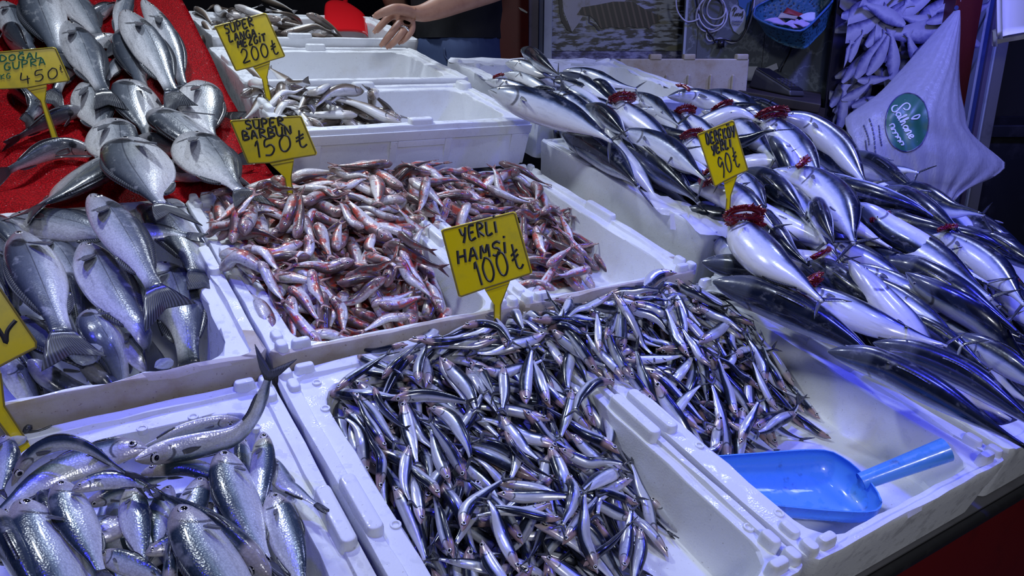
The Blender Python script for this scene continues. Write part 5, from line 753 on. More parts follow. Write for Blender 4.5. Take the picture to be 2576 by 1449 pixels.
class Fish:
    def __init__(s, sp, pts, D, roll, n, m, seed, twist=0.0):
        p = PROF[sp]; s.sp = sp; s.p = p; s.D = D
        P, L = spline(pts, n); s.P = P; s.L = L; s.sv = np.linspace(0, 1, n)
        T = np.gradient(P, axis=0); T /= np.linalg.norm(T, axis=1)[:, None]; s.T = T
        Lf = np.cross(np.array([0, 0, 1.0]), T); Lf /= np.linalg.norm(Lf, axis=1)[:, None]; Nn = np.cross(T, Lf)
        r = np.radians(roll + twist * s.sv)[:, None]; s.roll = roll
        s.Dv = Lf * np.cos(r) + Nn * np.sin(r); s.Wv = -Lf * np.sin(r) + Nn * np.cos(r); s.Nn = Nn
        # denser stations at the snout
        s.hu = cubic(p['s'], p['u'], s.sv) * D / 2; s.hl = cubic(p['s'], p['l'], s.sv) * D / 2; s.hw = cubic(p['s'], p['w'], s.sv) * D / 2 * p['wd']
        s.m = m; s.n = n; s.seed = seed
    def body(s):
        th = 2 * np.pi * np.arange(s.m) / s.m; x = np.cos(th); y = np.sin(th)
        keel = 1 - .22 * np.clip(-y, 0, 1) ** 2 if s.sp in ('sardine', 'anchovy', 'bream', 'bass') else np.ones_like(y)
        V = s.P[:, None, :] + s.Dv[:, None, :] * (np.where(y[None, :] > 0, s.hu[:, None], s.hl[:, None]) * y[None, :])[..., None] + s.Wv[:, None, :] * (s.hw[:, None] * (x * keel)[None, :])[..., None]
        tip = s.P[0] - s.T[0] * s.D * .04; end = s.P[-1]
        V = np.concatenate([V.reshape(-1, 3), [tip, end]])
        n, m = s.n, s.m; F = []
        for i in range(n - 1):
            for j in range(m): F.append((i * m + j, (i + 1) * m + j, (i + 1) * m + (j + 1) % m, i * m + (j + 1) % m))
        for j in range(m): F.append((n * m, j, (j + 1) % m)); F.append((n * m + 1, (n - 1) * m + (j + 1) % m, (n - 1) * m + j))
        fc = np.zeros((n, m, 3)); fc[..., 0] = s.sv[:, None]; fc[..., 1] = (.5 + .5 * y)[None, :]; fc[..., 2] = s.seed
        fm = np.zeros((n, m, 3)); fm[..., 0] = s.sv[:, None] * s.L * S + s.seed * 3.1; fm[..., 1] = y[None, :] * s.hu[:, None] * S; fm[..., 2] = x[None, :] * s.hw[:, None] * S + s.seed
        fc = np.concatenate([fc.reshape(-1, 3), [[0, .5, s.seed], [1, .5, s.seed]]]); fm = np.concatenate([fm.reshape(-1, 3), [fm[0, 0], fm[-1, 0]]])
        return V, F, fc, fm
    def at(s, q):
        i = np.clip(np.searchsorted(s.sv, q) - 1, 0, s.n - 2); t = (q - s.sv[i]) / (s.sv[i + 1] - s.sv[i]); f = lambda a: a[i] * (1 - t) + a[i + 1] * t
        return f(s.P), f(s.T), f(s.Dv), f(s.Wv), f(s.hu), f(s.hl), f(s.hw)
    tk = 1.0
    def tail(s, nq=13, nt=4):
        ln, spd, fork = s.p['tail']; ln *= s.L * s.tk; spd *= s.L * s.tk
        if s.sp == 'bonito': ln = .10 * s.L; spd = .24 * s.L
        E, T, D, W = s.P[-1], s.T[-1], s.Dv[-1], s.Wv[-1]; G = np.zeros((nt, nq, 3)); A = np.zeros((nt, nq, 3)); ped = s.hu[-1] * .9
        rs = np.random.default_rng(int(s.seed * 9973) % 100000); curl = rs.normal(0, .25)
        for i in range(nt):
            t = i / (nt - 1)
            for j in range(nq):
                q = -1 + 2 * j / (nq - 1); a = ln * (fork + (1 - fork) * abs(q) ** 1.2)
                G[i, j] = E + T * (a * t - .02 * s.L) + D * (q * (ped * (1 - t) + spd * .5 * t ** .8 * (.5 + .5 * (abs(q) ** .5)))) + W * (curl * ln * .3 * t * t * q)
                A[i, j] = (t, q * .9 + .35 * t, 0)
        th = np.array([[.006, .004, .003, .0022][min(i, 3)] * (s.D / .09) ** .4 * .5 for i in range(nt)])[:, None]
        V, F = shell(G, W, th); return V, F, np.concatenate([A.reshape(-1, 3)] * 2)
    def finstrip(s, s0, s1, hfun, sign, lean=.5, k=12):
        q = np.linspace(s0, s1, k); G = np.zeros((k, 3, 3)); A = np.zeros((k, 3, 3)); Wn = np.zeros((k, 3, 3))
        for i, x in enumerate(q):
            P, T, D, W, hu, hl, hw = s.at(x); h = hfun((x - s0) / (s1 - s0)); b = hu if sign > 0 else hl
            for j in range(3):
                t = j / 2; G[i, j] = P + sign * D * (b * .9 + h * t) + T * lean * h * t; A[i, j] = (t, x * 6 - t * .2, 0); Wn[i, j] = W
        V, F = shell(G, Wn, .0028 * (s.D / .09) ** .5); return V, F, np.concatenate([A.reshape(-1, 3)] * 2)
    def pectoral(s, side, q=.27, y=-.12, ln=.15, wid=.055):
        P, T, D, W, hu, hl, hw = s.at(q); b = P + D * y * hl + W * side * hw * .97; ln *= s.L; wid *= s.L
        ax = T * .93 - D * .30 + W * side * .14; ax /= np.linalg.norm(ax); cr = np.cross(W * side, ax); cr /= np.linalg.norm(cr); nr = np.cross(ax, cr); a, c = 6, 5
        G = np.zeros((a, c, 3)); A = np.zeros((a, c, 3))
        for i in range(a):
            t = i / (a - 1); w = wid * (math.sin(math.pi * min(1, .18 + .82 * t) ** .8) ** .7 + .05) * (1 if t < .99 else .6)
            for j in range(c):
                x = -.5 + j / (c - 1); G[i, j] = b + ax * ln * t + cr * w * x + nr * (.006 + .01 * t) * s.D / .09; A[i, j] = (t, x * .8, 0)
        V, F = shell(G, np.broadcast_to(nr, G.shape), .0016 * (s.D / .09) ** .5); return V, F, np.concatenate([A.reshape(-1, 3)] * 2)
    def eye(s, side):
        q, y, r = s.p['eye']; r *= s.L; P, T, D, W, hu, hl, hw = s.at(q); yy = y
        b = P + D * yy * hu + W * side * hw * math.sqrt(max(.05, 1 - yy * yy)) * .90
        nrm = W * side * math.sqrt(1 - yy * yy) * hu + D * yy * hw; nrm /= np.linalg.norm(nrm); a = np.cross(D, nrm); a /= np.linalg.norm(a); c = np.cross(nrm, a)
        V = []; F = []; MI = []; rings = [(1.04, -.08), (1.0, .16), (.93, .24), (.90, .25), (.55, .40), (.53, .41), (.3, .47)]; k = 14
        for (rr, hh) in rings:
            for j in range(k):
                t = 2 * math.pi * j / k; V.append(b + (a * math.cos(t) + c * math.sin(t)) * r * rr + nrm * r * hh)
        for i in range(len(rings) - 1):
            for j in range(k):
                F.append((i * k + j, i * k + (j + 1) % k, (i + 1) * k + (j + 1) % k, (i + 1) * k + j)); MI.append(0 if i in (2, 3) else 1)
        F.append([(len(rings) - 1) * k + j for j in range(k)]); MI.append(1)
        return np.array(V), F, MI
    def sides(s):
        c = math.cos(math.radians(s.roll))
        return [1 if c >= 0 else -1] if abs(c) > .55 else [1, -1]
    def gills(s, lvl):
        """flared gill arches: bundles of fine red filaments on curved arches, and the lifted gill cover edge"""
        mb = MB(); rs = np.random.default_rng(int(s.seed * 7919) % 99991); P, T, D, W, hu, hl, hw = s.at(.13); Nn = s.Nn[2]; L_ = np.cross(Nn, T); D0 = s.D
        arcs = {1: [(.0, .40, .34, .30, 10, 190)], 2: [(-.02, .42, .36, .75, -40, 300), (.12, .34, .28, .55, 0, 190)], 3: [(-.02, .46, .30, .9, -50, 290), (.20, .38, .34, .5, 170, 350), (.12, .36, .26, .6, 0, 200)]}[lvl]
        for (dx, up, R, op, a0, a1) in arcs:
            R *= D0 * 1.2; c = P + T * D0 * dx + Nn * D0 * up; e1 = L_; e2 = T * .62 + Nn * .78; n3 = np.cross(e1, e2); A = np.radians(np.linspace(a0, a1, 22))
            pt = lambda a: c + (e1 * math.cos(a) + e2 * math.sin(a) * op) * R
            mb.tube(st2w([pt(a) for a in A]), D0 * .085 * S, 6)
            for a in np.radians(np.linspace(a0 + 3, a1 - 3, int((a1 - a0) / 5.0))):
                d = e1 * math.cos(a) + e2 * math.sin(a) * op + n3 * rs.normal(.15, .22); d /= np.linalg.norm(d); p = pt(a); ln = D0 * rs.uniform(.13, .19)
                if rs.random() < .5: mb.tube(st2w([p, p - d * ln * .8 + Nn * ln * .25]), [D0 * .04 * S, D0 * .012 * S], 4, cap=False)
                mb.tube(st2w([p, p + d * ln * .55, p + d * ln + Nn * ln * .12]), [D0 * .040 * S, D0 * .032 * S, D0 * .012 * S], 5, cap=False)
        return mb
def build_fish(sp, pts, D, roll, label, cat, group=None, seed=0.0, res=(30, 22), detail=2, gill=0, twist=0, tk=1.0):
    f = Fish(sp, pts, D, roll, res[0], res[1], seed, twist); f.tk = tk; V, F, fc, fm = f.body(); nm = FISHNAME[sp]
    org = st2w(f.P[len(f.P) // 2] - np.array([0, 0, f.hw.max()]))
    o = mesh_obj(nm, st2w(V), F, M[sp], attrs={'fc': fc, 'fm': fm}, origin=org); tag(o, label, cat, group)
    fin = M['fin_red'] if sp == 'mullet' else M['fin_pale'] if sp == 'whiting' else M['fin_dark']
    V, F, a = f.tail(13 if detail > 1 else 7, 4 if detail > 1 else 3); mesh_obj('tail_fin', st2w(V), F, fin, o, attrs={'fc': a})
    for sd in (f.sides() if detail > 1 or abs(math.cos(math.radians(roll))) > .55 else [1, -1]):
        V, F, mi = f.eye(sd); mesh_obj('eye', st2w(V), F, [M[f.p['iris']], M['pupil']], o, fmat=mi)
    if detail > 1:
        for sd in f.sides():
            if sp != 'bonito' or True:
                k = {'bass': (.13, .055), 'bream': (.26, .06), 'sardine': (.10, .03), 'bonito': (.07, .02)}[sp]
                V, F, a = f.pectoral(sd, ln=k[0], wid=k[1], y=-.05 if sp != 'bream' else .0); mesh_obj('pectoral_fin', st2w(V), F, M['fin_grey'], o, attrs={'fc': a})
        H = D * {'bass': .14, 'bream': .10, 'sardine': .10, 'bonito': .09}[sp]
        V, F, a = f.finstrip(.34, .84 if sp in ('bass', 'bream') else .55, lambda t: H * math.sin(math.pi * min(1, t * .9 + .08)) ** .6, 1); mesh_obj('dorsal_fin', st2w(V), F, fin, o, attrs={'fc': a})
        V, F, a = f.finstrip(.64, .84, lambda t: H * .9 * math.sin(math.pi * min(1, t * .8 + .15)) ** .7, -1, k=7); mesh_obj('anal_fin', st2w(V), F, fin, o, attrs={'fc': a})
        if gill:
            f.gills(gill).build('gills', M['gill'], o, smooth=True)
    return o, f
CATS = {'bass': 'fish', 'bream': 'fish', 'sardine': 'fish', 'bonito': 'fish', 'anchovy': 'fish', 'mullet': 'fish', 'whiting': 'fish'}
GRP = {'bass': 'sea bass on the stall', 'bream': 'sea bream on the red cloth', 'sardine': 'blue-backed fish in the front left box', 'bonito': 'bonito in the big heap'}
for i, (sp, pts, D, roll, label, e) in enumerate(BIG):
    build_fish(sp, pts, D, roll, label, 'fish', GRP[sp], seed=(i * .6180339) % 1 + .01, gill=e.get('gill', 0), twist=e.get('twist', 0), tk=e.get('tk', 1.0))
# ---------------------------------------------------------------- the place around the stall
def m_red_net():
    t = NT('red_netting'); o = t.obj(); a = t.scale(o, (520, 520, 520))
    w1 = t.voro(o, 330); w2 = t.noise(o, 26, 4, .6); w3 = t.noise(o, 190, 2)
    c = t.mix(t.sstep(w1, .2, .6), (.47, .002, .008), (.20, .001, .004)); c = t.mix(t.math('MULTIPLY', t.sstep(w2, .62, .75), .35), c, (.62, .16, .17))
    c = t.mix(t.math('MULTIPLY', t.sstep(w3, .70, .76), .5), c, (.75, .45, .46))
    return t.set(Base_Color=c, Roughness=t.math('MULTIPLY_ADD', w2, -.4, .80), Specular_IOR_Level=.08, Normal=t.bump(w1, .6, .002, t.bump(w2, .3, .006)))
M['net'] = m_red_net()
def m_paint(name, c1, c2, sc=12, rough=.5, lo=.5, hi=.7):
    t = NT(name); n = t.noise(t.obj(), sc, 5, .65); return t.set(Base_Color=t.mix(t.sstep(n, lo, hi), c1, c2), Roughness=rough, Normal=t.bump(n, .1, .004))
M['red_board'] = m_paint('red_board', (.11, .004, .003), (.07, .003, .003), 8, .45)
M['black_trim'] = m_paint('black_rubber', (.012, .012, .014), (.03, .03, .03), 20, .5)
M['deck'] = m_paint('grey_deck', (.10, .10, .11), (.06, .06, .065), 10, .7)
M['floor'] = m_paint('dark_wood_floor', (.035, .024, .018), (.015, .012, .012), 9, .55)
M['blue_paint'] = m_paint('blue_paint', (.035, .06, .20), (.06, .09, .24), 15, .45)
M['light_metal'] = m_paint('pale_metal', (.42, .47, .56), (.33, .37, .44), 18, .4)
M['violet_paint'] = m_paint('violet_grey_paint', (.11, .09, .15), (.06, .05, .10), 14, .5)
M['wall'] = m_paint('dark_wall', (.05, .05, .06), (.03, .03, .04), 6, .8)
M['grey_paint'] = m_paint('grey_paint', (.16, .16, .17), (.11, .11, .12), 10, .6)
M['white_cloth'] = m_paint('white_cloth', (.78, .77, .79), (.62, .61, .66), 9, .8)
t = NT('peeling_red_paint'); n_ = t.noise(t.scale(t.obj(), (1, 1, .55)), 26, 4, .7)
M['post_red'] = t.set(Base_Color=t.mix(t.sstep(n_, .665, .685), (.09, .006, .008), (.55, .5, .5)), Roughness=.45, Normal=t.bump(n_, .2, .004))
t = NT('marble_tile'); o_ = t.obj(); n_ = t.noise(o_, 5, 6, .65); v_ = t.math('ABSOLUTE', t.math('SUBTRACT', t.noise(o_, 9, 5, .6), .5))
M['tile'] = t.set(Base_Color=t.mix(t.math('MULTIPLY', t.math('SUBTRACT', 1.0, t.sstep(v_, .0, .03)), .4), t.mix(n_, (.085, .10, .115), (.15, .17, .19)), (.36, .40, .42)), Roughness=.28)
# structure
def struct(name, mb, mats, **k): return tag(mb.build(name, mats, **k), kind='structure')
struct('floor', MB().wbox(-3.2, 3.6, -1.2, 4.2, -.05, 0), M['floor'])
mb = MB().wbox(-3.2, 3.6, 3.6, 3.7, 0, 3.0); struct('wall_back', mb, M['wall'])
struct('wall_left', MB().wbox(-3.3, -3.2, -1.2, 3.7, 0, 3.0), M['wall'])
struct('wall_right', MB().wbox(3.6, 3.7, -1.2, 3.7, 0, 3.0), M['wall'])
# stall table : sloping deck, black trim, red front board, legs
tb = bpy.data.objects.new('stall_table', None); COL.objects.link(tb); tb.location = stp(1.5, .5, -.24); tb['_o'] = list(tb.location)
tag(tb, 'sloping market stall table with a red front board and black edge under the foam boxes', 'table')
MB().stbox(-1.0, 1.90, .50, 4.65, -.245, -.203).stbox(1.90, 3.45, .50, 3.52, -.245, -.203).build('deck', M['deck'], tb)
MB().stbox(-1.0, 3.45, .476, .50, -.232, -.2035).build('edge_trim', M['black_trim'], tb, bevel=.004)
a, b = st2w([[-1.0, .488, -.231], [3.45, .488, -.231]]); yy = np.array([-.0, .02, 0]); nn_ = np.array([-VW[0], -VW[1], 0]); nn_ /= np.linalg.norm(nn_)
q = [np.array([*p[:2], 0.02]) for p in (a, b)]; i_ = -nn_ * .02
MB().box8([q[0], q[1], q[1] + i_, q[0] + i_, a, b, b + i_, a + i_]).build('front_board', M['red_board'], tb)
for (u, v) in ((-.9, .6), (3.3, .6), (3.3, 3.4), (-.9, 4.5), (1.8, 4.5)):
    p = st2w([u, v, -.24]); MB().wbox(p[0] - .03, p[0] + .03, p[1] - .03, p[1] + .03, 0, p[2]).build('leg', M['black_trim'], tb)
# red netting cloth over its sloping board on the left
nu, nv = 70, 150; U_ = np.linspace(-1.0, .735, nu); V_ = np.linspace(2.475, 5.3, nv); rs = np.random.default_rng(3)
G = np.zeros((nu, nv, 3)); ph = rs.uniform(0, 6, 12); kk = rs.uniform(6, 26, (12, 2))
for i, u in enumerate(U_):
    for j, v in enumerate(V_):
        z = sum(.0022 * math.sin(kk[n][0] * u + kk[n][1] * v * .6 + ph[n]) for n in range(12))
        G[i, j] = (u, v, cloth_w(v) - .012 + z)
Vv, Ff = shell(G, np.broadcast_to(np.array([0, 0, 1.0]), G.shape), .004)
tag(mesh_obj('red_netting_cloth', st2w(Vv), Ff, M['net']), 'red netting cloth spread under the sea bream and bass on the left', 'cloth')
mb = MB()
for k in range(10):
    v0, v1 = 2.50 + k * .28, 2.78 + k * .28
    mb.stbox(-.98, .73, v0, v1, -.2, cloth_w(v0) - .03)
tag(mb.build('display_board', M['deck']), 'grey stepped board holding up the red netting cloth', 'board')
# back of the stall : frame, posters, tiled panel
Y1 = 2.75
def panel(name, x0, x1, z0, z1, y, th, mat, label=None, cat=None, parent=None):
    o = MB().wbox(x0, x1, y, y + th, z0, z1).build(name, mat, parent, bevel=0.0 if th < .01 else .002)
    if label: tag(o, label, cat)
    return o
panel('red_partition', -0.056, 0.0707, 0.02, 2.4, 2.95, .03, M['red_board'], 'dark red partition board behind the seller', 'board')
chip = MB(); 
chip.plate([(0.0237,2.948,1.3731), (0.0397,2.948,1.367), (0.0576,2.948,1.3559), (0.0555,2.948,1.3514), (0.0318,2.948,1.362)], (0, -1, 0), .003)
pb = bpy.data.objects['red_partition']; chip.build('paint_chip', M['white_cloth'], pb)
fr = panel('door_post', 0.0579, 0.0952, .02, 2.4, Y1, .05, M['violet_paint'], 'violet grey door post right of the red partition', 'post')
panel('blue_strip', 0.0924, 0.1117, .02, 2.4, Y1 - .012, .05, M['blue_paint'], None, None, fr)
panel('pale_strip', 0.109, 0.138, .02, 2.4, Y1 - .03, .06, M['light_metal'], None, None, fr)
# printed water poster with a bird
t = NT('printed_water'); o_ = t.obj(); n_ = t.noise(t.scale(o_, (5, 5, 22)), 3.2, 4, .6); n2 = t.noise(t.scale(o_, (4, 4, 14)), 2.0, 3, .5)
M['water_print'] = t.set(Base_Color=t.mix(t.sstep(n2, .55, .68), t.mix(t.sstep(n_, .46, .55), (.012, .014, .022), (.36, .40, .50)), (.16, .16, .10)), Roughness=.35)
x0, x1 = 0.1375, 0.5969; zb = 1.2178
ps = panel('water_poster', x0, x1, zb, 2.2, Y1, .008, M['water_print'], 'poster of a gull flying over rippled water', 'poster')
def flat(pts, crop_y, mat, name, parent, y): 
    return MB().plate(pts, (0, -1, 0), .0015).build(name, mat, parent)
t = NT('bird_print'); xx, yy_, zz = t.xyz(t.obj()); fe = t.math('SINE', t.math('MULTIPLY_ADD', xx, 300.0, t.math('MULTIPLY', zz, 90.0))); lo_ = t.sstep(t.noise(t.obj(), 14, 3), .4, .6)
M['wing_print'] = t.set(Base_Color=t.mix(t.math('MULTIPLY', t.sstep(fe, .2, .9), .7), (.012, .011, .010), (.17, .125, .075)), Roughness=.4)
M['bird_white'] = m_paint('bird_white_print', (.45, .45, .48), (.25, .22, .12), 16, .4)
M['bird_dark'] = plain('bird_dark_print', (.012, .011, .011), .4)
flat([(0.1707,2.746,1.3994), (0.1772,2.746,1.3478), (0.1917,2.746,1.3166), (0.2078,2.746,1.2799), (0.228,2.746,1.3061), (0.2439,2.746,1.3322), (0.3205,2.746,1.353), (0.375,2.746,1.3685), (0.4066,2.746,1.3994)], 0, M['bird_white'], 'bird_body', ps, 0)
flat([(0.2242,2.744,1.3373), (0.2402,2.744,1.3606), (0.2922,2.744,1.3684), (0.3468,2.744,1.3787), (0.4128,2.744,1.3787), (0.4637,2.744,1.3503), (0.5216,2.744,1.3282), (0.5043,2.744,1.3165), (0.5128,2.744,1.3126), (0.4855,2.744,1.3061), (0.4752,2.744,1.2903), (0.4555,2.744,1.2969), (0.4335,2.744,1.293), (0.4054,2.744,1.2995), (0.378,2.744,1.2916), (0.3445,2.744,1.2969), (0.3087,2.744,1.2916), (0.2884,2.744,1.3165), (0.2713,2.744,1.3321)], 0, M['wing_print'], 'bird_wing', ps, 0)
flat([(0.1598,2.745,1.3942), (0.1707,2.745,1.3942), (0.1744,2.745,1.3452), (0.189,2.745,1.3113), (0.2091,2.745,1.2798), (0.1923,2.745,1.2851), (0.1695,2.745,1.3165), (0.1619,2.745,1.3503)], 0, M['bird_dark'], 'bird_tail', ps, 0)
flat([(0.2643,2.743,1.3321), (0.2699,2.743,1.3308), (0.2676,2.743,1.3152), (0.2915,2.743,1.3034), (0.3047,2.743,1.2837), (0.2977,2.743,1.2837), (0.2861,2.743,1.2995), (0.2636,2.743,1.3112)], 0, M['bird_dark'], 'bird_leg', ps, 0)
# violet printed strip below it
t = NT('violet_fish_print'); o_ = t.obj(); n_ = t.noise(t.scale(o_, (9, 9, 22)), 2.4, 4, .6)
M['violet_print'] = t.set(Base_Color=t.ramp(n_, [(.35, (.015, .014, .04)), (.48, (.10, .10, .26)), (.6, (.40, .41, .62))]), Roughness=.4)
panel('printed_strip', x0, x1, 1.101, 1.2165, Y1, .008, M['violet_print'], 'strip of printed fish showing below the gull poster', 'poster')
# tiled marble panel
YT = 2.66
tl = panel('tiled_panel', 0.5771, 1.087, .9, 2.3, YT, .02, M['tile'], 'grey green marble tiled panel behind the card terminal', 'panel')
panel('edge_strip', 0.5771, 0.5852, .9, 2.3, YT - .004, .004, M['light_metal'], None, None, tl)
for xx in (0.6229, 0.8481): panel('tile_joint', xx, xx + .002, .9, 2.3, YT - .001, .002, M['wall'], None, None, tl)
# poster of piled fish
YF = 2.56
fx0, fx1 = 1.0402, 1.4838; M['poster_dark'] = plain('poster_dark', (.02, .018, .05), .4)
fp = panel('fish_poster', fx0, fx1, .75, 2.2, YF, .012, M['poster_dark'], 'tall poster printed with piled pale fish behind the carrier bag', 'poster')
t = NT('printed_fish'); fc_ = t.attr('fc'); s_, d_, e_ = t.xyz(fc_); n_ = t.noise(t.obj(), 60, 4, .6); n2 = t.noise(t.obj(), 18, 3, .5)
c_ = t.ramp(t.math('ADD', d_, t.math('MULTIPLY', t.math('SUBTRACT', n_, .5), .5)), [(0, (.30, .30, .42)), (.5, (.44, .44, .56)), (.78, (.18, .18, .34)), (1, (.02, .02, .09))])
c_ = t.mix(t.math('MULTIPLY', t.sstep(n2, .55, .7), .5), c_, (.22, .20, .38))
M['fish_print'] = t.set(Base_Color=c_, Roughness=.4)
rs = np.random.default_rng(21)
def printed(cx, cz, L, ang, k, wid=.27, bend=.0):
    n = 18; V = []; A = []; F = []; fork = []
    for i in range(n):
        q = i / (n - 1); w = L * wid * .5 * (math.sin(math.pi * min(1, q * .92 + .04)) ** .62) * (1 - .72 * max(0, q - .35) / .65)
        if q > .9: w = L * wid * (.12 + (q - .9) * 3.2)
        a = ang + bend * (q - .5)
        bx, bz = (q - .5) * L * math.cos(a), (q - .5) * L * math.sin(a)
        for s in (-1, 1):
            V.append((cx + bx - math.sin(a) * w * s, YF - .0006 * (k + 1), cz + bz + math.cos(a) * w * s)); A.append((q, .5 + .5 * s, k))
    for i in range(n - 1): F.append((2 * i, 2 * i + 2, 2 * i + 3, 2 * i + 1))
    return V, F, A
VV, FF, AA = [], [], []; specs = []
def P_(c): return c
for c, L, a in [((1.1063,2.56,1.3449), .24, .55), ((1.2415,2.56,1.3508), .20, .5), ((1.313,2.56,1.3389), .20, .62), ((1.0834,2.56,1.279), .2, .45), ((1.1669,2.56,1.297), .18, .85), ((1.2579,2.56,1.3061), .13, 3.0), ((1.2602,2.56,1.2699), .26, 3.25),
                ((1.0738,2.56,1.2304), .10, 1.2), ((1.1256,2.56,1.2028), .16, 1.05), ((1.157,2.56,1.209), .15, 1.2), ((1.1965,2.56,1.2028), .15, 1.75), ((1.1488,2.56,1.1284), .11, .1), ((1.2599,2.56,1.209), .14, 2.2), ((1.3053,2.56,1.2273), .14, .5),
                ((1.2397,2.56,1.1284), .16, .9), ((1.0538,2.56,1.0302), .17, 1.45), ((1.1069,2.56,1.0012), .18, 1.5), ((1.0985,2.56,1.0906), .11, .6), ((1.1411,2.56,1.0653), .12, .2), ((1.3643,2.56,1.3538), .16, 3.4), ((1.3386,2.56,1.318), .12, .4), ((1.1437,2.56,1.327), .16, 2.7), ((1.0419,2.56,1.2028), .09, 1.3), ((1.1489,2.56,1.0077), .14, 1.7)]:
    specs.append((c[0], c[2], L, a, .3, rs.normal(0, .25)))
rs2 = np.random.default_rng(5)
base = [(rs2.uniform(fx0 + .05, fx1 - .05), rs2.uniform(.8, 2.1), rs2.uniform(.12, .2), rs2.uniform(0, 6.2), .27, 0) for _ in range(150)]
for k, sp2 in enumerate(base + specs):
    V, F, A = printed(*sp2[:4], k, sp2[4], sp2[5]); V = [(min(max(x, fx0 + .002), fx1 - .002), y, z) for x, y, z in V]
    FF += [tuple(i + len(VV) for i in f) for f in F]; VV += V; AA += A
mesh_obj('printed_fish', VV, FF, M['fish_print'], fp, smooth=False, attrs={'fc': AA}); 
for nm, c in (('printed_gill', (1.0859,2.503,1.2993)), ('printed_gill', (1.2229,2.503,1.1635))):
    k = 18; rr = .016; MB().plate([(c[0] + rr * math.cos(2 * math.pi * i / k), YF - .062, c[2] + rr * 1.1 * math.sin(2 * math.pi * i / k)) for i in range(k)], (0, -1, 0), .0015).build(nm, plain('gill_print', (.10, .01, .05), .4), fp)
# posts and frames on the right
YP = 2.40
panel('red_post', 1.3294, 1.4105, .02, 2.4, YP, .09, M['post_red'], 'dark red post with peeling paint beside the carrier bag', 'post')
MB().tube([(1.334,2.4,1.3396), (1.3175,2.37,1.3367)], .006, 10).build('hook', M['blue_paint'], bpy.data.objects['red_post'])
YW = 2.52
wf = panel('window_1', 1.4974, 1.5188, .4, 2.4, YW, .06, M['blue_paint']); tag(wf, kind='structure')
for a, b, mat, dy in ((2471, 2478, 'light_metal', -.012), (2493, 2503, 'violet_paint', -.02), (2503, 2508, 'light_metal', -.03), (2508, 2536, 'grey_paint', -.01)):
    pass
panel('frame_edge', 1.4898, 1.4986, .4, 2.4, YW - .012, .05, M['light_metal'], None, None, wf)
panel('frame_groove', 1.5188, 1.5327, .4, 2.4, YW - .01, .05, M['violet_paint'], None, None, wf)
panel('frame_lip', 1.5327, 1.539, .4, 2.4, YW - .02, .06, M['light_metal'], None, None, wf)
panel('frame_board', 1.539, 1.5843, .4, 2.4, YW - .005, .05, M['grey_paint'], None, None, wf)
# white cloth hanging at the upper right corner
rs = np.random.default_rng(9); nu, nv = 24, 12; G = np.zeros((nu, nv, 3)); YC = 2.2
c0 = (1.3589,2.2,1.2459); c1 = (1.342,2.2,1.4677)
for i in range(nu):
    for j in range(nv):
        s_, t_ = i / (nu - 1), j / (nv - 1)
        G[i, j] = (c0[0] + (c1[0] - c0[0]) * t_ + .30 * s_, YC + .035 * math.sin(s_ * 9 + t_ * 1.5) + .02 * math.sin(s_ * 21), c0[2] + (c1[2] - c0[2]) * t_ + .015 * math.sin(s_ * 4) + s_ * .03)
Vv, Ff = shell(G, np.broadcast_to(np.array([0, -1.0, 0]), G.shape), .012)
wc = tag(mesh_obj('hanging_cloth', Vv, Ff, M['white_cloth']), 'white folded cloth hanging at the upper right corner', 'cloth')
G2 = G[:, :3].copy(); G2[:, :, 1] += .035; G2[:, :, 2] -= .02; G2[:, :, 0] += .012
Vv, Ff = shell(G2, np.broadcast_to(np.array([0, -1.0, 0]), G2.shape), .010); mesh_obj('lower_fold', Vv, Ff, M['white_cloth'], wc)
# dark crates on the floor at the right
M['dark_plastic'] = m_paint('dark_plastic', (.014, .015, .022), (.03, .03, .04), 12, .4)
def crate(x0, x1, y0, y1, h, label):
    mb = MB(); t_ = .015
    mb.wbox(x0, x1, y0, y1, 0.001, .02); mb.wbox(x0, x0 + t_, y0, y1, .02, h); mb.wbox(x1 - t_, x1, y0, y1, .02, h); mb.wbox(x0 + t_, x1 - t_, y0, y0 + t_, .02, h); mb.wbox(x0 + t_, x1 - t_, y1 - t_, y1, .02, h)
    mb.wbox(x0 - .012, x1 + .012, y0 - .012, y0, h - .04, h); mb.wbox(x0 - .012, x1 + .012, y1, y1 + .012, h - .04, h)
    return tag(mb.build('crate', M['dark_plastic'], bevel=.004), label, 'crate')
crate(1.58, 1.98, 2.55, 2.95, .98, 'tall dark bin on the floor right of the red post')
crate(2.02, 2.5, 2.2, 2.75, .72, 'dark bin standing at the right photo edge')
# foam box standing behind the back tray
bk = MB(); A0 = (0.3253,2.36,1.1925); A1 = (0.7142,2.36,1.1902); zt = A0[2]
bk.wbox(A0[0], A1[0], 2.36, 2.385, zt - .22, zt); bk.wbox(A0[0], A1[0], 2.60, 2.625, zt - .22, zt); bk.wbox(A0[0], A0[0] + .025, 2.385, 2.60, zt - .22, zt); bk.wbox(A1[0] - .025, A1[0], 2.385, 2.60, zt - .22, zt); bk.wbox(A0[0], A1[0], 2.36, 2.625, zt - .24, zt - .22)
for c in ((0.4328,2.36,1.1948), (0.5344,2.36,1.1948), (0.6938,2.36,1.1902)): bk.wbox(c[0] - .018, c[0] + .018, 2.358, 2.39, zt - .004, zt + .014)
for x in np.linspace(A0[0] + .07, A1[0] - .05, 5): bk.wbox(x, x + .008, 2.352, 2.36, zt - .22, zt - .045)
bb = tag(bk.build('foam_box', M['foam_dirty'], bevel=.004), 'upright white foam box standing behind the broken tray, under the gull poster', 'foam box', 'white foam fish boxes of the stall')
mb = MB().wbox(A0[0] - .02, A1[0] + .02, 2.34, 2.64, 0.001, zt - .242); tag(mb.build('plinth', M['deck'], bevel=.004), 'grey plinth carrying the upright foam box behind the tray', 'plinth')
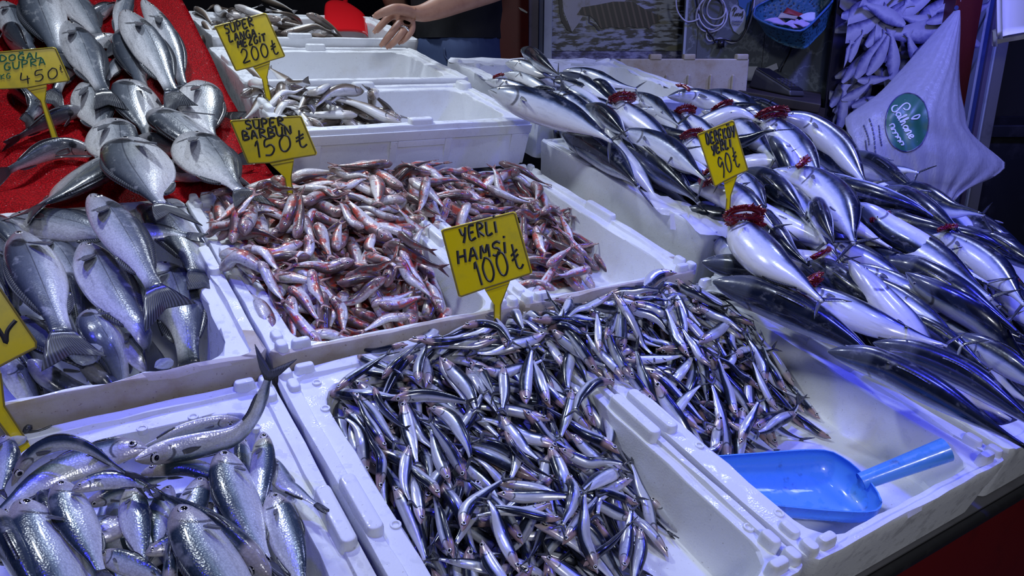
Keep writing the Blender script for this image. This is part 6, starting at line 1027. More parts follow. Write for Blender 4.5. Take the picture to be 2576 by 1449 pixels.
# dark shelf with card terminal
M['dark_wood'] = m_paint('dark_wood', (.030, .022, .022), (.016, .013, .016), 14, .5)
A_, B_, C_, D_ = map(np.array, ((0.5993,2.42,1.1165), (0.8904,2.22,1.0682), (1.0501,2.63,1.0832), (0.7551,2.63,1.1222)))
e1 = B_ - A_; e1 /= np.linalg.norm(e1); e2 = C_ - A_; e2 -= e1 * (e1 @ e2); e2 /= np.linalg.norm(e2); e3 = np.cross(e1, e2)
fl_ = lambda p: p - e3 * ((p - A_) @ e3)
D_ = fl_(D_)
sh = tag(MB().plate([A_, B_, C_, D_], e3, .028).build('counter_shelf', M['dark_wood'], bevel=.004), 'dark wooden shelf carrying the card terminal', 'shelf')
b0 = (A_ + B_) / 2 * .4 + (C_ + D_) / 2 * .6
MB().wbox(b0[0] - .10, b0[0] + .16, b0[1] - .05, 2.63, .001, b0[2] - .055).build('support', M['dark_wood'], sh)
def on_shelf(px3, h=0.0):
    d = np.array(px3) - np.array([0, 0, CAMZ]); c = np.array([0, 0, CAMZ]); return c + d * (((A_ - c) @ e3) / (d @ e3)) + e3 * h
T0 = on_shelf((0.8154,2.4,1.0934))
ct = bpy.data.objects.new('card_terminal', None); COL.objects.link(ct); ct.location = T0; ct['_o'] = T0.tolist(); zs = T0[2]; ox, oy = T0[0], T0[1]
tag(ct, 'black card payment terminal lying on the dark shelf', 'card terminal')
def loc8(pts):
    a = math.radians(-24); f1 = e1 * math.cos(a) + e2 * math.sin(a); f2 = -e1 * math.sin(a) + e2 * math.cos(a); return [(T0 + f1 * x * .80 + f2 * y * .9 + e3 * z).tolist() for x, y, z in pts]
M['terminal'] = plain('black_plastic', (.012, .012, .016), .35); M['key'] = plain('key_grey', (.06, .06, .08), .4)
M['terminal_side'] = plain('grey_plastic', (.05, .05, .055), .4)
MB().box8(loc8([(-.10, -.04, .001), (.11, -.04, .001), (.11, .04, .001), (-.10, .04, .001), (-.09, -.036, .062), (.10, -.036, .018), (.10, .036, .018), (-.09, .036, .062)])).build('case', M['terminal_side'], ct, bevel=.006)
sl = lambda x: .062 + (x + .09) / .19 * (-.044)
MB().box8(loc8([(-.088, -.034, sl(-.088) - .002), (.098, -.034, sl(.098) - .002), (.098, .034, sl(.098) - .002), (-.088, .034, sl(-.088) - .002), (-.086, -.033, sl(-.086) + .004), (.096, -.033, sl(.096) + .004), (.096, .033, sl(.096) + .004), (-.086, .033, sl(-.086) + .004)])).build('top_cover', M['terminal'], ct, bevel=.002)
for r_ in range(4):
    for c_ in range(3):
        x = .02 + r_ * .018; y = -.02 + c_ * .02; MB().box8(loc8([(x - .005, y - .006, sl(x) + .003), (x + .005, y - .006, sl(x + .01) + .003), (x + .005, y + .006, sl(x + .01) + .003), (x - .005, y + .006, sl(x) + .003), (x - .005, y - .006, sl(x) + .008), (x + .005, y - .006, sl(x + .01) + .008), (x + .005, y + .006, sl(x + .01) + .008), (x - .005, y + .006, sl(x) + .008)])).build('key', M['key'], ct)
M['paper'] = m_paint('paper', (.62, .63, .72), (.50, .52, .62), 30, .7); M['paper_red'] = plain('red_paper', (.30, .03, .02), .6); M['paper_cream'] = plain('cream_paper', (.52, .47, .34), .6); M['paper_pink'] = m_paint('pink_paper', (.56, .44, .66), (.42, .32, .5), 30, .6)
def sheet(name, c, w, h, yaw, tilt, mat, label, cat, parent=None, roll=0):
    e = Euler((tilt, roll, yaw)).to_matrix(); pts = [e @ Vector(p) + Vector(c) for p in ((-w / 2, -h / 2, 0), (w / 2, -h / 2, 0), (w / 2, h / 2, 0), (-w / 2, h / 2, 0))]
    n = e @ Vector((0, 0, 1)); o = MB().plate([tuple(p) for p in pts], tuple(n), .0012).build(name, mat, parent)
    if label: tag(o, label, cat)
    return o
tag(MB().plate([on_shelf(q, .0014) for q in ((0.9043,2.5,1.1138), (0.9606,2.5,1.1026), (0.9511,2.5,1.0964), (0.9118,2.5,1.1039))], e3, .0012).build('paper_slip', M['paper']), 'white slip of paper lying right of the card terminal', 'paper')
c = (0.8804,2.655,1.1606); sheet('photo_card', (c[0], 2.652, c[2]), .042, .02, 0, math.pi / 2, M['paper'], 'small pale card stuck on the tiled panel above the terminal', 'card', roll=-.4)
c = on_shelf((0.7593,2.5,1.1187), .002); e_ = MB().wbox(c[0] - .022, c[0] + .022, c[1] - .02, c[1] + .02, c[2] + .004, c[2] + .052); tag(e_.build('small_carton', M['paper'], bevel=.002), 'small pale carton standing behind the card terminal', 'box')
# power cable of the terminal
pts, _ = spline([(*(0.9458,2.655,1.2402),), (0.9287,2.64,1.2018), (0.9025,2.62,1.1572), tuple(on_shelf((0.8784,2.55,1.1208), .01)), (ox + .0, oy + .03, zs + .03)], 24)
tag(MB().tube(pts, .0025, 6).build('power_cable', M['terminal'], smooth=True), 'thin black cable running down to the card terminal', 'cable')
# white cable coil on the wall
M['white_cable'] = plain('white_cable', (.60, .60, .68), .35)
mb = MB()
for (cx, cy, rx, ry, tl_) in ((590, 190, 190, 190, .45), (600, 180, 165, 175, .3), (620, 150, 130, 170, .5), (640, 120, 110, 120, .6)):
    A = np.linspace(0, 2 * math.pi, 30); cc = (0.6637,2.645,1.3381); k_ = .18636 * 2.72 / 1887.3
    pts = [(cc[0] + ((cx - 600) + rx * math.cos(a) * math.cos(tl_) + ry * math.sin(a) * math.sin(tl_)) * k_, 2.645 - .012 * math.sin(a * 2 + cx), cc[2] - ((cy - 170) + (-rx * math.cos(a) * math.sin(tl_) + ry * math.sin(a) * math.cos(tl_)) * 1.1) * k_) for a in A]
    mb.tube(pts, .0028, 6)
pts, _ = spline([(0.5391,2.645,1.3863), (0.548,2.645,1.3428), (0.5746,2.645,1.3127), (0.5994,2.645,1.3104), (0.6234,2.645,1.3196)], 24); mb.tube(pts, .0028, 6)
pts, _ = spline([(0.6577,2.645,1.2894), (0.6494,2.645,1.2683), (0.6583,2.645,1.2495), (0.6805,2.645,1.2519), (0.6999,2.645,1.2566), (0.7383,2.645,1.2424), (0.7689,2.645,1.2613), (0.79,2.645,1.3011), (0.7983,2.645,1.3428), (0.7991,2.645,1.3863)], 50); mb.tube(pts, .0028, 6)
tag(mb.build('cable_coil', M['white_cable'], smooth=True), 'coiled white cable hanging on the tiled panel', 'cable')
mb = MB(); pts, _ = spline([(0.6074,2.65,1.3867), (0.6209,2.65,1.3361), (0.647,2.64,1.2846), (0.6685,2.64,1.2612), (0.6799,2.64,1.2424)], 30); mb.tube(pts, .003, 6)
pts, _ = spline([(0.6792,2.64,1.2518), (0.7087,2.64,1.2541), (0.7512,2.64,1.2494), (0.7758,2.64,1.2776), (0.7843,2.64,1.3194), (0.7951,2.64,1.386)], 40); mb.tube(pts, .003, 6)
c = (0.6999,2.64,1.24); mb.wbox(c[0] - .01, c[0] + .01, 2.635, 2.65, c[2] - .012, c[2] + .01)
tag(mb.build('cable', M['terminal'], smooth=True), 'black cable looped below the white cable coil', 'cable')
# ---------------------------------------------------------------- hand-lettered price signs
GL = {
 'S': [[(.95, .86), (.6, 1), (.2, .88), (.25, .62), (.75, .45), (.8, .15), (.4, 0), (.05, .12)]], 'U': [[(.05, 1), (.08, .3), (.35, 0), (.75, .1), (.9, .5), (.95, 1)]], 'P': [[(.1, 0), (.15, 1), (.75, .95), (.85, .7), (.6, .5), (.12, .48)]],
 'E': [[(.9, 1), (.15, .95), (.1, 0), (.9, .05)], [(.12, .5), (.7, .52)]], 'R': [[(.1, 0), (.15, 1), (.75, .95), (.8, .7), (.15, .5), (.9, 0)]], 'L': [[(.15, 1), (.1, .02), (.85, .06)]], 'A': [[(.02, 0), (.45, 1), (.9, 0)], [(.15, .36), (.8, .4)]],
 'N': [[(.05, 0), (.15, 1), (.8, .05), (.9, 1)]], 'G': [[(.9, .85), (.5, 1), (.1, .6), (.2, .1), (.65, 0), (.9, .35), (.55, .4)]], 'M': [[(.02, 0), (.15, 1), (.5, .35), (.85, 1), (.98, 0)]], 'Z': [[(.1, .95), (.85, 1), (.1, .05), (.9, .02)]],
 'I': [[(.5, .85), (.48, 0)], [(.5, 1.14), (.53, 1.30)]], 'T': [[(.02, .95), (.98, 1)], [(.5, .97), (.48, 0)]], 'B': [[(.1, 0), (.15, 1), (.7, .92), (.72, .65), (.2, .52), (.85, .42), (.85, .1), (.1, 0)]], 'Y': [[(.05, 1), (.3, .5), (.7, .55)], [(.9, 1), (.65, .4), (.3, -.1)]],
 'H': [[(.1, 1), (.08, 0)], [(.85, 1), (.88, 0)], [(.1, .5), (.86, .52)]], 'D': [[(.1, 0), (.12, 1), (.6, .92), (.92, .5), (.6, .08), (.1, 0)]], 'K': [[(.12, 1), (.1, 0)], [(.85, 1), (.15, .48), (.9, 0)]], 'O': [[(.5, 1), (.1, .7), (.12, .2), (.5, 0), (.88, .3), (.85, .8), (.5, 1)]],
 '0': [[(.5, 1), (.1, .65), (.15, .15), (.5, 0), (.88, .3), (.85, .8), (.5, 1)]], '1': [[(.1, .72), (.6, 1), (.55, 0)]], '2': [[(.05, .75), (.4, 1), (.8, .8), (.6, .4), (.02, .02), (.95, .06)]], '5': [[(.85, 1), (.25, .95), (.18, .55), (.65, .6), (.85, .3), (.55, 0), (.1, .05)]],
 '9': [[(.85, .8), (.5, 1), (.15, .75), (.35, .5), (.85, .7), (.8, .3), (.45, -.08)]], '4': [[(.2, 1), (.12, .35), (.9, .38)], [(.7, .65), (.72, -.08)]], '₺': [[(.5, 1.05), (.42, .2), (.65, 0), (.95, .12)], [(.15, .62), (.8, .78)], [(.12, .42), (.78, .58)]],
}
ALT = {'Ü': ('U', [[(.26, 1.14), (.30, 1.30)], [(.66, 1.14), (.70, 1.30)]]), 'Ö': ('O', [[(.26, 1.14), (.30, 1.30)], [(.66, 1.14), (.70, 1.30)]]), 'İ': ('I', []), 'Ğ': ('G', [[(.2, 1.28), (.5, 1.14), (.8, 1.28)]])}
def letter_strokes(ch):
    if ch in ALT: b, x = ALT[ch]; return GL[b] + x
    return GL[ch]
def wid(ch): return .45 if ch in '1Iİ' else 1.0
for sg in SIGNS:
    n = np.array(sg['n']); root = bpy.data.objects.new('price_sign', None); COL.objects.link(root)
    st_ = np.array(sg['stem']); base = (st_[3] + st_[4]) / 2 if len(st_) == 6 else (st_[2] + st_[3]) / 2
    root.location = base; root['_o'] = base.tolist(); tag(root, sg['label'], 'price sign', 'yellow price signs')
    brd = MB().plate(sg['board'], n, .003).build('board', M['yellow'], root, bevel=.0015)
    MB().plate(st_ - n * .0003, n, .0035).build('stake', M['yellow'], root, bevel=.0012)
    B = np.array(sg['board']); c = B.mean(0); gr = MB()
    ins = c + (B - c) * .965 + n * .0006; gr.tube(np.vstack([ins, ins[:1]]), .0011, 5, up=n, flat=.4, cap=False)
    sc = st_.mean(0); s2 = sc + (st_ - sc) * np.array([.88]) + n * .0005; gr.tube(np.vstack([s2[2:], s2[:0]]) if False else s2, .0009, 5, up=n, flat=.4, cap=False)
    gr.build('rim_groove', M['sign_rim'], brd)
    for (txt, a, e, h, th) in sg['lines']:
        a, e, h = map(np.array, (a, e, h)); up = h - a; adv = (e - a); tot = sum(wid(ch) for ch in txt); x = 0; mb = MB(); gap = .20
        for ch in txt:
            w = wid(ch)
            for stx in letter_strokes(ch):
                P = np.array([a + adv * ((x + (gap / 2 + p[0] * (1 - gap)) * w) / tot) + up * p[1] + n * .0006 for p in stx])
                Q, _ = spline(P, max(6, 4 * len(P))); mb.tube(Q, th * (1.45 if len(txt) > 4 or txt.isalpha() else 1.15), 6, up=n, flat=.3)
            x += w
        mb.build('price' if any(k in txt for k in '0459') else 'lettering', M['ink_green'] if sg['ink'] == 'green' and not txt[0] in '4₺' else M['ink_black'], brd)
    if 'stroke' in sg:
        Q, _ = spline(np.array(sg['stroke']) + n * .0006, 26); mb = MB(); mb.tube(Q, .0022, 6, up=n, flat=.35); mb.build('price', M['ink_black'], brd)
# ---------------------------------------------------------------- scoops
t = NT('blue_scoop_plastic'); n_ = t.noise(t.obj(), 40, 4, .6); M['scoop_blue'] = t.set(Base_Color=t.mix(t.sstep(n_, .62, .74), (.085, .30, .78), (.05, .16, .42)), Roughness=t.math('MULTIPLY_ADD', t.sstep(t.noise(t.obj(), 90, 2), .5, .62), -.2, .38), Coat_Weight=.35)
M['scoop_red'] = plain('red_scoop_plastic', (.62, .006, .012), .3, 0, .5)
def scoop(name, R1, R2, dep, hb, he, r0, r1, mat, label, th, hollow=True, upv=(0, 0, 1), nshape=.75):
    """R1,R2: rim lines mouth->back in stall units, dep: depth, hb/he handle ends"""
    root = bpy.data.objects.new(name, None); COL.objects.link(root); upv = np.array(upv, float)
    A, _ = spline(R1, 26); B, _ = spline(R2, 26); m = 15; V = []; G = np.zeros((26, m, 3))
    for i in range(26):
        t_ = i / 25; d = dep * (1 - max(0, (t_ - .70) / .30) ** 2.2) ** .5 if t_ < 1 else 0.0; d *= (.75 + .25 * min(1, t_ * 2))
        for j in range(m):
            f = math.pi * j / (m - 1); x = math.cos(f); y = math.sin(f) ** nshape
            x = math.copysign(abs(x) ** .8, x)
            G[i, j] = (A[i] + B[i]) / 2 + (A[i] - B[i]) / 2 * x - upv * d * y
    nr = np.zeros_like(G); di = np.gradient(G, axis=0); dj = np.gradient(G, axis=1); nr = np.cross(di, dj); nr /= np.linalg.norm(nr, axis=2)[..., None] + 1e-9
    bad = ~np.isfinite(nr).all(-1); nr[bad] = upv
    Vv, F = shell(G, nr, th); org = st2w(G.mean((0, 1)) - upv * dep * .6); root.location = org; root['_o'] = org.tolist(); tag(root, label, 'scoop')
    mesh_obj('blade', st2w(Vv), F, mat, root)
    mb = MB(); k = 12; P = np.array([np.array(hb) * (1 - q) + np.array(he) * q for q in np.linspace(0, 1, k)]); rr = np.linspace(r0, r1, k); W_ = st2w(P)
    mb.tube(W_, rr * S, 16, cap=False); mb.tube(W_, rr * S * .86, 16, cap=False)
    T_ = (W_[-1] - W_[-2]); T_ /= np.linalg.norm(T_); a_ = np.cross(T_, [0, 0, 1]); a_ /= np.linalg.norm(a_); b_ = np.cross(T_, a_)
    ring = [W_[-1] + (a_ * math.cos(x) + b_ * math.sin(x)) * r1 * S for x in np.linspace(0, 2 * math.pi, 16, endpoint=False)]; ring2 = [W_[-1] + (a_ * math.cos(x) + b_ * math.sin(x)) * r1 * S * .86 for x in np.linspace(0, 2 * math.pi, 16, endpoint=False)]
    mb.add(ring + ring2, [(i, (i + 1) % 16, 16 + (i + 1) % 16, 16 + i) for i in range(16)])
    mb.build('handle', mat, root, smooth=True); return root
scoop('hand_scoop', [(1.1812,0.8522,-0.085), (1.318,0.8064,-0.085), (1.4784,0.7492,-0.085), (1.5107,0.7051,-0.085), (1.5043,0.6404,-0.085), (1.4836,0.591,-0.087), (1.4708,0.573,-0.09)],
      [(1.1577,0.7373,-0.1), (1.2261,0.6845,-0.1), (1.3226,0.6226,-0.1), (1.4017,0.5778,-0.1), (1.4397,0.564,-0.1), (1.4591,0.5638,-0.096), (1.4705,0.57,-0.092)],
      .066, (1.4943,0.6383,-0.1), (1.6621,0.5642,-0.005), .020, .028, M['scoop_blue'], 'blue plastic hand scoop lying in the right anchovy box', .0022)
scoop('hand_scoop', [(1.447,4.1096,0.21), (1.5251,4.3446,0.235), (1.6033,4.5672,0.255), (1.6504,4.6871,0.268), (1.6929,4.7572,0.274), (1.7323,4.7817,0.276), (1.7742,4.7903,0.276), (1.8144,4.807,0.277)],
      [(1.6923,4.1257,0.21), (1.7712,4.3404,0.232), (1.8165,4.4596,0.243), (1.8385,4.5401,0.25), (1.8387,4.5991,0.256), (1.8372,4.6814,0.263), (1.8278,4.7592,0.271), (1.8138,4.7983,0.276)],
      .05, (1.8082,4.7902,0.27), (2.0809,5.4857,0.31), .016, .018, M['scoop_red'], 'red plastic scoop standing in the farthest whiting box', .003, upv=(.12, -.75, -.65), nshape=.6)
# ---------------------------------------------------------------- seller
M['skin'] = m_paint('skin', (.42, .22, .15), (.34, .165, .115), 30, .5, .4, .7); M['shirt'] = m_paint('black_tshirt', (.006, .006, .009), (.012, .012, .016), 14, .85)
t = NT('blue_jeans'); n_ = t.noise(t.obj(), 10, 4, .6); w_ = t.noise(t.scale(t.obj(), (400, 400, 60)), 1.0, 2)
M['jeans'] = t.set(Base_Color=t.mix(n_, (.020, .035, .10), (.05, .085, .20)), Roughness=.8, Normal=t.bump(w_, .3, .001))
def skin_mesh(name, nodes, edges, mat, parent, sub=2, root=0):
    me = bpy.data.meshes.new(name); org = np.array(parent['_o']) if parent is not None else np.array(nodes[root][0])
    me.from_pydata([(np.array(p) - org).tolist() for p, r in nodes], edges, [])
    o = link(name, me, mat, parent)
    o['_o'] = org.tolist()
    if parent is None: o.location = org
    sk = o.modifiers.new('skin', 'SKIN'); sk.use_smooth_shade = True; sk.branch_smoothing = .6
    for i, (p, r) in enumerate(nodes):
        rr = r if isinstance(r, tuple) else (r, r); me.skin_vertices[0].data[i].radius = rr
    me.skin_vertices[0].data[root].use_root = True
    m = o.modifiers.new('sub', 'SUBSURF'); m.levels = sub; m.render_levels = sub
    return o
def lerp3(a, b, t): return tuple(np.array(a) * (1 - t) + np.array(b) * t)
person = bpy.data.objects.new('person', None); COL.objects.link(person); px_ = -.165; py_ = 2.52; Z0 = .26
person.location = (px_, py_, Z0); person['_o'] = [px_, py_, Z0]
tag(person, 'person in a black t-shirt and blue jeans reaching an arm over the white boxes', 'person')
wr = (-0.2252,2.04,1.3042); el = (0.0207,2.2,1.4071); shd = (px_ + .18, py_ - .12, Z0 + 1.40)
hb_ = [((px_, py_, Z0 + .95), (.10, .07)), ((px_, py_, Z0 + 1.10), (.09, .065)), ((px_ - .0, py_ - .04, Z0 + 1.26), (.11, .075)), ((px_, py_ - .06, Z0 + 1.40), (.085, .06)), ((px_ - .02, py_ - .08, Z0 + 1.50), .05), ((px_ - .03, py_ - .11, Z0 + 1.58), (.062, .075)), ((px_ - .03, py_ - .12, Z0 + 1.66), (.066, .085)), ((px_ - .03, py_ - .11, Z0 + 1.73), (.045, .055)),
       (shd, .05), (lerp3(shd, el, .5), .048), (el, .042), (lerp3(el, wr, .25), .044), (lerp3(el, wr, .6), .036), (wr, (.028, .022)),
       ((px_ - .18, py_ - .06, Z0 + 1.39), .05), ((px_ - .23, py_ + .08, Z0 + 1.15), .042), ((px_ - .16, py_ + .16, Z0 + .95), .034), ((px_ - .12, py_ + .18, Z0 + .87), .028),
       ((px_ - .07, py_, Z0 + .86), .07), ((px_ - .09, py_ + .01, Z0 + .47), .05), ((px_ - .09, py_ + .02, Z0 + .07), .035), ((px_ + .07, py_, Z0 + .86), .07), ((px_ + .09, py_ + .01, Z0 + .47), .05), ((px_ + .09, py_ + .02, Z0 + .07), .035), ((px_ - .09, py_ - .10, Z0 + .035), .03), ((px_ + .09, py_ - .10, Z0 + .035), .03)]
# hand : palm, five bent fingers (continuous with the forearm)
def H(x, y, Y): return (x, y, Y)
palm = (-0.2667,2.03,1.2992)
fing = {'index_finger': [(-0.3012,2.02,1.3017), (-0.3183,2.005,1.2863), (-0.3338,2.0,1.2705), (-0.346,2.0,1.2576)], 'middle_finger': [(-0.2825,2.015,1.2838), (-0.2961,1.995,1.2639), (-0.3134,1.99,1.2432), (-0.3307,1.995,1.2249)],
        'ring_finger': [(-0.2657,2.015,1.2749), (-0.2778,1.995,1.2551), (-0.2951,1.99,1.2358), (-0.3153,1.995,1.2201)], 'little_finger': [(-0.2491,2.02,1.2751), (-0.2556,2.005,1.2583), (-0.2681,2.0,1.2434), (-0.2849,2.005,1.2316)],
        'thumb': [(-0.2684,2.0,1.3108), (-0.2923,1.975,1.3123), (-0.3171,1.965,1.3032), (-0.3405,1.965,1.2918)]}
n0 = len(hb_); E_ = [(0, 1), (1, 2), (2, 3), (3, 4), (4, 5), (5, 6), (6, 7), (3, 8), (8, 9), (9, 10), (10, 11), (11, 12), (12, 13), (3, 14), (14, 15), (15, 16), (16, 17), (0, 18), (18, 19), (19, 20), (0, 21), (21, 22), (22, 23), (20, 24), (23, 25)]
hb_ += [(lerp3(wr, palm, .45), (.031, .020)), (palm, (.036, .018))]; E_ += [(13, n0), (n0, n0 + 1)]
for k, f in fing.items():
    rr = {'index_finger': (.011, .0098, .0092, .0075), 'middle_finger': (.0115, .010, .0094, .0077), 'ring_finger': (.011, .0098, .009, .0075), 'little_finger': (.0095, .0085, .0078, .0066), 'thumb': (.016, .0135, .0115, .009)}[k]
    a = len(hb_); hb_ += [(p, r) for p, r in zip(f, rr)]; E_ += [(n0 + 1 if k != 'thumb' else n0, a), (a, a + 1), (a + 1, a + 2), (a + 2, a + 3)]
body = skin_mesh('body', hb_, E_, M['skin'], person)
rf = np.array(fing['ring_finger'][0]) * .45 + np.array(fing['ring_finger'][1]) * .55; d_ = np.array(fing['ring_finger'][1]) - np.array(fing['ring_finger'][0]); d_ /= np.linalg.norm(d_)
a_ = np.cross(d_, [0, 1, 0]); a_ /= np.linalg.norm(a_); b_ = np.cross(d_, a_); M['silver'] = plain('silver', (.75, .75, .78), .15, 1)
MB().tube([rf + (a_ * math.cos(x) + b_ * math.sin(x)) * .0118 for x in np.linspace(0, 2 * math.pi, 25)], .0032, 8, cap=False).build('finger_ring', M['silver'], person, smooth=True)
for k, f in fing.items():
    tip = np.array(f[3]) * .8 + np.array(f[2]) * .2; d_ = np.array(f[3]) - np.array(f[2]); d_ /= np.linalg.norm(d_); nn2 = np.array([.15, -.9, .45]); nn2 -= d_ * (nn2 @ d_); nn2 /= np.linalg.norm(nn2); s_ = np.cross(d_, nn2); r_ = .0068
    G = np.array([[tip + d_ * r_ * x + s_ * r_ * .75 * y + nn2 * (r_ * 1.12 - .0025 * y * y - .0012 * x * x) for y in (-1, -.5, 0, .5, 1)] for x in (-1, -.4, .3, 1)])
    Vv, F = shell(G, np.broadcast_to(nn2, G.shape), .0005); mesh_obj('fingernail', Vv, F, M['skin'], person)
def rings(name, rr, mat, n=36, cap=(False, False), wob=.004, seed=1):
    r_ = np.random.default_rng(seed); V = []; F = []
    for i, (c, a, b) in enumerate(rr):
        for j in range(n):
            t_ = 2 * math.pi * j / n; w = 1 + wob / a * math.sin(t_ * 5 + i * 1.3) + wob / a * .6 * math.sin(t_ * 9 - i * 2.1)
            V.append((c[0] + a * w * math.cos(t_), c[1] + b * w * math.sin(t_), c[2]))
    for i in range(len(rr) - 1):
        for j in range(n): F.append((i * n + j, i * n + (j + 1) % n, (i + 1) * n + (j + 1) % n, (i + 1) * n + j))
    if cap[0]: F.append(list(range(n))[::-1])
    if cap[1]: F.append([(len(rr) - 1) * n + j for j in range(n)])
    return mesh_obj(name, V, F, mat, person)
hem = (-0.1665,2.4,1.2547)[2]; xl_ = (-0.3124,2.46,1.2372)[0]; xr_ = (-0.0397,2.46,1.2372)[0]
zz_ = np.linspace(hem, Z0 + 1.46, 12); cx_ = (xl_ + xr_) / 2; ax_ = (xr_ - xl_) / 2
wq = [1.0, 1.0, 1.02, 1.05, 1.1, 1.16, 1.22, 1.26, 1.24, 1.1, .8, .5]; dq = [.125, .122, .12, .122, .125, .13, .135, .135, .13, .12, .10, .08]
shirt = rings('tshirt', [((cx_ * (1 - q) + px_ * q, py_ - .05 * q, z), ax_ * a, b) for q, z, a, b in zip(np.linspace(0, 1, 12), zz_, wq, dq)], M['shirt'], cap=(False, True), wob=.005)
MB().tube(spline([(px_ + .08, py_ - .06, Z0 + 1.40), shd, lerp3(shd, el, .35), lerp3(shd, el, .7)], 10)[0], np.linspace(.09, .068, 10), 18).build('sleeve', M['shirt'], person, smooth=True)
MB().tube(spline([(px_ - .10, py_ - .06, Z0 + 1.40), (px_ - .18, py_ - .04, Z0 + 1.36), (px_ - .22, py_ + .05, Z0 + 1.2)], 8)[0], np.linspace(.085, .066, 8), 18).build('sleeve', M['shirt'], person, smooth=True)
rings('jeans', [((cx_, py_, z), ax_ * a, b) for z, a, b in ((hem + .02, .97, .118), (hem - .04, 1.0, .128), (hem - .12, 1.03, .138), (hem - .20, 1.06, .14), (Z0 + .82, 1.06, .135))], M['jeans'], cap=(True, True), wob=.005, seed=2)
for sx in (-1, 1): MB().tube(spline([(cx_ + sx * .075, py_, Z0 + .86), (px_ + sx * .085, py_ + .01, Z0 + .47), (px_ + sx * .09, py_ + .02, Z0 + .08)], 10)[0], np.linspace(.085, .062, 10), 20).build('trouser_leg', M['jeans'], person, smooth=True)
for sx in (-1, 1): MB().wbox(px_ + sx * .09 - .045, px_ + sx * .09 + .045, py_ - .18, py_ + .09, Z0 + .001, Z0 + .07).build('shoe', M['shirt'], person, bevel=.02)
struct('trim_1', MB().wbox(-1.6, .35, 2.32, 3.0, .001, Z0), M['deck'])
M['seam'] = plain('jeans_seam', (.05, .075, .16), .8)
zs_ = hem - .03; MB().tube(spline([(cx_ - .03, py_ - .126, zs_), (cx_ - .025, py_ - .131, zs_ - .03), (cx_ + .01, py_ - .135, zs_ - .05), (cx_ + .07, py_ - .118, zs_ - .056)], 20)[0], .0026, 6).build('pocket_seam', M['seam'], person, smooth=True)
# ---------------------------------------------------------------- carrier bag
from mathutils.bvhtree import BVHTree
t = NT('bag_film'); n_ = t.noise(t.scale(t.obj(), (60, 60, 6)), 1.0, 4, .6); tr = t.N('ShaderNodeBsdfTransparent'); mx = t.N('ShaderNodeMixShader')
t.set(Base_Color=t.mix(n_, (.30, .30, .36), (.44, .44, .50)), Roughness=.38, Normal=t.bump(n_, .5, .006)); mx.inputs[0].default_value = .72; t.L(tr.outputs[0], mx.inputs[1]); t.L(t.b.outputs[0], mx.inputs[2]); t.L(mx.outputs[0], t.out.inputs[0]); M['bag'] = t.m
rowsB = np.array(BAG); nr_ = 34; nc_ = 27
L_, _ = spline(rowsB[:, 0], nr_); C_, _ = spline(rowsB[:, 1], nr_); Rr, _ = spline(rowsB[:, 2], nr_); V = []; F = []; nn_ = 2 * nc_
for i in range(nr_):
    q = i / (nr_ - 1); bul = .085 * math.sin(math.pi * min(1, q * 1.05 + .02)) ** .8 + .004
    for k in range(nn_):
        fr_ = k < nc_; j = k if fr_ else nn_ - 1 - k; x = j / (nc_ - 1)
        P = (L_[i] * (1 - x) * (1 - 2 * x) + C_[i] * 4 * x * (1 - x) + Rr[i] * x * (2 * x - 1)) if True else 0
        d = bul * math.sin(math.pi * x) ** .7 + .004 * math.sin(x * 46 + 2.0 * math.sin(q * 3)) * min(1, .35 + q)
        V.append(P + np.array([0, -d if fr_ else d * .6, 0]))
for i in range(nr_ - 1):
    for k in range(nn_): F.append((i * nn_ + k, i * nn_ + (k + 1) % nn_, (i + 1) * nn_ + (k + 1) % nn_, (i + 1) * nn_ + k))
F.append([(nr_ - 1) * nn_ + k for k in range(nn_)]); F.append(list(range(nn_))[::-1])
bag = tag(mesh_obj('carrier_bag', V, F, M['bag']), 'white plastic carrier bag with a green oval hanging from the red post', 'bag')
bvh = BVHTree.FromPolygons([Vector(v) for v in V], F[:-2]); CAMP = Vector((0, 0, CAMZ))
def on_bag(p, off=.0012):
    d = (Vector(p) - CAMP).normalized(); h, n, _, _ = bvh.ray_cast(CAMP, d)
    if h is None: return None
    if n.dot(d) > 0: n = -n
    return np.array(h + n * off), np.array(n)
bd = BAGDEC; oc, oxv, oyv = np.array(bd['oval']), np.array(bd['ox']) - np.array(bd['oval']), np.array(bd['oy']) - np.array(bd['oval'])
M['bag_green'] = plain('green_print', (.018, .115, .065), .4); M['bag_white'] = plain('white_print', (.62, .64, .72), .4); M['bag_navy'] = plain('navy_print', (.03, .035, .12), .4)
Vd, Fd = [], []; nrg, nth = 8, 40; okd = True
for i in range(nrg + 1):
    for j in range(nth):
        a = 2 * math.pi * j / nth; h = on_bag(oc + (oxv * math.cos(a) + oyv * math.sin(a)) * i / nrg, .0010)
        Vd.append(h[0] if h is not None else oc)
for i in range(nrg):
    for j in range(nth): Fd.append((i * nth + j, i * nth + (j + 1) % nth, (i + 1) * nth + (j + 1) % nth, (i + 1) * nth + j))
mesh_obj('green_oval', Vd, Fd, M['bag_green'], bag)
def bag_line(mb, pts, r):
    Q, _ = spline(np.array(pts), 6 * len(pts)); o = [on_bag(p, .0018) for p in Q]; o = [h for h in o if h is not None]
    if len(o) > 2: mb.tube([h[0] for h in o], r, 6, up=o[len(o) // 2][1], flat=.35)
mb = MB(); bag_line(mb, [oc + oxv * math.cos(a) + oyv * math.sin(a) for a in np.linspace(0, 2 * math.pi, 33)], .0018); mb.build('oval_outline', M['bag_navy'], bag)
mb = MB(); [bag_line(mb, s_, .0022) for s_ in bd['strokes']]; mb.build('script_lettering', M['bag_white'], bag)
mb = MB()
for s_ in bd['marks']:
    Q, _ = spline(np.array(s_), 24)
    for i in range(0, 22, 3): bag_line(mb, Q[i:i + 3], .0022)
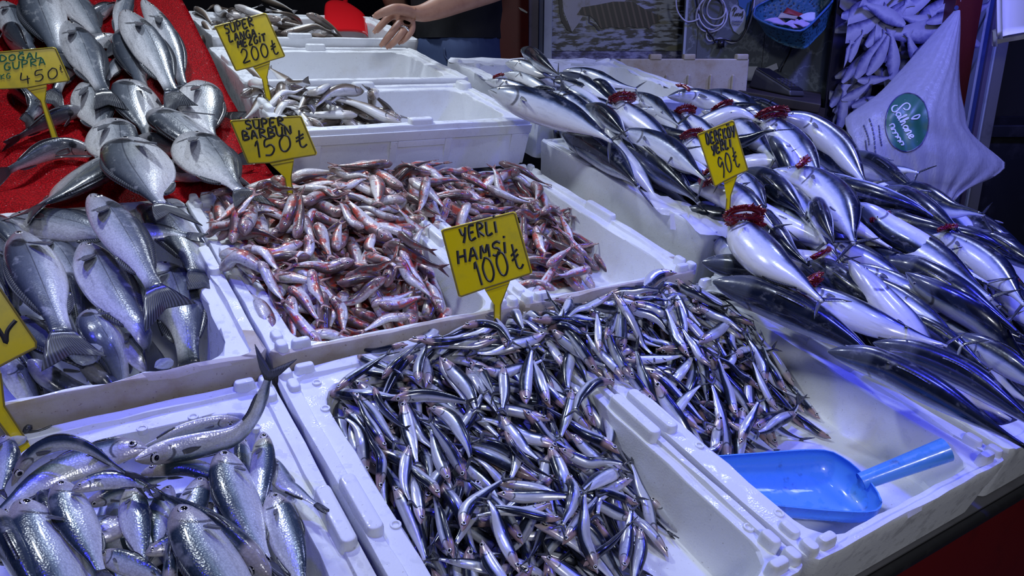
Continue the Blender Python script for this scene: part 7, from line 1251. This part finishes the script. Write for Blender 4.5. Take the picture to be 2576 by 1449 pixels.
mb.build('small_print', M['bag_navy'], bag)
# ---------------------------------------------------------------- blue basket with notes
t = NT('basket_plastic'); v_ = t.voro(t.obj(), 95); hole = t.math('SUBTRACT', 1.0, t.sstep(v_, .28, .36)); M['basket'] = t.set(Base_Color=t.mix(t.math('MULTIPLY', hole, .85), (.035, .13, .22), (.008, .02, .035)), Roughness=.4, Normal=t.bump(v_, .5, .003))
rim = [(0.7808,2.58,1.3302), (0.7744,2.52,1.314), (0.8142,2.47,1.2889), (0.8765,2.44,1.2738), (0.9067,2.45,1.2817), (0.9566,2.5,1.3131), (1.0341,2.585,1.3709), (1.0564,2.645,1.3977), (0.9401,2.65,1.4072), (0.8199,2.65,1.3638)]
bot = [(0.8242,2.6,1.2833), (0.8268,2.55,1.2636), (0.8635,2.51,1.238), (0.9142,2.49,1.2248), (0.9383,2.5,1.2312), (0.9706,2.53,1.2541), (1.0212,2.59,1.2875), (1.0387,2.64,1.3078), (0.9502,2.645,1.3011), (0.8478,2.645,1.2894)]
ra, _ = spline(rim + rim[:1], 61); ba, _ = spline(bot + bot[:1], 61); G = np.zeros((7, 61, 3))
for i in range(7): G[i] = ra * (1 - i / 6) + ba * (i / 6)
ctr = G.mean((0, 1)); nr2 = G - ctr; nr2[..., 2] *= .2; nr2 /= np.linalg.norm(nr2, axis=2)[..., None]
Vv, Fv = shell(G, nr2, .0015); bk2 = tag(mesh_obj('basket', Vv, Fv, M['basket']), 'blue perforated plastic basket holding banknotes, hung on the tiled panel', 'basket')
mb = MB(); mb.plate(ba[:-1], (0, 0, 1), .003); mb.build('bottom', M['basket'], bk2)
mb = MB(); mb.tube(ra, .0035, 8, cap=False); mb.build('rim', plain('basket_rim', (.05, .14, .34), .35), bk2, smooth=True)
hq = [(0.9399,2.478,1.2947), (0.9679,2.505,1.3133), (0.9735,2.508,1.3057), (0.9467,2.482,1.2894)]; MB().plate(hq, (.45, -.9, .1), .002).build('handle_slot', M['terminal'], bk2)
for nm, mat, q, lb in (('banknote', 'paper_pink', [(0.7961,2.52,1.3085), (0.8861,2.6,1.3176), (0.893,2.56,1.3023), (0.8181,2.49,1.294)], 'lilac banknote lying at the left in the basket'), ('banknote', 'paper_pink', [(0.8641,2.53,1.2967), (0.9347,2.6,1.3153), (0.9362,2.54,1.297), (0.8754,2.47,1.278)], 'pink banknote lying at the front of the basket'),
                       ('banknote', 'paper', [(0.9361,2.6,1.3244), (0.9955,2.62,1.3368), (0.981,2.57,1.3162), (0.938,2.56,1.3046)], 'white banknote standing at the right in the basket'), ('banknote', 'paper_cream', [(0.8566,2.57,1.3174), (0.8873,2.62,1.3364), (0.9414,2.62,1.3311), (0.9114,2.56,1.3079)], 'cream banknote lying in the middle of the basket'),
                       ('red_card', 'paper_red', [(0.8932,2.63,1.3362), (0.907,2.64,1.354), (0.9791,2.64,1.3333), (0.945,2.63,1.3213)], 'red card at the back of the basket'), ('banknote', 'paper_pink', [(0.891,2.52,1.2985), (0.9494,2.58,1.3122), (0.9652,2.55,1.3041), (0.9087,2.48,1.2816)], 'violet banknote right of the pink one in the basket')):
    P = np.array(q); n2 = np.cross(P[1] - P[0], P[3] - P[0]); n2 /= np.linalg.norm(n2); n2 = n2 if n2[1] < 0 else -n2
    a_, b_, c_, d2 = P; G = np.array([[(a_ * (1 - x) + b_ * x) * (1 - y) + (d2 * (1 - x) + c_ * x) * y + n2 * .006 * math.sin(3.1 * x + 2 * y) for x in np.linspace(0, 1, 7)] for y in np.linspace(0, 1, 6)])
    Vv, Fv = shell(G, np.broadcast_to(n2, G.shape), .0004); tag(mesh_obj(nm, Vv, Fv, M[mat]), lb, 'banknote' if nm == 'banknote' else 'card', 'notes in the blue basket')
# ---------------------------------------------------------------- sticker on the panel
def text_mesh(txt, size, ox_, y, oz, mat, parent, name='lettering', shear=0.0):
    cu = bpy.data.curves.new('t', 'FONT'); cu.body = txt; cu.size = size; cu.extrude = .0004; cu.shear = shear; cu.resolution_u = 3; o = bpy.data.objects.new('t', cu); COL.objects.link(o)
    dg = bpy.context.evaluated_depsgraph_get(); me = bpy.data.meshes.new_from_object(o.evaluated_get(dg)); v = [(ox_ + p.co.x, y - p.co.z, oz + p.co.y) for p in me.vertices]; f = [tuple(p.vertices) for p in me.polygons]
    bpy.data.objects.remove(o); bpy.data.curves.remove(cu); return mesh_obj(name, v, f, mat, parent, smooth=False)
M['sticker'] = plain('sticker_white', (.40, .43, .48), .4); M['sticker_blue'] = plain('sticker_blue', (.03, .12, .30), .4)
q = [(0.7292,2.656,1.3549), (0.7395,2.656,1.3641), (0.7509,2.656,1.3595), (0.7606,2.656,1.348), (0.7715,2.656,1.3503), (0.7781,2.656,1.3364), (0.7802,2.656,1.3085), (0.7774,2.656,1.2851), (0.7615,2.656,1.2686), (0.7431,2.656,1.2804), (0.7299,2.656,1.3038), (0.7243,2.656,1.3318)]
stk = tag(MB().plate(q, (0, -1, 0), .002).build('sticker', M['sticker'], None), 'white pear-shaped sticker with black script lettering on the tiled panel', 'sticker')
MB().plate([(0.7462,2.658,1.3918), (0.805,2.658,1.3918), (0.8023,2.658,1.3435), (0.8001,2.658,1.3144), (0.779,2.658,1.3144), (0.7747,2.658,1.3481), (0.754,2.658,1.3596)], (0, -1, 0), .001).build('blue_field', M['sticker_blue'], stk)
mb = MB()
for st_ in ([(0.7357,2.6535,1.3282), (0.7398,2.6535,1.3525), (0.732,2.6535,1.3432), (0.7383,2.6535,1.3548), (0.746,2.6535,1.3513), (0.7384,2.6535,1.3397)], [(0.7474,2.6535,1.3363), (0.7416,2.6535,1.3316), (0.7444,2.6535,1.3282), (0.7486,2.6535,1.3363), (0.75,2.6535,1.3282), (0.7523,2.6535,1.3363), (0.756,2.6535,1.3363)],
            [(0.7609,2.6535,1.3363), (0.7555,2.6535,1.3328), (0.7574,2.6535,1.3282), (0.7616,2.6535,1.3363), (0.7629,2.6535,1.3282), (0.7677,2.6535,1.3432), (0.767,2.6535,1.3235), (0.7646,2.6535,1.3223)], [(0.7636,2.6535,1.3339), (0.7691,2.6535,1.3351)], [(0.7707,2.6535,1.3288), (0.7717,2.6535,1.3284)]):
    mb.tube(spline(st_, 6 * len(st_))[0], .0013, 5, up=(0, -1, 0), flat=.3)
mb.build('script_lettering', M['ink_black'], stk)
c = (0.7332,2.654,1.3084); text_mesh('Günlükler', .0085, c[0], c[1] - .0015, c[2], M['ink_black'], stk); c = (0.7339,2.654,1.3002); text_mesh('Dünyası', .0085, c[0], c[1] - .0015, c[2], M['ink_black'], stk)
# ---------------------------------------------------------------- ice, film, scraps
t = NT('ice'); n_ = t.noise(t.obj(), 60, 3); M['ice'] = t.set(Base_Color=(.80, .84, .92), Roughness=.18, Transmission_Weight=.75, IOR=1.31, Normal=t.bump(n_, .4, .003))
import bmesh
def lump(p, r, seed, label, sc=(1, .8, .6)):
    rs = np.random.default_rng(seed); bm = bmesh.new(); bmesh.ops.create_icosphere(bm, subdivisions=2, radius=1)
    V = np.array([v.co[:] for v in bm.verts]); F = [[v.index for v in f.verts] for f in bm.faces]; bm.free()
    d = rs.normal(size=(9, 3)); d /= np.linalg.norm(d, axis=1)[:, None]
    for k in d: V -= k * np.clip(V @ k - .72, 0, 1)[:, None]
    tag(mesh_obj('ice_lump', st2w(V * np.array(sc) * r + np.array(p)), F, M['ice'], smooth=False), label, 'ice', 'ice lumps among the fish')
lump((0.0254,1.6364,-0.0), .042, 1, 'ice lump in front of the sea bass with the bright eye')
lump((0.0033,1.6844,-0.02), .03, 2, 'smaller ice lump left of the other one near the front rim')
lump((-0.1138,2.3175,-0.02), .05, 3, 'ice lump at the left edge of the sea bass box')
lump((0.1698,1.5328,-0.0), .022, 4, 'small ice lump on the front rim of the sea bass box under the tail')
lump((0.3586,2.4155,0.0), .028, 5, 'ice lump at the back right corner of the sea bass box')
lump((-0.1125,1.3733,0.0), .018, 6, 'small ice lump on the foot of the left price sign')
t = NT('liner_film'); tr = t.N('ShaderNodeBsdfTransparent'); mx = t.N('ShaderNodeMixShader'); t.set(Base_Color=(.74, .74, .80), Roughness=.22, Normal=t.bump(t.noise(t.obj(), 50, 3), .5, .004)); mx.inputs[0].default_value = .7; t.L(tr.outputs[0], mx.inputs[1]); t.L(t.b.outputs[0], mx.inputs[2]); t.L(mx.outputs[0], t.out.inputs[0]); M['film'] = t.m
def film(pts, label):
    P = np.array(pts); c = P.mean(0) + np.array([0, 0, .006]); Q, _ = spline(np.vstack([P, P[:1]]), 41); V = []; F = []; rs = np.random.default_rng(4)
    for i in range(6):
        for q in Q[:-1]: V.append(c + (q - c) * (i / 5) + np.array([0, 0, rs.normal(0, .002)]) )
    for i in range(5):
        for j in range(40): F.append((i * 40 + j, i * 40 + (j + 1) % 40, (i + 1) * 40 + (j + 1) % 40, (i + 1) * 40 + j))
    return V, F
V, F = film([(1.8502,1.9045,0.103), (1.9009,1.842,0.106), (1.9504,1.7315,0.106), (1.9846,1.6194,0.11), (1.9171,1.507,0.11), (1.8702,1.4815,0.09), (1.8365,1.4953,0.105), (1.7882,1.5361,0.104), (1.8376,1.6763,0.104), (1.8132,1.7423,0.08), (1.808,1.7925,0.104)], '')
for fl in ([(1.8152,1.7031,0.1), (1.8554,1.6969,0.1), (1.8298,1.6741,0.05), (1.8124,1.6844,0.05)],):
    b = len(V); V += [np.array(p) for p in fl]; F.append((b, b + 1, b + 2, b + 3))
tag(mesh_obj('plastic_liner', st2w(V), F, M['film']), 'torn clear plastic liner hanging over the corner of the bonito box', 'plastic film')
mb = MB(); mb.tube(st2w(spline([(-0.1007,1.4703,-0.055), (-0.098,1.4684,-0.045), (-0.0933,1.4757,-0.05), (-0.097,1.4676,-0.055), (-0.0791,1.4634,-0.055), (-0.056,1.4659,-0.05)], 24)[0]), np.linspace(.0035, .0008, 24), 6)
tag(mb.build('fin_scrap', M['fin_dark'], smooth=True), 'thin dark scrap of fin lying on the back rim of the front left box', 'scrap')
mb = MB(); mb.tube(st2w([(1.7507,3.8841,0.1), (1.7611,3.8502,0.1)]), .006, 8); tag(mb.build('cork_scrap', M['grey_paint'], smooth=True), 'small grey plug stuck inside the empty white box', 'scrap')
# ---------------------------------------------------------------- heaps of small fish
class Heap:
    def __init__(s, name, u0, u1, v0, v1, floor, drop, cell=.006):
        s.ctrl = HEAPS[name]; s.cell = cell; s.u0, s.v0 = u0, v0
        s.nu = int((u1 - u0) / cell) + 1; s.nv = int((v1 - v0) / cell) + 1; s.u1, s.v1 = u1, v1
        uu, vv = np.meshgrid(u0 + np.arange(s.nu) * cell, v0 + np.arange(s.nv) * cell, indexing='ij')
        s.target = idw(s.ctrl, uu, vv); s.floor = floor; s.h = np.maximum(floor, s.target - drop); s.uu, s.vv = uu, vv
        s.hstart = s.h.copy()
    def ij(s, p):
        return np.clip(((p[..., 0] - s.u0) / s.cell).round().astype(int), 0, s.nu - 1), np.clip(((p[..., 1] - s.v0) / s.cell).round().astype(int), 0, s.nv - 1)
    def probe(s, P, r):
        k = max(1, int(r / s.cell)); i, j = s.ij(P); b = np.full(len(P), -9.0)
        for di in range(-k, k + 1, max(1, k // 2)):
            for dj in range(-k, k + 1, max(1, k // 2)):
                b = np.maximum(b, s.h[np.clip(i + di, 0, s.nu - 1), np.clip(j + dj, 0, s.nv - 1)])
        return b
    def settle(s, P2, rw, rd, sink=.75):
        raw = s.probe(P2, rd * .7) + rw * sink; n = len(raw); x = np.linspace(-1, 1, n)
        a, b = np.polyfit(x, raw, 1); line = a * x + b
        z = .55 * line + .45 * raw; z = np.convolve(np.pad(z, 1, mode='edge'), [.25, .5, .25], 'valid')
        return z + max(0, (raw - z).mean())
    def stamp(s, P3, rw, rd):
        Q, _ = spline(P3, 26); k = int(rd / s.cell) + 1
        for p, t in zip(Q, np.linspace(0, 1, 26)):
            r = rd * (math.sin(math.pi * (.12 + .8 * t)) ** .6); i0, j0 = s.ij(p)
            for di in range(-k, k + 1):
                for dj in range(-k, k + 1):
                    d2 = (di * di + dj * dj) * s.cell ** 2
                    if d2 <= r * r:
                        i, j = min(max(i0 + di, 0), s.nu - 1), min(max(j0 + dj, 0), s.nv - 1)
                        z = p[2] + rw * math.sqrt(1 - d2 / (r * r))
                        if z > s.h[i, j]: s.h[i, j] = z
def curved(c, ang, L, bend, n=9):
    t = np.linspace(-.5, .5, n); a = ang + bend * t; d = np.column_stack([np.cos(a), np.sin(a)]) * L / (n - 1)
    p = np.cumsum(d, axis=0); p -= p[n // 2]; return p + np.array(c)
def roll_pick(rs, back):
    x = rs.random()
    if x < back: return rs.choice([90 + rs.normal(0, 22), 45 + rs.normal(0, 15), 135 + rs.normal(0, 15)])
    return rs.choice([0, 180]) + rs.normal(0, 16)
def place(h, kind, rs, ok, Lr, angf, back, bendsd, K=14, lim=None):
    p = PROF[kind]; best = None
    for _ in range(K):
        c = (rs.uniform(h.u0, h.u1), rs.uniform(h.v0, h.v1))
        if not ok(*c): continue
        L = rs.uniform(*Lr); P = curved(c, angf(rs, c), L, rs.normal(0, bendsd))
        if not all(ok(*q) for q in P[[0, -1]]): continue
        i, j = h.ij(P); sc = (h.target[i, j] - h.h[i, j]).mean()
        if best is None or sc > best[0]: best = (sc, P, L)
    if best is None or (lim is not None and best[0] < lim): return None
    _, P, L = best; D = L * p['rat']; roll = roll_pick(rs, back); cr = abs(math.cos(math.radians(roll))); wd = p['wd']
    rd = D / 2 * math.hypot(cr, wd * math.sqrt(1 - cr * cr)); rw = D / 2 * math.hypot(wd * cr, math.sqrt(1 - cr * cr))
    z = h.settle(P, rw, rd); P3 = np.column_stack([P, z]); h.stamp(P3, rw, rd)
    return P3, D, roll
def joined(kind, fishes, name, label, base=None, group=None):
    """the layer lying under the counted fish: one uncountable heap"""
    VV, FF, A, B, off = [], [], [], [], 0
    for k, (P3, D, roll) in enumerate(fishes):
        V, F, fc, fm = Fish(kind, P3, D, roll, 11, 8, (k * .37) % 1).body()
        VV.append(V); FF += [[q + off for q in f] for f in F]; A.append(fc); B.append(fm); off += len(V)
    if base is not None:
        h = base; st = 5; I = np.arange(0, h.nu, st); J = np.arange(0, h.nv, st); a, b = len(I), len(J)
        g = np.stack([h.uu[np.ix_(I, J)], h.vv[np.ix_(I, J)], np.maximum(h.hstart[np.ix_(I, J)], h.floor + .002)], -1)
        V = g.reshape(-1, 3); keep = (g[..., 2] > h.floor + .004)
        for i in range(a - 1):
            for j in range(b - 1):
                if keep[i:i + 2, j:j + 2].any() and h.okm(*g[i, j, :2]) and h.okm(*g[i + 1, j + 1, :2]): FF.append([off + i * b + j, off + (i + 1) * b + j, off + (i + 1) * b + j + 1, off + i * b + j + 1])
        VV.append(V); fc = np.zeros((len(V), 3)); fc[:, 0] = .5; fc[:, 1] = .8; A.append(fc); B.append(V * S)
    o = mesh_obj(name, st2w(np.concatenate(VV)), FF, M[kind], attrs={'fc': np.concatenate(A), 'fm': np.concatenate(B)})
    return tag(o, label, 'fish heap', None, 'stuff')
def grow(hn, kind, box, floor, drop, n_under, n_top, ok, Lr, angf, back, bendsd, name, ulabel, lab, seed):
    rs = np.random.default_rng(seed); h = Heap(hn, *box, floor, drop); h.okm = ok
    under = [x for x in (place(h, kind, rs, ok, Lr, angf, back, bendsd, 8) for _ in range(n_under)) if x]
    joined(kind, under, name, ulabel, h)
    tops = [x for x in (place(h, kind, rs, ok, Lr, angf, back, bendsd, 16) for _ in range(n_top)) if x]
    p = PROF[kind]
    for kd, hh, pts in SMALL:
        if hh != hn: continue
        P, L = spline(pts, 9); L = np.linalg.norm(np.diff(P, axis=0), axis=1).sum(); D = min(L, Lr[1] * 1.05) * p['rat']
        roll = roll_pick(rs, back * .8); cr = abs(math.cos(math.radians(roll))); rd = D / 2 * math.hypot(cr, p['wd'] * math.sqrt(1 - cr * cr)); rw = D / 2 * math.hypot(p['wd'] * cr, math.sqrt(1 - cr * cr))
        z = h.settle(P[:, :2], rw, rd, .9)
        if kind != 'whiting': z = z + np.clip(P[:, 2] - z, -.0, .05) * .7
        P3 = np.column_stack([P[:, :2], z]); h.stamp(P3, rw, rd); tops.append((P3, D, roll))
    for k, (P3, D, roll) in enumerate(tops):
        l = lab(P3, roll)
        build_fish(kind, P3, D, roll, l, 'fish', l, seed=(k * .7548) % 1 + .013, res=(16, 12), detail=1)
    return h
def side_word(roll): return 'dark back up' if abs(math.cos(math.radians(roll))) < .55 else 'on its side'
def lab_box(kind, where, us, vs):
    def f(P3, roll):
        u, v = P3[len(P3) // 2][:2]
        a = us[0][1] if u < us[0][0] else us[1][1] if u < us[1][0] else us[2]
        b = vs[0][1] if v < vs[0][0] else vs[1][1] if v < vs[1][0] else vs[2]
        return f'{kind} {side_word(roll)}, {where}, {b}, {a}'
    return f
def ang_anch(rs, c):
    a = -math.pi / 2 + rs.normal(0, .75)
    return a if rs.random() < .6 else a + math.pi
def ang_any(rs, c): return rs.uniform(0, 2 * math.pi)
ok_al = lambda u, v: .485 < u < 1.13 and .53 < v < 1.44 and (u < 1.06 or v > 1.10) and not (v < .66 and u > .80)
ok_ar = lambda u, v: 1.06 < u < 1.745 and v < 1.44 and (u > 1.19 or v > 1.10) and v > .80 + .12 * abs(u - 1.4) - (.10 if u < 1.35 else 0)
grow('anch_l', 'anchovy', (.46, 1.14, .52, 1.45), -.172, .075, 120, 96, ok_al, (.155, .20), ang_anch, .34, .45, 'anchovy_heap', 'anchovies packed below the top ones in the left anchovy box',
     lab_box('silver anchovy', 'left anchovy box', [(.68, 'near the left wall'), (.88, 'in the middle'), 'near the divider'], [(.85, 'front'), (1.15, 'halfway back'), 'back']), 11)
grow('anch_r', 'anchovy', (1.05, 1.76, .66, 1.45), -.172, .075, 100, 96, ok_ar, (.155, .20), ang_anch, .34, .45, 'anchovy_heap', 'anchovies packed below the top ones in the right anchovy box',
     lab_box('silver anchovy', 'scoop box', [(1.3, 'near the divider'), (1.52, 'in the middle'), 'near the right wall'], [(.98, 'front'), (1.2, 'halfway back'), 'back']), 12)
ok_ml = lambda u, v: .42 < u < 1.10 and 1.55 < v < 2.46 and (u < 1.0 or v > 1.95)
ok_mr = lambda u, v: 1.04 < u < 1.71 and 1.58 < v < 2.46 and (v > 1.9 + .0 or u > 1.42) and (u > 1.15 or v > 1.98)
grow('mull_l', 'mullet', (.38, 1.11, 1.50, 2.47), -.172, .085, 70, 84, ok_ml, (.15, .215), ang_any, .16, .28, 'mullet_heap', 'red mullet packed below the top ones in the left mullet box',
     lab_box('pinkish red mullet', 'left mullet box', [(.62, 'near the left wall'), (.84, 'in the middle'), 'near the divider'], [(1.8, 'front'), (2.15, 'halfway back'), 'back']), 13)
grow('mull_r', 'mullet', (1.03, 1.73, 1.52, 2.47), -.172, .085, 40, 48, ok_mr, (.15, .205), ang_any, .16, .28, 'mullet_heap', 'red mullet packed below the top ones in the right mullet box',
     lab_box('pinkish red mullet', 'right mullet box', [(1.3, 'near the divider'), (1.52, 'in the middle'), 'near the right wall'], [(1.8, 'front'), (2.15, 'halfway back'), 'back']), 14)
def ang_w(rs, c): return rs.choice([0, math.pi]) + rs.normal(0, .6)
ok_wf = lambda u, v: .77 < u < 1.5 and 2.59 < v < 3.03 and (v < 2.64 + (1.5 - u) * .8)
ok_wb = lambda u, v: .82 < u < 1.7 and 3.92 < v < 4.45 and (u < 1.45 or v < 4.1)
grow('whit_f', 'whiting', (.74, 1.55, 2.52, 3.10), .03, .06, 22, 12, ok_wf, (.21, .29), ang_w, .35, .25, 'whiting_heap', 'whiting packed below the top ones in the nearest raised box',
     lab_box('brownish whiting', 'nearest raised box', [(.98, 'over the left rim'), (1.2, 'in the middle'), 'right end of pile'], [(2.75, 'front'), (2.95, 'halfway back'), 'back']), 15)
grow('whit_b', 'whiting', (.80, 1.75, 3.90, 4.48), .05, .06, 22, 16, ok_wb, (.26, .36), ang_w, .25, .2, 'whiting_heap', 'whiting packed below the top ones in the farthest raised box',
     lab_box('pale whiting', 'farthest raised box', [(1.1, 'over the left rim'), (1.4, 'in the middle'), 'right end of pile'], [(4.08, 'front'), (4.25, 'halfway back'), 'back']), 16)

# the fish lying deeper in the front left box
HEAPS['sard'] = [(-.3, .5, -.10), (.3, .5, -.09), (-.3, 1.3, -.10), (.3, 1.3, -.11), (0, .9, -.08)]
rs = np.random.default_rng(40); h = Heap('sard', -.28, .30, .46, 1.38, -.17, .09)
ok_s = lambda u, v: -.27 < u < .285 and .50 < v < 1.36 and (v < 1.2 or u > .0)
for k in range(34):
    r_ = place(h, 'sardine', rs, ok_s, (.24, .30), ang_anch, .2, .3, 12)
    if r_:
        lb = f"blue-backed fish {side_word(r_[2])}, lying deep in the front left box, {'left' if r_[0][4][0] < 0 else 'right'} half"
        build_fish('sardine', r_[0], r_[1], r_[2], lb, 'fish', lb, seed=(k * .7548) % 1 + .02, res=(16, 12), detail=1)

# bonito lying under the ones on top : a packed layer and single fish showing through the gaps
bp_ = np.array([q for b in BIG if b[0] == 'bonito' for q in spline(b[1], 5)[0]])
HEAPS['bon'] = [(q[0], q[1], q[2] - .05) for q in bp_]
def near_b(u, v): return 1.9 < u < 3.3 and v > .6 and (np.hypot(bp_[:, 0] - u, bp_[:, 1] - v).min() < .10)
rs = np.random.default_rng(77); h = Heap('bon', 1.86, 3.36, .56, 3.40, -.17, .16, cell=.014); h.okm = lambda u, v: near_b(u, v)
h.h = np.maximum(h.h, -.17)
ang_b = lambda rs, c: -math.pi / 2 + rs.normal(0, .22)
un = [x for x in (place(h, 'bonito', rs, near_b, (.38, .46), ang_b, .6, .25, 10, .02) for _ in range(75)) if x]
joined('bonito', un, 'bonito_heap', 'bonito packed below the top ones in the big heap on the right', h)
for k in range(46):
    r_ = place(h, 'bonito', rs, near_b, (.38, .48), ang_b, .45, .25, 14, -.005)
    if r_:
        u, v = r_[0][4][:2]; lb = f"bonito half hidden in the gaps of the big heap, {'front' if v < 1.2 else 'middle' if v < 2.1 else 'back'} part, {'left' if u < 2.4 else 'right'} side"
        build_fish('bonito', r_[0], r_[1], r_[2], lb, 'fish', lb, seed=(k * .7548) % 1 + .03, res=(18, 14), detail=1)
clean_tmp()
